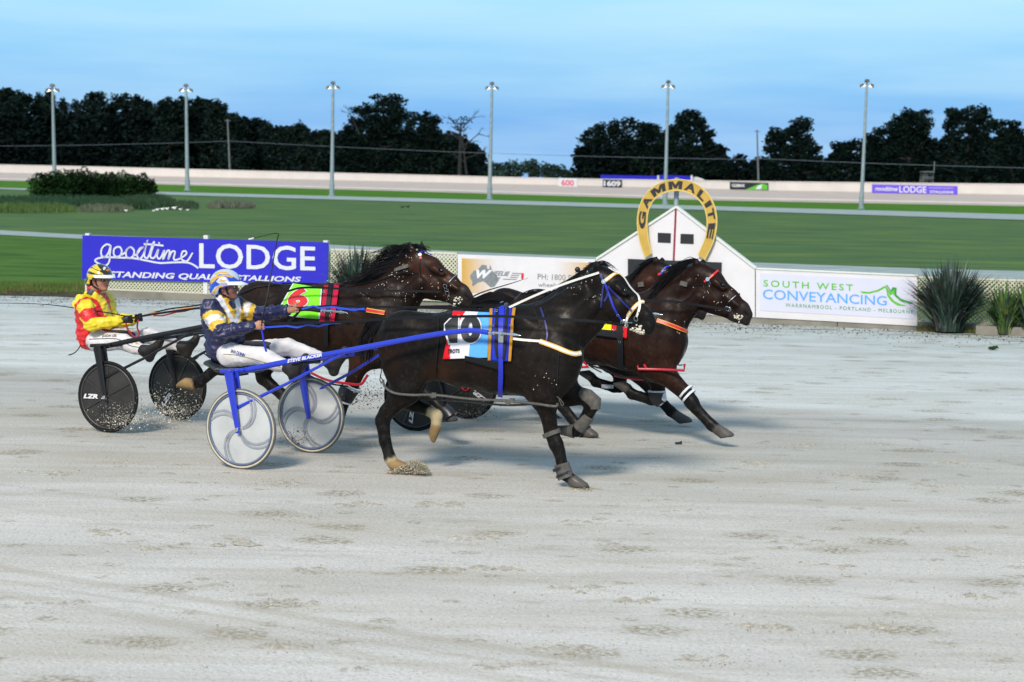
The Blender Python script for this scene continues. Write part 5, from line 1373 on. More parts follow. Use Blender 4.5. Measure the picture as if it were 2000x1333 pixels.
# ============================================================ TACK
def disc(H, px, py, r, m_, name='rosette'):
    p, n = cast(H, px, py, .008); mb = MB(); mb.tube([p, p + n * .006], r, 12); return mb.build(name, m_, H.ob)
def rings(H, pts, r, name='bit_ring', off_=.012):
    for (x, y) in pts:
        p, n = cast(H, x, y, off_); mb = MB(); ringm(mb, p, r, n, r * .16); mb.build(name, M['chrome'], H.ob, smooth=True)
z4 = lambda x, y: (1100 + x / 7.405, 500 + y / 7.405)
def two_tone(H, pts, w, mo, mi, name, off_=.006, wi=.5):
    a = strap(H, pts, w, mo, name, off_); b = strap(H, pts, w * wi, mi, name, off_ + .0035)
# near horse bridle
two_tone(HA, [z4(590, 375), z4(640, 345), z4(700, 295), z4(770, 250), z4(850, 258)], .030, M['yellowlea'], M['whitelea'], 'browband')
strap(HA, [z4(850, 275), z4(930, 330), z4(1010, 420), z4(1065, 520), z4(1098, 640), z4(1108, 720), z4(1095, 800), z4(1070, 880)], .019, M['whitelea'], 'face_strap')
two_tone(HA, [z4(1190, 655), z4(1120, 665), z4(1050, 725), z4(990, 790), z4(940, 870)], .032, M['yellowlea'], M['whitelea'], 'noseband')
strap(HA, [z4(945, 860), z4(915, 940), z4(895, 1040)], .019, M['whitelea'], 'noseband')
strap(HA, [z4(540, 260), z4(560, 330), z4(590, 380)], .018, M['navylea'], 'headpiece')
strap(HA, [z4(600, 380), z4(640, 480), z4(680, 600), z4(740, 760), z4(800, 860), z4(850, 930)], .016, M['bluelea'], 'cheek_strap')
strap(HA, [z4(650, 440), z4(720, 510), z4(860, 660), z4(1000, 790)], .014, M['navylea'], 'cheek_strap')
strap(HA, [z4(640, 450), z4(655, 560), z4(600, 660)], .014, M['navylea'], 'throat_lash')
strap(HA, [z4(590, 420), z4(570, 560), z4(540, 740)], .014, M['navylea'], 'throat_lash')
disc(HA, *z4(590, 375), .019, M['chrome'])
rings(HA, [z4(1066, 905)], .020, 'check_ring'); rings(HA, [z4(905, 985), z4(880, 960)], .024); rings(HA, [z4(790, 850), z4(985, 780)], .010, 'buckle')
strap(HA, [z4(850, 925), z4(900, 960), z4(1010, 972)], .008, M['chrome'], 'bit_bar', .012)
# overcheck strap from the saddle to the poll
oc = []
for i in range(41):
    u = i / 40; x, y = 988 + (1170 - 988) * u, 604 + (533 - 604) * u - 5 * math.sin(math.pi * u)
    hit, nr, _i, _d = HA.bvh.ray_cast(CPOS, ray(x, y)); fr_ = HA.P(x, y, .05)
    oc.append(hit - ray(x, y) * .012 if hit is not None and (hit - CPOS).length < (fr_ - CPOS).length + .05 else fr_)
for _ in range(6): oc = [oc[0]] + [(oc[i - 1] + oc[i] * 2 + oc[i + 1]) / 4 for i in range(1, 40)] + [oc[-1]]
mb = MB(); mb.ribbon([p - ray(*PX(p)) * .008 for p in oc], .018, FA.n, .003); mb.build('overcheck', M['whitelea'], HA.ob)
# foam at the mouth
def foam(H, cx, cy, n, sx, sy, seed, s=.011):
    r = random.Random(seed); mb = MB()
    for _ in range(n):
        p, nn = cast(H, cx + r.gauss(0, sx), cy + r.gauss(0, sy), .004); mb.sphere(p, s * r.uniform(.3, 1.1), 7, 5, (1, 1, .8))
    tag(mb.build('foam', M['foam'], H.ob, smooth=True), kind='stuff')
foam(HA, 1247, 647, 60, 6, 5, 1, .014); foam(HB, 893, 586, 26, 4, 5, 2, .011); foam(HC, 1442, 620, 22, 4, 3, 3, .011)
for H, n, bx in ((HA, 40, [(1140, 545), (1165, 580), (1120, 570), (1060, 740), (1200, 640)]), (HB, 110, [(780, 540), (800, 500), (788, 530), (855, 560), (740, 560), (870, 590), (800, 580)]), (HC, 30, [(1370, 560), (1400, 590), (1330, 640)])):
    r = random.Random(n); mb = MB()
    for _ in range(n):
        c = r.choice(bx); x, y = c[0] + r.gauss(0, 14), c[1] + r.gauss(0, 9)
        hit = H.bvh.ray_cast(CPOS, ray(x, y))[0]
        if hit is None: continue
        mb.sphere(hit, r.uniform(.002, .0055), 5, 4)
    tag(mb.build('foam_flecks', M['foam'], H.ob), kind='stuff')

# saddle cloth number 10
clothm = mat('race_cloth', (1, 1, 1), 0.6, var=.05, scale=30, attr='Col', bump=.15, spec=.12)
RED, WHT, SKY, BLK = (.62, .012, .02), (.66, .66, .76), (.10, .36, .80), (.008, .008, .010)
qA = [(886, 611), (957, 614), (954, 699), (867, 701)]
def colA(u, v):
    x, y = bil(qA, u, v)
    def lx(pts):
        for (x0, y0), (x1, y1) in zip(pts[:-1], pts[1:]):
            if y <= y1: return x0 + (x1 - x0) * (y - y0) / (y1 - y0)
        return pts[-1][0]
    if x < lx([(914, 605), (890, 645), (881, 670), (881, 710)]): return RED
    if x < lx([(938, 605), (925, 640), (920, 674), (917, 710)]): return WHT
    return SKY
ca = cloth(HA, qA, colA, clothm, 'saddle_cloth', .016, 60, 60)
def SA(l): return lambda x, y: cast(HA, x, y, l)[0]
text_on('0', [(900, 619), (944, 619), (944, 673), (899, 673)], SA(.026), M['farwhite'], ca, name='number_outline', bold=.075, sub=2, res=8)
text_on('0', [(902, 621), (942, 621), (942, 671), (901, 671)], SA(.031), M['black'], ca, name='number', bold=.06, sub=2, res=8)
def num1(pts, l, m_, nm):
    bm = bmesh.new(); vs = [bm.verts.new((x, y, 0)) for x, y in pts]; bm.faces.new(vs); bmesh.ops.triangulate(bm, faces=bm.faces)
    for _ in range(3): bmesh.ops.subdivide_edges(bm, edges=list(bm.edges), cuts=1, use_grid_fill=True)
    bmesh.ops.triangulate(bm, faces=bm.faces)
    bm.verts.index_update(); f_ = SA(l); mb = MB(); mb.add([f_(v.co.x, v.co.y) for v in bm.verts], [tuple(v.index for v in f.verts) for f in bm.faces]); bm.free(); mb.build(nm, m_, ca)
num1([(870, 636), (879, 627), (886, 621), (899, 620), (898, 674), (878, 674), (880, 648), (870, 648)], .026, M['farwhite'], 'number_outline')
num1([(872, 638), (881, 629), (888, 624), (896.5, 623), (895.5, 671), (881, 671), (882.5, 645), (873, 646)], .031, M['black'], 'number')
text_on('TROTS', [(877, 682), (900, 682), (900, 689), (876, 690)], SA(.028), M['black'], ca, bold=.04)
cloth(HA, [(910, 695), (978, 706), (978, 723), (910, 704)], lambda u, v: (.010, .011, .013), clothm, 'rug_band', .022, 20, 6)
# saddle pad
def padcol(u, v):
    if u < .13 or u > .87: return (.42, .21, .02)
    if u < .18 or u > .82: return (.012, .02, .25)
    return (.014, .035, .42)
cloth(HA, [(958, 608), (1009, 605), (1000, 706), (955, 704)], padcol, clothm, 'saddle_pad', .024, 30, 40)
strap(HA, [(984, 604), (981, 630), (980, 660), (981, 700), (981, 735), (979, 768)], .040, M['bluelea'], 'girth', .034)
strap(HA, [(974, 606), (971, 640), (971, 680), (975, 700)], .022, M['blacklea'], 'saddle_strap', .034)
strap(HA, [(994, 606), (990, 640), (990, 680), (986, 702)], .022, M['blacklea'], 'saddle_strap', .034)
p, n = cast(HA, 982, 664, .045); mb = MB(); mb.box(p, FA.h * .022, n * .012, Vector((0, 0, .035))); mb.build('tug_buckle', M['chrome'], HA.ob)
rings(HA, [(984, 601), (992, 603), (973, 615)], .013, 'terret', .05); rings(HA, [(965, 640), (1001, 638)], .010, 'terret', .03)
# breast collar
strap(HA, [(998, 662), (1022, 665), (1057, 667)], .020, M['whitelea'], 'breast_strap', .01)
two_tone(HA, [(1055, 667), (1085, 678), (1112, 690), (1126, 693), (1133, 690)], .040, M['yellowlea'], M['whitelea'], 'breast_collar', .008, .55)
strap(HA, [(1057, 602), (1066, 630), (1070, 656), (1067, 669)], .014, M['navylea'], 'collar_strap', .008)
strap(HA, [(1044, 605), (1052, 625), (1056, 640)], .010, M['blacklea'], 'collar_strap', .008)
strap(HA, [(857, 618), (858, 660), (854, 700), (852, 735)], .010, M['blacklea'], 'hopple_hanger', .006)
strap(HA, [(1093, 680), (1090, 715), (1088, 750), (1092, 775), (1100, 790)], .008, M['blacklea'], 'hopple_hanger', .006)
M['greystrap'] = mat('worn_grey_strap', (0.075, 0.072, 0.065), 0.7, var=.35, scale=40)
def loop_line(F, pts, w, m_, name, parent, lat):
    P_ = [F.S(x, y, l) for (x, y), l in zip(pts, lat)] if isinstance(lat, (list, tuple)) else [F.S(x, y, lat) for x, y in pts]
    mb = MB(); mb.tube(P_, w, 6); return mb.build(name, m_, parent, smooth=True)
def smoothpts(pts, n=5):
    out = []
    for i in range(len(pts) - 1):
        p0, p1, p2, p3 = pts[max(i - 1, 0)], pts[i], pts[i + 1], pts[min(i + 2, len(pts) - 1)]
        for k in range(n):
            t = k / n; out.append(tuple(0.5 * (2 * p1[j] + (p2[j] - p0[j]) * t + (2 * p0[j] - 5 * p1[j] + 4 * p2[j] - p3[j]) * t * t + (3 * p1[j] - p0[j] - 3 * p2[j] + p3[j]) * t ** 3) for j in range(len(p1))))
    out.append(pts[-1]); return out
hp = smoothpts([(748, 742), (752, 756), (770, 768), (805, 772), (848, 772), (922, 780), (990, 783), (1045, 789), (1084, 794), (1089, 788)])
loop_line(FA, hp, .011, M['greystrap'], 'hopple', HA.ob, .26)
loop_line(FA, smoothpts([(1052, 792), (1050, 800), (1066, 803), (1084, 797)]), .010, M['greystrap'], 'hopple', HA.ob, .0)
loop_line(FA, smoothpts([(800, 778), (900, 784), (1000, 792), (1095, 782)]), .010, M['greystrap'], 'hopple', HA.ob, -.22)
mb = MB()
for x, y in ((848, 772), (1000, 783), (992, 786)): mb.box(FA.S(x, y, .265), FA.h * .02, FA.n * .008, Vector((0, 0, .02)))
mb.build('hopple_buckle', M['greystrap'], HA.ob)
loop_line(FA, smoothpts([(744, 700), (745, 725), (743, 735), (747, 742), (745, 748), (742, 742), (744, 733)]), .004, M['blacklea'], 'trailing_cord', HA.ob, .24)
loop_line(FA, smoothpts([(1088, 775), (1096, 782), (1101, 790), (1097, 792), (1092, 780)]), .004, M['greystrap'], 'trailing_cord', HA.ob, .22)
# boots and bandages on the legs
M['boot_grey'] = mat('dusty_grey_boot', (0.075, 0.072, 0.065), 0.8, var=.35, scale=25, bump=.3)
M['boot_black'] = mat('black_leg_boot', (0.010, 0.011, 0.016), 0.35, var=.3, scale=25)
M['fleece'] = mat('white_fleece', (0.62, 0.66, 0.74), 0.9, var=.2, scale=60, bump=.4)
def boot(H, pts, rs, lat, m_, name='leg_boot', flat=.85):
    P_ = [H.P(x, y, lat) for x, y in pts]; mb = MB(); mb.tube(P_, [r / H.K for r in rs], 16, flat=flat, nrm=H.F.n); return mb.build(name, m_, H.ob, smooth=True)
boot(HA, [(1130, 770), (1148, 776), (1160, 786), (1160, 799)], [15.5, 16.5, 16.5, 13], -.14, M['boot_grey'])
boot(HA, [(1150, 812), (1141, 824), (1130, 838)], [12.8, 12.8, 14], -.14, M['boot_grey'])
boot(HA, [(1097, 906), (1101, 920), (1106, 934)], [15.5, 16, 17], .13, M['boot_grey'])
boot(HA, [(1094, 912), (1096, 918)], [16.8, 16.8], .13, M['boot_black']); boot(HA, [(1101, 924), (1103, 929)], [17.5, 17.5], .13, M['boot_black'])
boot(HA, [(1076, 843), (1079, 851)], [19, 18.5], .13, M['boot_grey']); 
boot(HA, [(1110, 842), (1121, 843)], [12, 14], -.14, M['boot_grey'])
boot(HB, [(686, 756), (678, 768), (673, 782)], [19, 19, 16], .13, M['boot_black']); boot(HB, [(688, 753), (686, 757)], [19.5, 20], .13, M['fleece'], 'fleece_lining'); boot(HB, [(672, 782), (671, 785)], [17, 16.5], .13, M['fleece'], 'fleece_lining')
boot(HB, [(866, 800), (873, 807), (879, 816)], [13, 16, 18], -.14, M['boot_black'], 'bell_boot')
boot(HC, [(1283, 766), (1283, 778), (1276, 784)], [17.5, 18.5, 15], -.135, M['boot_black']); boot(HC, [(1283, 763), (1283, 766)], [18, 18.5], -.135, M['fleece'], 'fleece_lining'); boot(HC, [(1290, 768), (1291, 778), (1284, 787)], [11, 12.5, 9], -.135, M['fleece'], 'fleece_lining')
boot(HC, [(1338, 764), (1341, 767)], [17.5, 17.5], .13, M['fleece'], 'knee_band'); boot(HC, [(1344, 772), (1347, 775)], [17, 17], .13, M['fleece'], 'knee_band')
boot(HC, [(1130, 833), (1137, 839), (1143, 845)], [12.5, 14.5, 17], .13, M['boot_black'], 'bell_boot')
boot(HD_, [(1190, 751), (1190, 758)], [17, 16.5], -.14, M['fleece'], 'knee_band')

# second horse tack
z6 = lambda x, y: (460 + x / 4.1667, 450 + y / 4.1667)
strap(HB, [z6(1500, 190), z6(1540, 160), z6(1590, 140), z6(1620, 150)], .020, M['bluelea'], 'browband')
strap(HB, [z6(1500, 200), z6(1530, 260), z6(1600, 340), z6(1660, 400), z6(1720, 440)], .016, M['blacklea'], 'cheek_strap')
strap(HB, [z6(1720, 440), z6(1760, 400), z6(1800, 360), z6(1832, 345)], .018, M['blacklea'], 'noseband')
strap(HB, [z6(1740, 425), z6(1770, 390), z6(1800, 364)], .008, M['chrome'], 'noseband', .010)
strap(HB, [z6(1500, 220), z6(1500, 340), z6(1500, 480)], .013, M['blacklea'], 'throat_lash')
disc(HB, *z6(1500, 205), .018, M['whitelea']); disc(HB, *z6(1508, 228), .012, M['red'])
rings(HB, [z6(1720, 480), z6(1728, 508), z6(1710, 450)], .020)
strap(HB, [z6(1300, 330), z6(1380, 300), z6(1410, 290)], .035, M['boot_grey'], 'ear_plug', .012)
strap(HB, [z6(900, 470), z6(1150, 420), z6(1350, 345), z6(1500, 345)], .007, M['blacklea'], 'overcheck', .012)
qB = [(573, 557), (630, 566), (626, 628), (541, 613)]
GRN = (.20, .74, .03)
cb_ = cloth(HB, qB, lambda u, v: WHT if (u > .97 or u < .025 or v < .03) else GRN, clothm, 'saddle_cloth', .016, 50, 50)
def SBh(l): return lambda x, y: cast(HB, x, y, l)[0]
text_on('6', [(567, 564), (608, 564), (605, 604), (561, 604)], SBh(.026), M['farwhite'], cb_, name='number_outline', bold=.075, sub=2)
text_on('6', [(569, 566), (606, 566), (603, 602), (563, 602)], SBh(.031), M['red'], cb_, name='number', bold=.05, sub=2)
cloth(HB, [(586, 621), (628, 624), (628, 633), (585, 631)], lambda u, v: BLK, clothm, 'rug_band', .022, 16, 5)
def padB(u, v):
    return (.42, .010, .045) if (u < .34 or u > .64) else (.012, .012, .018)
cloth(HB, [(634, 562), (665, 559), (655, 634), (626, 630)], padB, clothm, 'saddle_pad', .024, 30, 30)
strap(HB, [(647, 560), (643, 600), (640, 640), (640, 672)], .045, M['blacklea'], 'girth', .032)
rings(HB, [(640, 556), (648, 556), (634, 575), (628, 605), (649, 618)], .012, 'terret', .035)
strap(HB, [(660, 605), (690, 605), (719, 606)], .012, M['bluelea'], 'breast_strap', .008); 
two_tone(HB, [(717, 606), (735, 609), (752, 612)], .040, M['yellowlea'], M['red'], 'breast_collar', .01, .6)
strap(HB, [(702, 565), (712, 585), (716, 603)], .010, M['blacklea'], 'collar_strap')
strap(HB, [(470, 575), (500, 562), (540, 558), (575, 560)], .014, M['blacklea'], 'crupper', .008)
strap(HB, [(660, 640), (680, 660), (692, 690)], .008, M['blacklea'], 'hopple_hanger')
M['redplastic'] = mat('red_hopple_plastic', (.42, .015, .03), .35, var=.1)
loop_line(FB, smoothpts([(608, 729), (640, 743), (680, 750), (704, 751), (712, 742), (718, 733)]), .013, M['redplastic'], 'hopple', HB.ob, .27)
loop_line(FB, smoothpts([(600, 731), (635, 748), (680, 755)]), .008, M['blacklea'], 'hopple', HB.ob, .25)
loop_line(FB, [(700, 694), (742, 697)], .012, M['redplastic'], 'hopple', HB.ob, .1)

# third horse tack
z5 = lambda x, y: (1200 + x / 7.143, 490 + y / 7.143)
strap(HC, [z5(1320, 395), z5(1380, 340), z5(1440, 285)], .018, M['red'], 'browband')
strap(HC, [z5(1330, 420), z5(1370, 510), z5(1440, 610), z5(1510, 700), z5(1560, 770)], .015, M['blacklea'], 'cheek_strap')
strap(HC, [z5(1580, 740), z5(1640, 680), z5(1700, 625), z5(1745, 605)], .016, M['blacklea'], 'noseband')
strap(HC, [z5(1600, 710), z5(1650, 665), z5(1690, 632)], .006, M['chrome'], 'noseband', .01)
strap(HC, [z5(1280, 400), z5(1270, 560), z5(1265, 700)], .011, M['blacklea'], 'throat_lash')
disc(HC, *z5(1305, 400), .020, M['chrome']); disc(HC, *z5(1270, 425), .012, M['red']); rings(HC, [z5(1580, 800), z5(1600, 815)], .022); rings(HC, [z5(1340, 455), z5(1465, 810)], .012, 'buckle')
strap(HC, [z5(925, 455), z5(1020, 470)], .045, M['boot_grey'], 'ear_plug', .012)
strap(HC, [z5(1030, 470), z5(1280, 480)], .006, M['blacklea'], 'ear_plug_cord', .01)
two_tone(HC, [z5(595, 975), z5(700, 1010), z5(850, 1070), z5(1005, 1135)], .038, M['yellowlea'], M['red'], 'breast_collar', .01, .66)
cloth(HC, [(1160, 604), (1200, 608), (1197, 650), (1153, 650)], lambda u, v: (.80, .80, .015), clothm, 'saddle_cloth', .02, 30, 20)
cloth(HC, [(1160, 643), (1220, 648), (1212, 662), (1162, 655)], lambda u, v: (.014, .016, .02), clothm, 'rug_band', .028, 20, 6)
cloth(HC, [(1197, 612), (1228, 615), (1225, 662), (1196, 652)], lambda u, v: (.55, .012, .02) if u < .35 or u > .65 else BLK, clothm, 'saddle_pad', .024, 20, 16)
strap(HC, [(1213, 612), (1213, 665), (1213, 715)], .060, M['blacklea'], 'girth', .03)
rings(HC, [(1202, 645), (1212, 668)], .012, 'terret', .036)
strap(HC, [(1000, 580), (1040, 570), (1090, 578)], .014, M['blacklea'], 'crupper', .008)
rings(HC, [(1046, 570), (1062, 571), (1072, 575), (1085, 578), (1030, 573)], .012, 'harness_ring', .02)
strap(HC, [z5(1330, 950), z5(1000, 800), z5(850, 720)], .008, M['blacklea'], 'collar_strap')
for pts, l in (([(1246, 714), (1247, 721), (1290, 722), (1336, 724), (1337, 711)], .26), ([(1200, 734), (1240, 741), (1289, 742)], -.1), ([(1124, 718), (1149, 717), (1140, 707)], .22)):
    loop_line(FC, pts, .013, M['redplastic'], 'hopple', HC.ob, l)
loop_line(FC, [(1258, 712), (1262, 720)], .012, M['redplastic'], 'hopple', HC.ob, .26)
loop_line(FC, smoothpts([(1150, 714), (1180, 722), (1210, 735), (1250, 738)]), .009, M['blacklea'], 'hopple', HC.ob, .15)
loop_line(FC, smoothpts([(1140, 700), (1152, 715), (1175, 728)]), .006, M['blacklea'], 'hopple_hanger', HC.ob, .2)
loop_line(FC, smoothpts([(1327, 664), (1327, 690), (1325, 712), (1333, 713)]), .006, M['blacklea'], 'hopple_hanger', HC.ob, .08)
# fourth horse
strap(HD_, [(1290, 536), (1296, 527), (1303, 519), (1308, 522)], .018, M['bluelea'], 'browband'); disc(HD_, 1288, 536, .016, M['red'])
p, n = cast(HD_, 1322, 524, .006)
cloth(HD_, [(1308, 517), (1330, 518), (1338, 532), (1312, 530)], lambda u, v: (.60, .62, .70), clothm, 'white_star', .004, 14, 8)
strap(HD_, [(1247, 557), (1258, 555)], .050, M['boot_grey'], 'ear_plug', .012)
strap(HD_, [(1286, 548), (1296, 552), (1300, 545)], .012, M['chrome'], 'harness_chain', .012)

# ============================================================ MANES AND TAILS
def guides(H, roots, lat=0.0, offs=None):
    """roots: list of pixel control polylines"""
    return [[H.P(x, y, lat + (k * (offs or 0))) for k, (x, y) in enumerate(g)] for g in roots]
def mane(H, gl, cnt, jit, seed, lat=0.02, w=.005, offs=0.02, name='mane'):
    g = guides(H, gl, lat, offs); hairs(name, [(g[i], g[i + 1], cnt, jit) for i in range(len(g) - 1)], H.ob, seed, w=w)
mane(HB, [[(815, 484), (806, 480), (800, 478), (790, 484), (778, 490)], [(806, 490), (788, 486), (768, 484), (748, 488), (728, 496)], [(796, 500), (776, 498), (750, 500), (728, 512), (708, 522)], [(782, 514), (760, 516), (735, 524), (712, 536), (692, 540)],
          [(766, 528), (742, 534), (716, 542), (690, 548), (664, 550)], [(745, 542), (722, 548), (700, 554), (680, 556), (660, 556)], [(718, 555), (705, 560), (690, 562), (676, 560), (662, 558)]], 48, .026, 1, w=.006)
mane(HB, [[(806, 480), (812, 478), (822, 480), (834, 486)], [(812, 486), (820, 484), (830, 488), (840, 494)]], 30, .01, 2, name='forelock')
mane(HC, [[(1364, 506), (1352, 506), (1340, 510), (1326, 514)], [(1354, 512), (1336, 514), (1316, 522), (1298, 534)], [(1340, 520), (1318, 528), (1296, 544), (1276, 560)], [(1325, 535), (1302, 548), (1282, 566), (1266, 584)], [(1305, 552), (1288, 566), (1274, 582), (1262, 594)], [(1285, 568), (1272, 580), (1262, 592), (1252, 600)]], 70, .018, 3, lat=.06, w=.006)
mane(HA, [[(1172, 514), (1164, 512), (1154, 514), (1142, 520)], [(1160, 522), (1148, 524), (1136, 532), (1122, 540)], [(1140, 535), (1126, 540), (1110, 548), (1094, 558)], [(1112, 552), (1098, 560), (1080, 570), (1060, 580)], [(1080, 572), (1064, 582), (1046, 592), (1028, 598)]], 26, .010, 4, lat=-.02, offs=-.01, w=.006)
mane(HA, [[(1168, 512), (1178, 510), (1190, 514), (1204, 524)], [(1172, 518), (1180, 518), (1192, 522), (1206, 532)]], 9, .006, 5, name='forelock')
gD = [[(1284, 502), (1270, 506), (1256, 514), (1244, 522)], [(1274, 512), (1258, 520), (1244, 532), (1232, 544)], [(1262, 526), (1248, 536), (1236, 550), (1226, 562)], [(1252, 540), (1240, 552), (1230, 566), (1222, 578)]]
mane(HD_, gD, 60, .015, 6, w=.006)
def tail(H, gl, cnt, jit, seed, lat, w=.006): mane(H, gl, cnt, jit, seed, lat, w, 0, 'tail')
tail(HA, [[(752, 622), (738, 622), (722, 632), (708, 654), (700, 686)], [(748, 634), (738, 640), (728, 656), (722, 680), (722, 705)]], 240, .022, 7, .0)
tail(HB, [[(470, 580), (452, 590), (440, 620), (436, 660)], [(468, 594), (458, 610), (450, 640), (450, 680)]], 160, .03, 8, .0)
tail(HC, [[(1004, 584), (984, 574), (958, 573), (930, 584), (905, 600), (880, 612)], [(1002, 600), (985, 594), (960, 592), (935, 600), (910, 612), (886, 620)]], 340, .020, 9, .0, .008)
gt = [[mD(q) for q in g] for g in [[(1004, 600), (984, 596), (958, 600), (930, 614)], [(1002, 616), (985, 614), (960, 620), (935, 636)]]]
tail(HD_, gt, 120, .02, 10, .0)
# ============================================================ SULKIES
M['blueframe'] = mat('blue_sulky_paint', (0.010, 0.030, 0.46), 0.28, var=.05, coat=.5)
M['blackframe'] = mat('black_sulky_paint', (0.007, 0.0075, 0.010), 0.4, var=.1, coat=.1, spec=.3)
M['disc_clear'] = mat('frosted_wheel_disc', (0.43, 0.45, 0.46), 0.45, var=.12, scale=5)
M['spoke_grey'] = mat('grey_wheel_spoke', (0.25, 0.27, 0.31), 0.8, spec=.1)
M['tyre_cream'] = mat('cream_tyre', (0.48, 0.44, 0.34), 0.6, var=.12, scale=20)
M['tyre_grey'] = mat('grey_tyre_edge', (0.10, 0.10, 0.10), 0.7)
M['rim_blue'] = mat('blue_grey_rim', (0.12, 0.15, 0.24), 0.35, .3)
M['disc_black'] = mat('dusty_black_wheel_disc', (0.016, 0.015, 0.014), 0.6, var=.5, scale=7)
M['spoke_black'] = mat('black_wheel_rib', (0.035, 0.034, 0.033), 0.4, var=.3)
M['seatvinyl'] = mat('black_seat_vinyl', (0.020, 0.024, 0.028), 0.42, var=.2, scale=12)
R_W = 0.345
def circle_pts(F, c, r, n=48, off_=0.0):
    return [c + (F.h * math.cos(t) + Vector((0, 0, 1)) * math.sin(t)) * r + F.n * off_ for t in [2 * math.pi * i / n for i in range(n)]]
def wheel(F, c, style, parent, ph=0.0, text=True, hub=None):
    mb = MB(); mb.tube(circle_pts(F, c, R_W - .014, 64), .0155, 10, closed=True); w = mb.build('wheel', M['tyre_grey'] if style == 'clear' else M['rubber'], parent, smooth=True)
    if style == 'clear':
        mb = MB()
        for s_ in (1, -1): mb.tube(circle_pts(F, c, R_W - .018, 64, .010 * s_), .0085, 8, closed=True)
        mb.build('tyre_wall', M['tyre_cream'], w, smooth=True)
    mb = MB()
    for s_ in (1, -1): mb.tube(circle_pts(F, c, R_W - .040, 64, .006 * s_), .011, 8, closed=True)
    mb.build('rim', M['rim_blue'] if style == 'clear' else M['spoke_black'], w, smooth=True)
    mb = MB(); n = 48; o = 0
    for s_ in (1, -1):
        P_ = [c + F.n * (.022 * s_)] + circle_pts(F, c, .16, n, .016 * s_) + circle_pts(F, c, R_W - .045, n, .006 * s_); o = len(mb.v)
        fs = [(0, 1 + i, 1 + (i + 1) % n) for i in range(n)] + [(1 + i, 1 + n + i, 1 + n + (i + 1) % n, 1 + (i + 1) % n) for i in range(n)]
        mb.add(P_, fs)
    mb.build('disc', M['disc_clear'] if style == 'clear' else M['disc_black'], w, smooth=True)
    mb = MB()
    for k in range(4 if style == 'clear' else 6):
        a0 = ph + 2 * math.pi * k / (4 if style == 'clear' else 6)
        for s_ in (1, -1):
            for dd in ((-.10, .10) if style == 'clear' else (0,)):
                pts = []
                for i in range(9):
                    u = i / 8; r = .03 + (R_W - .08) * u; a = a0 + (0.95 * u ** 1.3 + dd if style == 'clear' else 0) * 1.0
                    pts.append(c + (F.h * math.cos(a) + Vector((0, 0, 1)) * math.sin(a)) * r + F.n * s_ * (.0215 - .012 * max(0, (u - .35)) / .65))
                mb.tube(pts, .0115 if style == 'clear' else .009, 6, flat=.4 if style == 'clear' else .6, nrm=F.n if style == 'clear' else None)
    mb.build('spokes', M['spoke_grey'] if style == 'clear' else M['spoke_black'], w, smooth=True)
    mb = MB(); mb.tube([c - F.n * .045, c + F.n * .045], .022 if hub is None else .05, 14); mb.build('hub', hub or M['chrome'], w, smooth=True)
    if style != 'clear' and text:
        vs, fs = text_geo('LZR', .06, .25); mb = MB()
        a = text if isinstance(text, float) else 0.0
        ex = F.h * math.cos(a) + Vector((0, 0, 1)) * math.sin(a); ez = -F.h * math.sin(a) + Vector((0, 0, 1)) * math.cos(a)
        mb.add([c + ex * (-.27 + .17 * x) + ez * (-.02 + .045 * y) + F.n * .026 for x, y in vs], fs); mb.build('lettering', M['farwhite'], w)
    return w
def L_A(px, py, lat): return FA.loc(FA.S(px, py, lat))
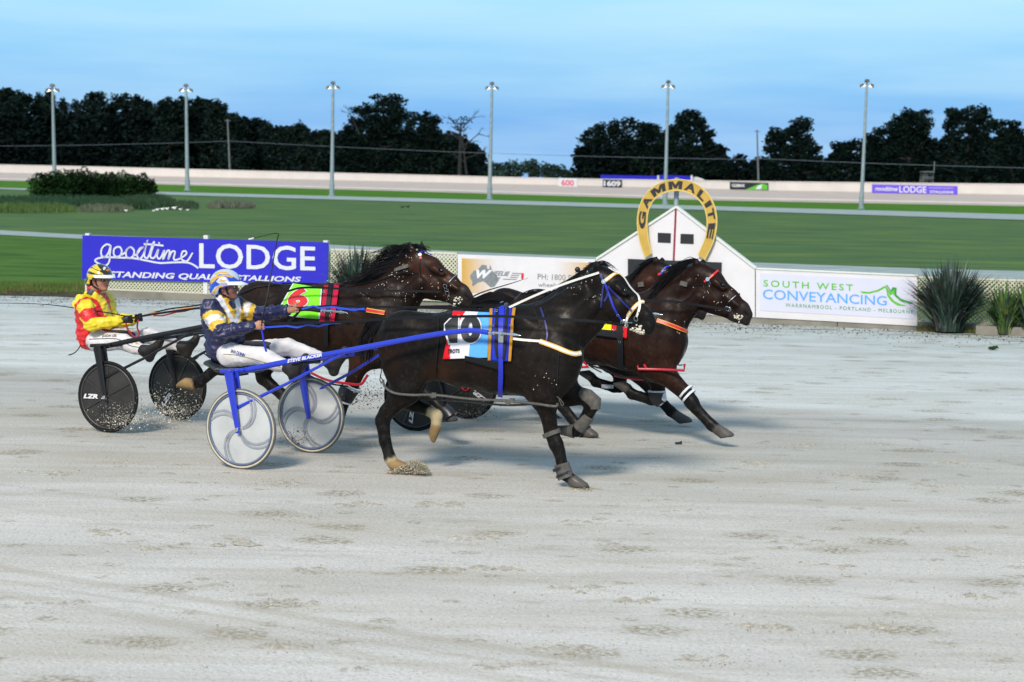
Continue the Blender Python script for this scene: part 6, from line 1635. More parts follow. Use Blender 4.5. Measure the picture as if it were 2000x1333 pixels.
def sulky(F, label, paint, style, cat='sulky', word=None, hubm=None, spoke_ph=(0.3, 0.9), textang=(0.0, 0.0)):
    t = thing('sulky', F.W(0, 0, 0), label, cat, 'harness racing sulkies')
    lw = .60
    hz = R_W
    c1, c2 = F.W(0, hz, lw), F.W(0, hz, -lw)
    wheel(F, c1, style, t, spoke_ph[0], textang[0] if style != 'clear' else False, hubm); wheel(F, c2, style, t, spoke_ph[1], textang[1] if style != 'clear' else False, hubm)
    T = lambda px, py, lat: F.W(*L_A(px, py, abs(lat))[:2], lat)
    zt = L_A(452, 728, .6)
    # forks: outer and inner prong each side
    for sg in (1, -1):
        for o_ in (.065, -.062):
            top = F.W(zt[0], zt[1], sg * (lw + o_ * .7)); bot = F.W(0, hz, sg * (lw + o_ * .85))
            mb = MB(); mb.tube([top, top.lerp(bot, .5), bot + (bot - top).normalized() * .03], [.044, .033, .021], 10, flat=.34, nrm=F.n); mb.build('fork', paint, t, smooth=True)
        mb = MB(); b0 = F.W(0, hz, sg * (lw + .055)); mb.tube([b0, b0 + F.n * sg * .018], .017, 10); mb.build('axle_bolt', M['chrome'], t)
    # arch and cross bars
    mb = MB(); mb.tube([F.W(zt[0], zt[1], -lw - .06), F.W(zt[0], zt[1], lw + .06)], .021, 12)
    mb.tube([F.W(zt[0] - .14, zt[1] - .0, lw - .05), F.W(zt[0] + .10, zt[1] + .02, lw - .05)], .018, 10)
    mb.tube([F.W(zt[0] - .14, zt[1] - .0, -lw + .05), F.W(zt[0] + .10, zt[1] + .02, -lw + .05)], .018, 10)
    s2 = L_A(590, 704, .47)
    mb.tube([F.W(s2[0], s2[1] - .02, -.47), F.W(s2[0], s2[1] - .02, .47)], .013, 10)
    mb.tube([F.W(zt[0], zt[1], .16), F.W(s2[0], s2[1] - .02, .12)], .013, 8); mb.tube([F.W(zt[0], zt[1], -.16), F.W(s2[0], s2[1] - .02, -.12)], .013, 8)
    mb.build('frame', paint, t, smooth=True)
    # shafts
    sp = smoothpts([(462, 727, .53), (556, 708, .51), (650, 691, .47), (760, 670, .42), (850, 654, .40), (905, 647, .40), (928, 646.5, .40), (953, 650, .40)], 4)
    for sg in (1, -1):
        mb = MB(); P_ = [T(x, y, l * sg) for x, y, l in sp]
        mb.tube(P_, [.026 - .006 * i / len(P_) for i in range(len(P_))], 12); sh = mb.build('shaft', paint, t, smooth=True)
        mb = MB(); q = [T(x, y, .40 * sg) for x, y in ((951, 650), (975, 651), (990, 652.5), (1004, 654), (1017, 656))]
        mb.tube(q, [.009, .011, .009, .014, .004], 10)
        for x in (957, 964, 978, 1000): mb.tube([T(x, 650 + (x - 951) * .08, .4 * sg), T(x + 3, 650.3 + (x - 951) * .08, .4 * sg)], .018, 10)
        mb.build('shaft_tip', M['chrome'], sh, smooth=True)
        # brace
        mb = MB(); mb.tube([T(463, 797, .62 * sg), T(560, 750, .56 * sg), T(676, 688, .455 * sg)], [.015, .013, .012], 8); mb.build('brace', paint, t, smooth=True)
        # stirrup rest
        fr = T(586, 716, .34 * sg); mb = MB(); mb.tube([T(592, 704, .49 * sg), T(592, 712, .40 * sg), fr, T(586, 734, .30 * sg)], .011, 8); mb.tube([T(572, 712, .48 * sg), T(625, 706, .47 * sg)], .014, 8); mb.build('footrest', M['blackframe'], t, smooth=True)
    # seat
    s = SDF(F.n, .012)
    a, b, c = T(412, 708, 0), T(440, 719, 0), T(505, 722, 0)
    s.cap(a, b, .028, .036, .02, 4.6); s.cap(b, c, .036, .030, .02, 4.2); s.cap(b, T(490, 720, 0), .03, .03, .02, 5.2)
    V, Q, tg = s.mesh(); skin('seat', V, Q, None, M['seatvinyl'], t)
    mb = MB(); mb.box(T(455, 729, 0), F.h * .10, F.n * .10, Vector((0, 0, .018))); mb.build('seat_bracket', M['blackframe'], t)
    if word:
        text_on(word, [(561, 702.5), (629, 690), (629, 696.5), (561, 709.5)], lambda x, y: F.S(x, y, .548), M['farwhite'], t, bold=.05, shear=.2)
    return t
sA = sulky(FA, 'bright blue racing sulky with pale frosted disc wheels', M['blueframe'], 'clear', word='STEVE BLACKER')
sB = sulky(FB, 'black racing sulky with dusty black wheels under the driver in red and yellow', M['blackframe'], 'black', spoke_ph=(.5, .1), textang=(0.03, 0.9))
sC = sulky(FC, 'black sulky with red wheel hubs seen between the legs of the near horse', M['blackframe'], 'black', spoke_ph=(.1, .55), textang=(1.45, 2.6), hubm=M['red'])

# ============================================================ DRIVERS
M['skin'] = mat('skin', (1, 1, 1), 0.5, var=.12, scale=25, attr='Col', spec=.35)
M['jacket'] = mat('race_jacket', (1, 1, 1), 0.42, var=.12, scale=10, attr='Col', bump=.5, stretch=(1, 1, 2.2))
M['trouser'] = mat('white_trousers', (0.60, 0.58, 0.60), 0.6, var=.10, scale=9, bump=.5)
M['bootd'] = mat('dark_boot', (0.012, 0.009, 0.008), 0.6, var=.3, scale=12)
M['helmet'] = mat('helmet_shell', (1, 1, 1), 0.18, var=.03, attr='Col', coat=.8)
M['peak'] = mat('white_peak', (0.70, 0.73, 0.76), 0.3, var=.03)
M['glove'] = mat('black_glove', (0.010, 0.010, 0.012), 0.7, var=.3, scale=30)
def wrinkle(V, Q, amp, seed, E):
    """soft cloth folds as true displacement"""
    r = np.random.RandomState(seed); N_ = np.zeros_like(V)
    a = V[Q[:, 1]] - V[Q[:, 0]]; b = V[Q[:, 3]] - V[Q[:, 0]]; fn = np.cross(a, b)
    for i in range(4): np.add.at(N_, Q[:, i], fn)
    N_ /= np.linalg.norm(N_, axis=1)[:, None] + 1e-9
    d = np.zeros(len(V))
    for _ in range(16):
        k = r.randn(3) * np.array((34, 34, 60)); d += np.sin(V @ k + r.rand() * 6.28 + 2.5 * np.sin(V @ (r.randn(3) * 14))) / 16 ** .5
    d = np.where(d > 0, d, d * .4)
    return V + N_ * (d * amp)[:, None]
def driver(label, PP, F, sp, bodycol, jfun, hfun, gloves, yaw, tro=None, name='person'):
    """PP(px,py,lat)->world"""
    J = {k: PP(*v) for k, v in sp.items()}
    up = Vector((0, 0, 1))
    c = J['head']; fwd = (F.h * math.cos(yaw) + F.n * math.sin(yaw)).normalized(); sd = Vector((fwd.y, -fwd.x, 0)); tilt = sp.get('_', 0)
    Hd = lambda f, u, l=0.0: c + fwd * f + up * u + sd * l
    # ---- continuous body: head, neck, trunk, limbs, hands
    s = SDF(sd, .0085)
    Rm = np.array([tuple(fwd), tuple(sd), tuple(up)])
    s.ell(Hd(-.01, .035), (.098, .076, .10), .02, 0, Rm); s.ell(Hd(.025, -.02), (.070, .064, .085), .03, 0, Rm)
    s.cap(Hd(.02, -.065, .035), Hd(.062, -.088, .016), .026, .020, .03); s.cap(Hd(.02, -.065, -.035), Hd(.062, -.088, -.016), .026, .020, .03)
    s.cap(Hd(.070, -.092), Hd(.074, -.094), .022, .020, .02)                          # chin
    s.cap(Hd(.084, .012), Hd(.105, -.030), .010, .014, .014)                            # nose
    s.cap(Hd(.078, .022, .028), Hd(.078, .022, -.028), .014, .014, .015)                # brow
    s.cap(Hd(.079, -.060, .014), Hd(.079, -.060, -.014), .009, .009, .006, 1.0, 1)       # lips
    s.cap(Hd(.060, -.028, .040), Hd(.055, -.028, .044), .020, .018, .02); s.cap(Hd(.060, -.028, -.040), Hd(.055, -.028, -.044), .020, .018, .02)
    for sg in (1, -1): 
        s.ell(Hd(-.012, -.015, .077 * sg), (.020, .009, .032), .006, 0, Rm)
        s.ell(Hd(.083, .002, .030 * sg), (.010, .014, .009), .008, 2, Rm, True)
    s.cap(Hd(-.02, -.05), J['neck'] + up * .03, .055, .056, .03, 1.0, 3)
    s.n = np.array(F.n)
    s.cap(J['neck'], J['chest'], .06, .10, .04, 1.2, 4); s.cap(J['chest'], J['pelvis'], .10, .11, .04, 1.2, 4)
    for a in ('n', 'f'):
        s.cap(J['neck'], J[a + 'sh'], .05, .05, .03, 1, 4); s.cap(J[a + 'sh'], J[a + 'el'], .046, .036, .03, 1, 4); s.cap(J[a + 'el'], J[a + 'wr'], .036, .026, .02, 1, 4)
        s.cap(J['pelvis'], J[a + 'kn'], .085, .05, .03, 1, 4); s.cap(J[a + 'kn'], J[a + 'an'], .05, .036, .03, 1, 4)
        # hand: palm, five bent fingers closed round the reins
        w = J[a + 'wr']; hd = J[a + 'ha']; d = (hd - w).normalized(); u_ = (up - d * up.dot(d)).normalized(); inn = F.n * (-1 if a == 'n' else 1)
        hm = 5
        pk = hd - d * .008
        for t_ in (-1, 1): s.cap(w + d * .01 + u_ * (.010 * t_), pk + u_ * (.022 * t_), .019, .017, .012, 1, hm)
        s.cap(w, pk, .022, .020, .012, 1, hm)
        for j in range(4):
            kn = pk + u_ * (.030 - .0205 * j) + d * .006; ln = (.95, 1.0, .93, .78)[j]
            p1 = kn + d * (.030 * ln) + inn * .012 - u_ * .002 * j; p2 = p1 + inn * (.026 * ln) - d * .006; p3 = p2 - d * (.024 * ln) + inn * .002
            s.cap(kn, p1, .0100, .0094, .004, 1, hm); s.cap(p1, p2, .0094, .0086, .004, 1, hm); s.cap(p2, p3, .0086, .0078, .004, 1, hm)
        tb = w + d * .028 + u_ * .022 + inn * .008; t1 = tb + d * .028 + u_ * .014 + inn * .016; t2 = t1 + d * .026 - u_ * .006 + inn * .010
        s.cap(tb, t1, .0120, .0105, .008, 1, hm); s.cap(t1, t2, .0105, .0085, .004, 1, hm)
    V, Q, tg = s.mesh()
    sk = (.36, .17, .12) if gloves else (.22, .10, .085)
    colm = {0: sk, 1: (.26, .08, .07), 2: (.16, .08, .06), 3: bodycol, 4: (.05, .05, .06), 5: (.40, .20, .13) if not gloves else (.010, .010, .012)}
    Cc = smooth_cols(np.array([colm[int(t)] for t in tg]), s.E, 1)
    px = None
    o = J['pelvis'].copy()
    ob = skin(name, V, Q, Cc, M['skin'], None, o); tag(ob, label, 'person', 'sulky drivers')
    for sg in (1, -1):
        mb = MB(); mb.sphere(Hd(.078, .002, .030 * sg), .0115, 10, 8); mb.build('eye', M['farwhite'], ob, smooth=True)
        mb = MB(); mb.sphere(Hd(.087, .002, .031 * sg), .005, 8, 6); mb.build('pupil', M['eye'], ob, smooth=True)
    # ---- trousers
    s = SDF(F.n, .010)
    for a in ('n', 'f'):
        hip = J['pelvis'].lerp(J[a + 'hp'], 1.0)
        s.cap(J['pelvis'] + up * .0, hip, .105, .105, .04, 1.1, 0); s.cap(hip, J[a + 'kn'], .103, .074, .03, .95, 0); s.cap(J[a + 'kn'], J[a + 'an'], .074, .052, .03, 1, 0)
        s.cap(J[a + 'kn'] + (J[a + 'an'] - J[a + 'kn']) * .25 - up * .01, J[a + 'kn'] + (J[a + 'an'] - J[a + 'kn']) * .55 - up * .016, .062, .055, .04, 1, 0)
    V, Q, tg = s.mesh(); V = wrinkle(V, Q, .0035, 3, s.E)
    tr = skin('trousers', V, Q, None, M['trouser'], ob)
    # ---- jacket
    s = SDF(F.n, .009)
    ch, pv, nk = J['chest'], J['pelvis'], J['neck']
    s.cap(pv + up * .02 - F.h * .0, ch, .150, .150, .05, 1.12, 0); s.cap(ch, nk - up * .04, .145, .08, .06, 1.30, 0)
    s.cap(J['nsh'] , J['fsh'], .075, .075, .05, 1, 0)
    s.cap(nk - up * .03, nk + up * .035, .078, .066, .02, 1.0, 3)
    fl = ch.lerp(pv, .6) + F.h * .05; s.cap(ch + F.h * .02, fl, .13, .13, .05, 1.1, 0)
    for a, tg_ in (('n', 1), ('f', 2)):
        s.cap(J[a + 'sh'], J[a + 'el'], .083, .070, .05, 1, tg_); s.cap(J[a + 'el'], J[a + 'wr'] - (J[a + 'wr'] - J[a + 'el']).normalized() * .02, .070, .050, .03, 1, tg_)
    V, Q, tg = s.mesh(); V = wrinkle(V, Q, .010, 7, s.E)
    px = pixels(V); Cc = jfun(px, tg, V)
    jk = skin('jacket', V, Q, Cc, M['jacket'], ob)
    # ---- helmet
    s = SDF(sd, .0065)
    cut = (tuple(Hd(0, -.018)), tuple((fwd * .50 - up * .86).normalized()))
    s.ell(Hd(-.012, .028), (.142, .120, .128), .02, 0, Rm, False, cut)
    s.cap(Hd(-.085, -.03, .055), Hd(-.085, -.03, -.055), .055, .055, .02, 1, 0, (tuple(Hd(-.08, -.085)), tuple(-up)))
    for sg in (1, -1): s.ell(Hd(-.005, -.018, .082 * sg), (.042, .03, .055), .008, 0, Rm, True)
    V, Q, tg = s.mesh(); Cc = hfun(pixels(V), V, Hd)
    hl = skin('helmet', V, Q, Cc, M['helmet'], ob)
    # peak
    mb = MB(); n = 12; ring_ = []
    for i in range(n + 1):
        a = -1.25 + 2.5 * i / n
        ring_.append((Hd(-.012 + .138 * math.cos(a), .050 + .0 , .118 * math.sin(a)), Hd(-.012 + .205 * math.cos(a) , .026, .124 * math.sin(a))))
    vs = []
    for a_, b_ in ring_: vs += [a_, b_, b_ - up * .006, a_ - up * .010]
    fs = []
    for i in range(n):
        q = 4 * i; fs += [(q, q + 4, q + 5, q + 1), (q + 1, q + 5, q + 6, q + 2), (q + 2, q + 6, q + 7, q + 3), (q + 3, q + 7, q + 4, q)]
    fs += [(0, 1, 2, 3), (4 * n + 3, 4 * n + 2, 4 * n + 1, 4 * n)]
    mb.add(vs, fs); mb.build('helmet_peak', M['peak'], hl, smooth=True)
    # chin strap and glasses
    mb = MB()
    for sg in (1, -1): mb.ribbon([Hd(.02, -.005, .080 * sg), Hd(.03, -.05, .072 * sg), Hd(.05, -.095, .040 * sg), Hd(.058, -.118, .0)], .016, sd * sg, .002)
    for sg in (1, -1): mb.ribbon([Hd(-.06, -.04, .078 * sg), Hd(-.01, -.07, .074 * sg), Hd(.04, -.092, .05 * sg)], .014, sd * sg, .002)
    mb.build('chin_strap', M['blacklea'], ob)
    if gloves:
        mb = MB()
        for sg in (1, -1):
            mb.tube([Hd(.098, .006, .030 * sg) + (fwd * 0 + sd * math.cos(t) * .026 + up * math.sin(t) * .017) for t in [6.283 * i / 16 for i in range(16)]], .0028, 6, closed=True)
            mb.tube([Hd(.096, .012, .056 * sg), Hd(.02, .014, .082 * sg)], .0026, 5)
        mb.tube([Hd(.104, .010, .006), Hd(.104, .010, -.006)], .0026, 5); mb.build('glasses', M['blacklea'], ob)
        mb = MB()
        for a in ('n', 'f'):
            w = J[a + 'wr']; d = (J[a + 'ha'] - w).normalized(); mb.tube([w - d * .025, w + d * .015], [.036, .030], 14)
        mb.build('glove_cuff', M['glove'], ob, smooth=True)
    # ---- boots
    for a in ('n', 'f'):
        s = SDF(F.n, .010); an, he, to = J[a + 'an'], J[a + 'he'], J[a + 'to']; kn = J[a + 'kn']
        s.cap(an - (an - kn).normalized() * .06, an, .052, .050, .02); s.cap(an, he, .046, .040, .03); s.cap(he, to, .037, .036, .03, 1.15); s.cap(an, to.lerp(he, .3), .045, .036, .04)
        V, Q, tg = s.mesh(); skin('boot', V, Q, None, sp_boot(name), ob)
    ob['J'] = 0
    return ob, J, jk, tr
def sp_boot(n): return M['bootd']
NAVY, YEL, WH, REDJ, YEJ = (.010, .012, .060), (.66, .40, .03), (.66, .66, .70), (.58, .012, .015), (.72, .56, .02)
zz5 = lambda x, y: (340 + x / 4.76, 500 + y / 4.76)
def polys(px, C, lst, mask=None):
    for poly, c in lst:
        m_ = inpoly(px, poly)
        if mask is not None: m_ &= mask
        C[m_] = c
    return C
def jA(px, tg, V):
    C = np.tile(np.array(NAVY), (len(V), 1)).astype(float)
    b = tg != 1; n_ = tg == 1
    P5 = lambda l: [zz5(*q) for q in l]
    # yoke and V on the chest
    polys(px, C, [(P5([(240, 440), (330, 360), (470, 360), (560, 420), (600, 470), (700, 560), (700, 640), (460, 640), (480, 560), (430, 450), (340, 400)]), YEL),
                  (P5([(290, 400), (350, 380), (430, 372), (460, 400), (520, 520), (570, 600), (600, 640), (540, 640), (470, 500), (400, 420), (330, 410)]), WH),
                  (P5([(560, 400), (600, 390), (625, 470), (612, 570), (590, 640), (545, 640), (580, 520)]), WH),
                  (P5([(515, 410), (560, 420), (580, 480), (550, 500), (500, 440)]), NAVY)], b)
    # near sleeve bands
    polys(px, C, [(P5([(240, 590), (270, 545), (340, 505), (420, 510), (480, 560), (495, 615), (400, 640), (360, 700), (300, 680), (255, 630)]), YEL),
                  (P5([(268, 600), (330, 555), (400, 540), (478, 575), (482, 605), (400, 590), (340, 620), (315, 670), (278, 640)]), WH)], n_)
    # far sleeve
    f_ = tg == 2
    polys(px, C, [(P5([(640, 440), (690, 420), (770, 440), (740, 520), (720, 620), (670, 620), (640, 560)]), YEL), (P5([(655, 450), (690, 430), (720, 440), (690, 520), (680, 580), (655, 540)]), WH)], f_)
    return smooth_cols(C, np.zeros((0, 2), int), 0)
def jB(px, tg, V):
    z = lambda l: [(130 + x / 6.665, 500 + y / 6.665) for x, y in l]
    C = np.tile(np.array(REDJ), (len(V), 1)).astype(float)
    b = (tg != 1) & (tg != 2); n_ = tg == 1; f_ = tg == 2
    polys(px, C, [(z([(160, 560), (240, 460), (330, 450), (430, 500), (500, 560), (540, 640), (600, 760), (600, 860), (510, 830), (440, 640), (400, 580), (300, 530), (200, 560), (120, 680), (80, 770), (80, 700)]), YEJ),
                  (z([(560, 500), (600, 560), (640, 640), (650, 700), (630, 700), (600, 610)]), YEJ), (z([(440, 470), (520, 480), (600, 560), (600, 780), (585, 780), (560, 640), (500, 560)]), REDJ)], b)
    C[n_] = YEJ
    polys(px, C, [(z([(100, 640), (160, 570), (260, 530), (340, 560), (400, 600), (420, 680), (390, 640), (300, 560), (200, 570), (130, 660), (120, 760)]), REDJ),
                  (z([(150, 760), (230, 690), (330, 675), (440, 670), (530, 800), (420, 800), (320, 815), (250, 870), (190, 830)]), REDJ),
                  (z([(80, 690), (125, 690), (190, 780), (150, 800), (100, 760)]), REDJ)], n_)
    C[f_] = YEJ
    C[tg == 3] = REDJ
    return C
def hA(px, V, Hd):
    P5 = lambda l: [zz5(*q) for q in l]
    C = np.tile(np.array((.012, .05, .46)), (len(V), 1)).astype(float)
    g, s_ = (.55, .33, .03), (.45, .50, .58)
    polys(px, C, [(P5([(300, 250), (340, 165), (420, 110), (520, 112), (590, 160), (606, 230), (560, 200), (500, 170), (420, 172), (370, 200), (330, 250)]), s_),
                  (P5([(330, 230), (380, 190), (470, 172), (560, 190), (540, 204), (470, 190), (400, 210), (350, 260), (325, 250)]), g),
                  (P5([(370, 165), (430, 145), (490, 150), (520, 165), (480, 162), (430, 160), (390, 185)]), g),
                  (P5([(390, 240), (420, 200), (480, 195), (510, 230), (480, 260), (420, 262)]), s_), (P5([(420, 240), (440, 210), (470, 215), (468, 245)]), g),
                  (P5([(340, 350), (380, 290), (430, 268), (540, 262), (600, 236), (610, 252), (560, 280), (470, 282), (420, 300), (400, 350), (380, 372)]), s_),
                  (P5([(352, 345), (388, 296), (430, 276), (540, 268), (545, 274), (440, 286), (400, 308), (382, 352)]), g)])
    return C
def hB(px, V, Hd):
    z = lambda l: [(130 + x / 6.665, 500 + y / 6.665) for x, y in l]
    C = np.tile(np.array((.010, .010, .012)), (len(V), 1)).astype(float)
    y_ = (.66, .48, .02)
    polys(px, C, [(z([(290, 170), (330, 160), (470, 225), (480, 245), (400, 240), (300, 200), (270, 200)]), y_), (z([(350, 118), (390, 105), (420, 150), (460, 190), (400, 165)]), y_),
                  (z([(330, 135), (350, 130), (440, 185), (430, 195), (350, 160)]), y_),
                  (z([(250, 215), (300, 240), (420, 255), (470, 245), (470, 262), (330, 285), (295, 370), (255, 365), (285, 290), (255, 250)]), y_), (z([(470, 160), (490, 140), (515, 150), (500, 185), (480, 185)]), (.6, .6, .6)), (z([(505, 185), (545, 165), (560, 190), (530, 205)]), (.6, .15, .02))])
    return C
spA = dict(pelvis=(437, 684, 0), chest=(432, 622, 0), neck=(437, 584, 0), head=(443, 560, 0), nsh=(411, 604, .17), nel=(433, 650, .25), nwr=(492, 638, .17), nha=(508, 636, .15),
           fsh=(462, 600, -.17), fel=(508, 616, -.25), fwr=(562, 607, -.14), fha=(579, 602, -.12), nhp=(450, 694, .10), nkn=(512, 696, .17), nan=(566, 720, .26), nhe=(574, 738, .29), nto=(597, 698, .30),
           fhp=(462, 690, -.10), fkn=(562, 678, -.22), fan=(643, 706, -.30), fhe=(652, 726, -.30), fto=(674, 684, -.30))
dA, JA_, jkA, trA = driver('driver in navy jacket with yellow and white bands and a blue helmet', lambda x, y, l: FA.S(x, y, l), FA, spA, (.012, .012, .014), jA, hA, False, -0.22)
spB = dict(pelvis=(182, 660, 0), chest=(182, 612, 0), neck=(183, 572, 0), head=(196, 546, 0), nsh=(162, 594, .17), nel=(180, 634, .24), nwr=(236, 627, .12), nha=(251, 624, .10),
           fsh=(206, 590, -.17), fel=(222, 630, -.24), fwr=(262, 625, -.09), fha=(275, 620, -.07), nhp=(192, 667, .10), nkn=(242, 668, .16), nan=(283, 686, .24), nhe=(292, 699, .26), nto=(314, 666, .28),
           fhp=(200, 662, -.10), fkn=(290, 656, -.18), fan=(355, 678, -.26), fhe=(365, 692, -.28), fto=(384, 660, -.28))
dB, JB_, jkB, trB = driver('driver in red and yellow jacket with a black and yellow striped helmet', lambda x, y, l: FB.S(x, y, l), FB, spB, (.30, .14, .09), jB, hB, True, 0.30)
def PC(x, y, l): return FC.W(*FB.loc(FB.S(x, y, l)))
spC = dict(spB)
dC, JC_, jkC, trC = driver('driver in red mostly hidden behind the neck of the brown horse', PC, FC, spC, (.30, .14, .09), lambda px, tg, V: np.tile(np.array(REDJ), (len(V), 1)).astype(float), lambda px, V, H_: np.tile(np.array((.02, .02, .03)), (len(V), 1)).astype(float), True, 0.0)
# names and piping on the trousers
def cast_on(ob_bvh, x, y, o_): 
    hit, n, i, d = ob_bvh.ray_cast(CPOS, ray(x, y))
    return hit - ray(x, y) * o_ if hit is not None else None
def bvh_obj(ob):
    me = ob.data; o = ob.matrix_world.translation
    return BVHTree.FromPolygons([tuple(v.co + o) for v in me.vertices], [tuple(p.vertices) for p in me.polygons])
bA, bB = bvh_obj(trA), bvh_obj(trB)
M['navyink'] = mat('navy_print', (.02, .03, .25), .5); M['blackink'] = mat('black_print', (.02, .02, .025), .5)
def on_cloth(s_, quad, bv, m_, ob, fb):
    def f(x, y):
        p = cast_on(bv, x, y, .006); return p if p is not None else fb(x, y)
    text_on(s_, quad, f, m_, ob, bold=.02, sub=1)
on_cloth('IAN DUNN', [(452, 682), (479, 691), (477, 698), (450, 689)], bA, M['navyink'], trA, lambda x, y: FA.S(x, y, .2))
on_cloth('JASON LEE', [(199, 654), (227, 653), (228, 659.5), (199, 660)], bB, M['blackink'], trB, lambda x, y: FB.S(x, y, .2))
for bv, tr_, pts, m_ in ((bA, trA, [(436, 692), (455, 693), (475, 697), (500, 703), (525, 711), (548, 717)], mat('olive_piping', (.30, .28, .12), .6)), (bB, trB, [(174, 663), (200, 662), (225, 662), (240, 667), (256, 676), (282, 680)], M['blackink'])):
    P_ = [cast_on(bv, x, y, .003) for x, y in smoothpts(pts)]; P_ = [p for p in P_ if p is not None]
    if len(P_) > 2: mb = MB(); mb.tube(P_, .004, 5); mb.build('piping', m_, tr_)
P_ = [(248, 661), (262, 665), (275, 669), (272, 673), (258, 672), (246, 667)]
q = [cast_on(bB, x, y, .004) for x, y in P_]
if all(p is not None for p in q): mb = MB(); mb.poly(q); mb.build('badge', M['gold'], trB)

# ============================================================ REINS AND WHIPS
M['bluerein'] = mat('blue_rein', (.02, .06, .55), .4); M['redrein'] = mat('maroon_rein', (.25, .01, .03), .5); M['orrein'] = mat('orange_rein', (.65, .25, .02), .5)
def line3(name, pts, r, m_, label=None, cat='rein', ribbon=0):
    mb = MB()
    if ribbon:
        mb.ribbon(pts, ribbon, HVn, .0022)
    else: mb.tube(pts, r, 6)
    ob = mb.build(name, m_, None, origin=pts[0]); return tag(ob, label, cat)
HVn = FA.n
# near pair to the number 10 horse
n0 = FA.S(516, 634, .13)
line3('rein', [FA.S(x, y, l) for x, y, l in smoothpts([(514, 633, .13), (560, 632, .2), (652, 630, .3), (748, 624, .34), (840, 620, .36), (971, 618, .37), (1069, 623, .35), (1163, 628, .28), (1206, 634, .14), (1220, 636, .10)])], .006, M['blacklea'], 'near black rein from the driver in navy to the bit of the near horse', 'rein', .022)
line3('rein', [FA.S(x, y, l) for x, y, l in smoothpts([(582, 602, -.10), (652, 598, -.15), (740, 600, -.1), (850, 602, -.02), (950, 606, .05), (980, 606, .05)])], .006, M['blacklea'], 'far black rein from the outstretched hand of the driver in navy', 'rein', .020)
for pts, lb in (([(516, 640, .14), (560, 637, .2), (580, 640, .2), (600, 635, .22), (622, 638, .22), (645, 632, .25), (666, 631, .27)], 'blue looped handhold under the near rein of the driver in navy'),
            ([(590, 604, -.1), (612, 598, -.1), (625, 602, -.1), (650, 600, -.12), (690, 606, -.1), (712, 603, -.1)], 'blue looped handhold under the far rein of the driver in navy')):
    line3('rein_handhold', [FA.S(x, y, l) for x, y, l in pts], .006, M['bluerein'], lb, 'rein', .016)
line3('rein_end', [FA.S(x, y, l) for x, y, l in smoothpts([(510, 640, .15), (513, 655, .17), (516, 672, .2), (520, 688, .22)])], .006, M['bluelea'], 'blue rein end hanging below the near hand of the driver in navy', 'rein', .016)
line3('rein_end', [FA.S(x, y, l) for x, y, l in smoothpts([(586, 606, -.12), (578, 616, -.12), (566, 626, -.12), (562, 629, -.12)])], .006, M['blacklea'], 'black rein end flapping below the far hand of the driver in navy', 'rein', .022)
# second horse
HVn = FB.n
line3('rein', [FB.S(x, y, l) for x, y, l in smoothpts([(252, 623, .10), (300, 614, .2), (390, 602, .3), (500, 590, .33), (560, 570, .33), (600, 562, .33), (700, 566, .3), (800, 569, .2), (862, 570, .10)])], .006, M['blacklea'], 'near black rein of the number 6 horse', 'rein', .020)
line3('rein', [FB.S(x, y, l) for x, y, l in smoothpts([(276, 618, -.08), (330, 604, -.1), (400, 594, -.1), (500, 566, -.02), (560, 554, .02), (640, 556, .05)])], .006, M['blacklea'], 'far black rein of the number 6 horse', 'rein', .014)
for pts, m_, lb in (([(252, 622, .10), (280, 617, .15), (300, 612, .2), (320, 612, .2), (345, 606, .22), (378, 601, .25)], M['orrein'], 'orange looped handhold on the rein of the driver in red and yellow'),
                ([(300, 617, .12), (318, 617, .15), (345, 610, .18), (362, 608, .2), (382, 602, .2)], M['redrein'], 'maroon looped handhold on the rein of the driver in red and yellow')):
    line3('rein_handhold', [FB.S(x, y, l) for x, y, l in pts], .006, m_, lb, 'rein', .014)
for pts, lb in (([(246, 632, .1), (250, 645, .14), (258, 655, .2), (266, 661, .22)], 'maroon rein end hanging from the near glove'), ([(270, 625, -.05), (268, 640, 0), (272, 650, .05), (270, 660, .08)], 'maroon rein end hanging from the far glove')):
    line3('rein_end', [FB.S(x, y, l) for x, y, l in smoothpts(pts)], .006, M['redrein'], lb, 'rein', .018)
HVn = FC.n
line3('rein', [FC.S(x, y, l) for x, y, l in smoothpts([(800, 600, .1), (1000, 596, .34), (1150, 590, .36), (1260, 588, .34), (1312, 589, .30), (1361, 596, .2), (1407, 603, .12), (1420, 604, .10)])], .006, M['blacklea'], 'near black rein of the leading bay horse', 'rein', .024)
# overcheck cord and the two black balls on it
ck = [HC.P(x, y, .16) for x, y in ((1072, 568), (1100, 551), (1128, 537), (1160, 520))]
mb = MB(); mb.tube(ck, .004, 5); ck_o = mb.build('check_cord', M['blacklea'], HC.ob)
mb = MB(); mb.sphere(HD_.P(1128, 527, 0), .030, 14, 10); mb.build('plug_ball', M['black'], HD_.ob, smooth=True)
mb = MB(); mb.sphere(HD_.P(1128, 539, 0), .030, 14, 10); mb.build('plug_ball', M['black'], HD_.ob, smooth=True)
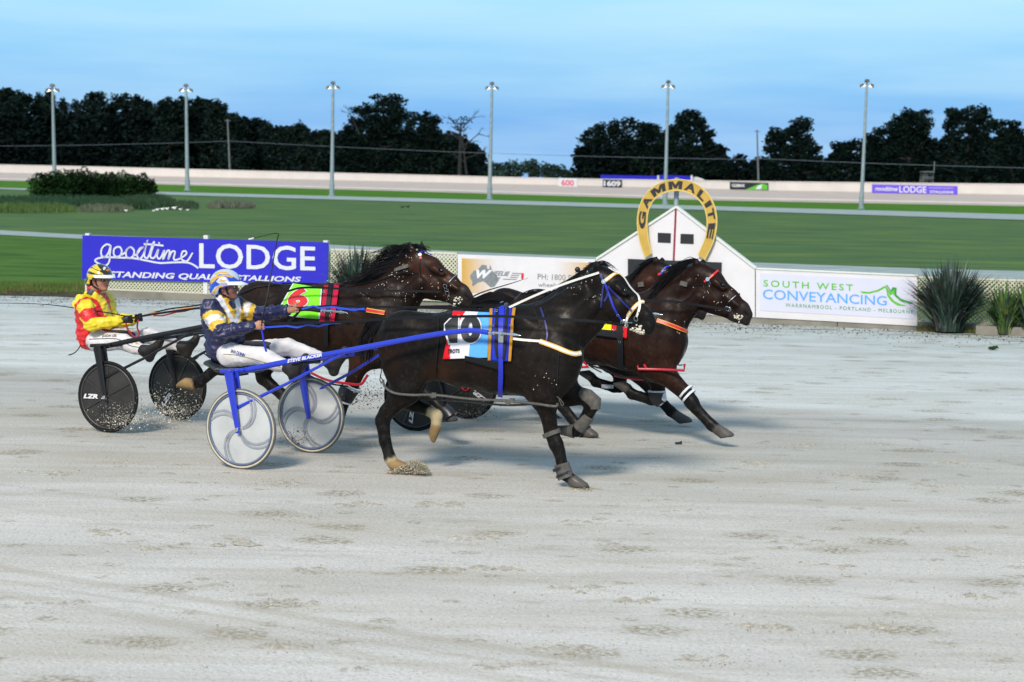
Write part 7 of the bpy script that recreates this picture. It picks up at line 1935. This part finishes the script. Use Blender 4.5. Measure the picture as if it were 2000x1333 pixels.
# whips
def whip(F, pts, label, hand_to=None, w0=.008):
    P_ = [F.S(x, y, l) for x, y, l in smoothpts(pts)]; n = len(P_)
    mb = MB(); mb.tube(P_, [w0 * (1 - .75 * i / n) for i in range(n)], 6); t = tag(mb.build('whip', M['blacklea'], None, origin=P_[0]), label, 'whip')
    mb = MB(); mb.tube([P_[0], P_[min(3, n - 1)]], .012, 8); mb.build('grip', M['blacklea'], t)
    mb = MB(); mb.tube(P_[-3:], .007, 6); mb.build('tip', M['farwhite'], t); return t
whip(FA, [(509, 648, .14), (513, 620, .14), (522, 580, .10), (532, 520, .0), (541, 470, -.05), (544, 459, -.05), (537, 456, -.05), (515, 461, -.05), (486, 468, -.05)], 'thin black whip held upright by the driver in navy with its lash bent left')
whip(FB, [(258, 620, .10), (240, 617, .10), (215, 612, .12), (160, 604, .2), (100, 596, .3), (40, 593, .35), (-60, 592, .4)], 'thin black whip trailing left from the glove of the driver in red and yellow')
whip(FC, [(900, 592, .2), (940, 572, .2), (985, 558, .2), (1008, 551, .2), (1030, 543, .2)], 'thin black whip seen against the white waste company sign')
# straps hanging behind the sulky seats
line3('tie_strap', [FB.S(x, y, l) for x, y, l in smoothpts([(160, 670, .1), (153, 682, .12), (145, 690, .14), (134, 694, .15)])], .006, M['blacklea'], 'black tie strap flying behind the seat of the black sulky', 'strap')
line3('tie_strap', [FA.S(x, y, l) for x, y, l in smoothpts([(410, 700, .0), (395, 690, .0), (385, 700, .05), (374, 706, .05), (368, 712, .05)])], .006, M['blacklea'], 'black tie strap flying behind the seat of the blue sulky', 'strap')

# ============================================================ SPRAY AND CLODS
M['grain'] = mat('sand_grain', (1, 1, 1), .9, attr='Col', var=.2)
def grains(name, label, fn, n, size, cols, seed):
    r = np.random.RandomState(seed); V = []; Fc = []; C = []
    for _ in range(n):
        p = fn(r)
        if p is None: continue
        s_ = size * r.uniform(.4, 1.4); o = len(V)
        d = r.randn(4, 3) * s_; V += [tuple(np.array(p) + x) for x in d]; Fc += [(o, o + 1, o + 2), (o, o + 2, o + 3), (o, o + 3, o + 1), (o + 1, o + 3, o + 2)]
        c = np.array(cols[r.randint(len(cols))]) * r.uniform(.8, 1.15); C += [(*c, 1)] * 4
    ob = quickmesh(name, V, Fc, M['grain'], None, np.array(C), origin=V[0]); return tag(ob, label, 'sand', kind='stuff')
pale = [(.62, .60, .52), (.70, .68, .62), (.50, .46, .36)]; tan = [(.32, .275, .19), (.38, .34, .25), (.24, .21, .15), (.48, .44, .36)]; drk = [(.05, .045, .035), (.12, .10, .07), (.20, .17, .12)]
def spray(F, cx, cy, sx, sy, l0, l1, ymax):
    def f(r):
        x = cx + r.randn() * sx; y = cy - abs(r.randn()) * sy if r.rand() < .7 else cy + r.randn() * sy * .4
        y = min(y, ymax - r.rand() * 3); p = F.S(x, y, r.uniform(l0, l1)); p.z = max(p.z, .004); return p
    return f
grains('sand_spray', 'spray of pale sand thrown between the wheels of the black sulky', spray(FB, 300, 822, 34, 26, -.55, .55, 838), 1500, .0042, pale, 1)
grains('sand_spray', 'pale sand spattering the lower half of the far black wheel', spray(FB, 350, 808, 26, 24, -.52, -.40, 826), 900, .0036, pale, 2)
grains('sand_spray', 'pale sand spattering the near black wheel', spray(FB, 238, 830, 26, 22, .66, .75, 842), 700, .0036, pale, 12)
def mound(cx, cy, w, h, F, lat, skew):
    def f(r):
        u = r.rand(); v = r.rand() ** 1.4; prof = (math.sin(math.pi * min(1, u * 1.0)) ** .7) * (0.45 + .55 * u)
        x = cx - w / 2 + w * u + skew * v; y = cy - h * v * prof + r.randn() * .8; p = F.S(x, y, lat + r.randn() * .05); p.z = max(p.z, .003); return p
    return f
grains('sand_spray', 'burst of tan sand around the planted hind hoof of the near horse', mound(790, 925, 74, 34, FA, .13, 14), 5200, .0042, tan, 3)
grains('sand_spray', 'small puff of tan sand under the leading front hoof of the near horse', mound(1134, 961, 44, 9, FA, .13, 4), 1500, .0038, tan, 4)
grains('sand_spray', 'dark grit thrown up behind the front leg of the number 6 horse', spray(FB, 715, 785, 22, 26, -.3, .3, 835), 420, .0052, drk, 5)
grains('sand_spray', 'grit hanging behind the red hubbed wheel', spray(FC, 940, 815, 20, 18, -.6, .0, 835), 420, .0045, drk + tan, 6)
grains('sand_spray', 'dark grit in front of the far blue sulky wheel', spray(FA, 578, 862, 20, 14, -.6, -.5, 884), 260, .0045, drk, 7)
# crumbs and hoof scuffs strewn over the track
rr_ = np.random.RandomState(21)
scuffs = [(180, 1040), (325, 1073), (450, 1060), (610, 1112), (430, 1143), (580, 1178), (80, 1180), (1450, 1130), (1620, 1108), (1140, 1150), (1500, 1225), (1695, 1225), (1100, 1270), (545, 1262), (560, 1010), (690, 985), (860, 985), (950, 1052), (920, 1111), (1190, 1060), (1280, 980), (1560, 1060), (1760, 1040), (1900, 1075), (1900, 1165), (1830, 950), (1500, 905), (1650, 930), (380, 945), (120, 925), (230, 905), (560, 945), (1250, 1170), (1400, 1290), (980, 1305), (1150, 1020), (1330, 1000), (1700, 870), (1860, 905), (1560, 870)]
V = []
def scatter(r):
    if r.rand() < .62:
        c = scuffs[r.randint(len(scuffs))]; k = 1 + (c[1] - 900) / 900
        x = c[0] + r.randn() * 30 * k; y = c[1] + r.randn() * 6 * k
        if r.rand() < .3: x += abs(r.randn()) * 70; y += abs(r.randn()) * 8
    else: x = r.uniform(-60, 2060); y = 660 + 720 * r.rand() ** .8
    p = G(x, y); p.z = .004; return p
grains('sand_crumbs', 'loose crumbs of crushed stone strewn over the track', scatter, 7000, .0032, tan + [(.30, .27, .20)], 9)
def scatter2(r):
    p = RF.W(r.uniform(-14, 22), .004, abs(r.randn()) * 1.3 + .1); return p
grains('sand_crumbs', 'dark damp clods along the foot of the kerb', scatter2, 8000, .009, [(.03, .03, .025), (.05, .05, .04), (.10, .09, .07)], 10)
# small dark leaf on the track
mb = MB(); p = G(1325, 868)
mb.box(p + Vector((0, 0, .012)), (.03, .01, 0), (-.004, .012, 0), (0, 0, .008)); mb.box(p + Vector((.02, .01, .02)), (.012, .004, .006), (-.003, .008, 0), (0, 0, .004))
tag(mb.build('debris', M['black'], None, origin=p), 'small dark scrap lying on the track under the leading bay horse', 'debris')
# slight dished hoof scuffs in the surface
M['scuff'] = mat('scuffed_stone', (.36, .335, .285), .95, var=.25, scale=40, bump=.6)
V, Fc = [], []
for i, (x, y) in enumerate(scuffs):
    c = G(x, y)
    for b in range(5):
        r = random.Random(i * 9 + b); q = c + Vector((r.gauss(0, .10), r.gauss(0, .06), 0)); n = 14; o = len(V); R_ = r.uniform(.03, .075)
        V.append((q.x, q.y, .016))
        for j in range(n):
            a = 6.283 * j / n; k_ = r.uniform(.5, 1.2); V.append((q.x + math.cos(a) * R_ * 1.5 * k_, q.y + math.sin(a) * R_ * .8 * k_, -.006))
        Fc += [(o, o + 1 + j, o + 1 + (j + 1) % n) for j in range(n)]
ob = quickmesh('sand_scuffs', V, Fc, M['scuff'], None, None, origin=V[0]); ob.data.polygons.foreach_set('use_smooth', [True] * len(Fc)); tag(ob, 'shallow ridges of disturbed stone where hooves have landed', 'sand', kind='stuff')
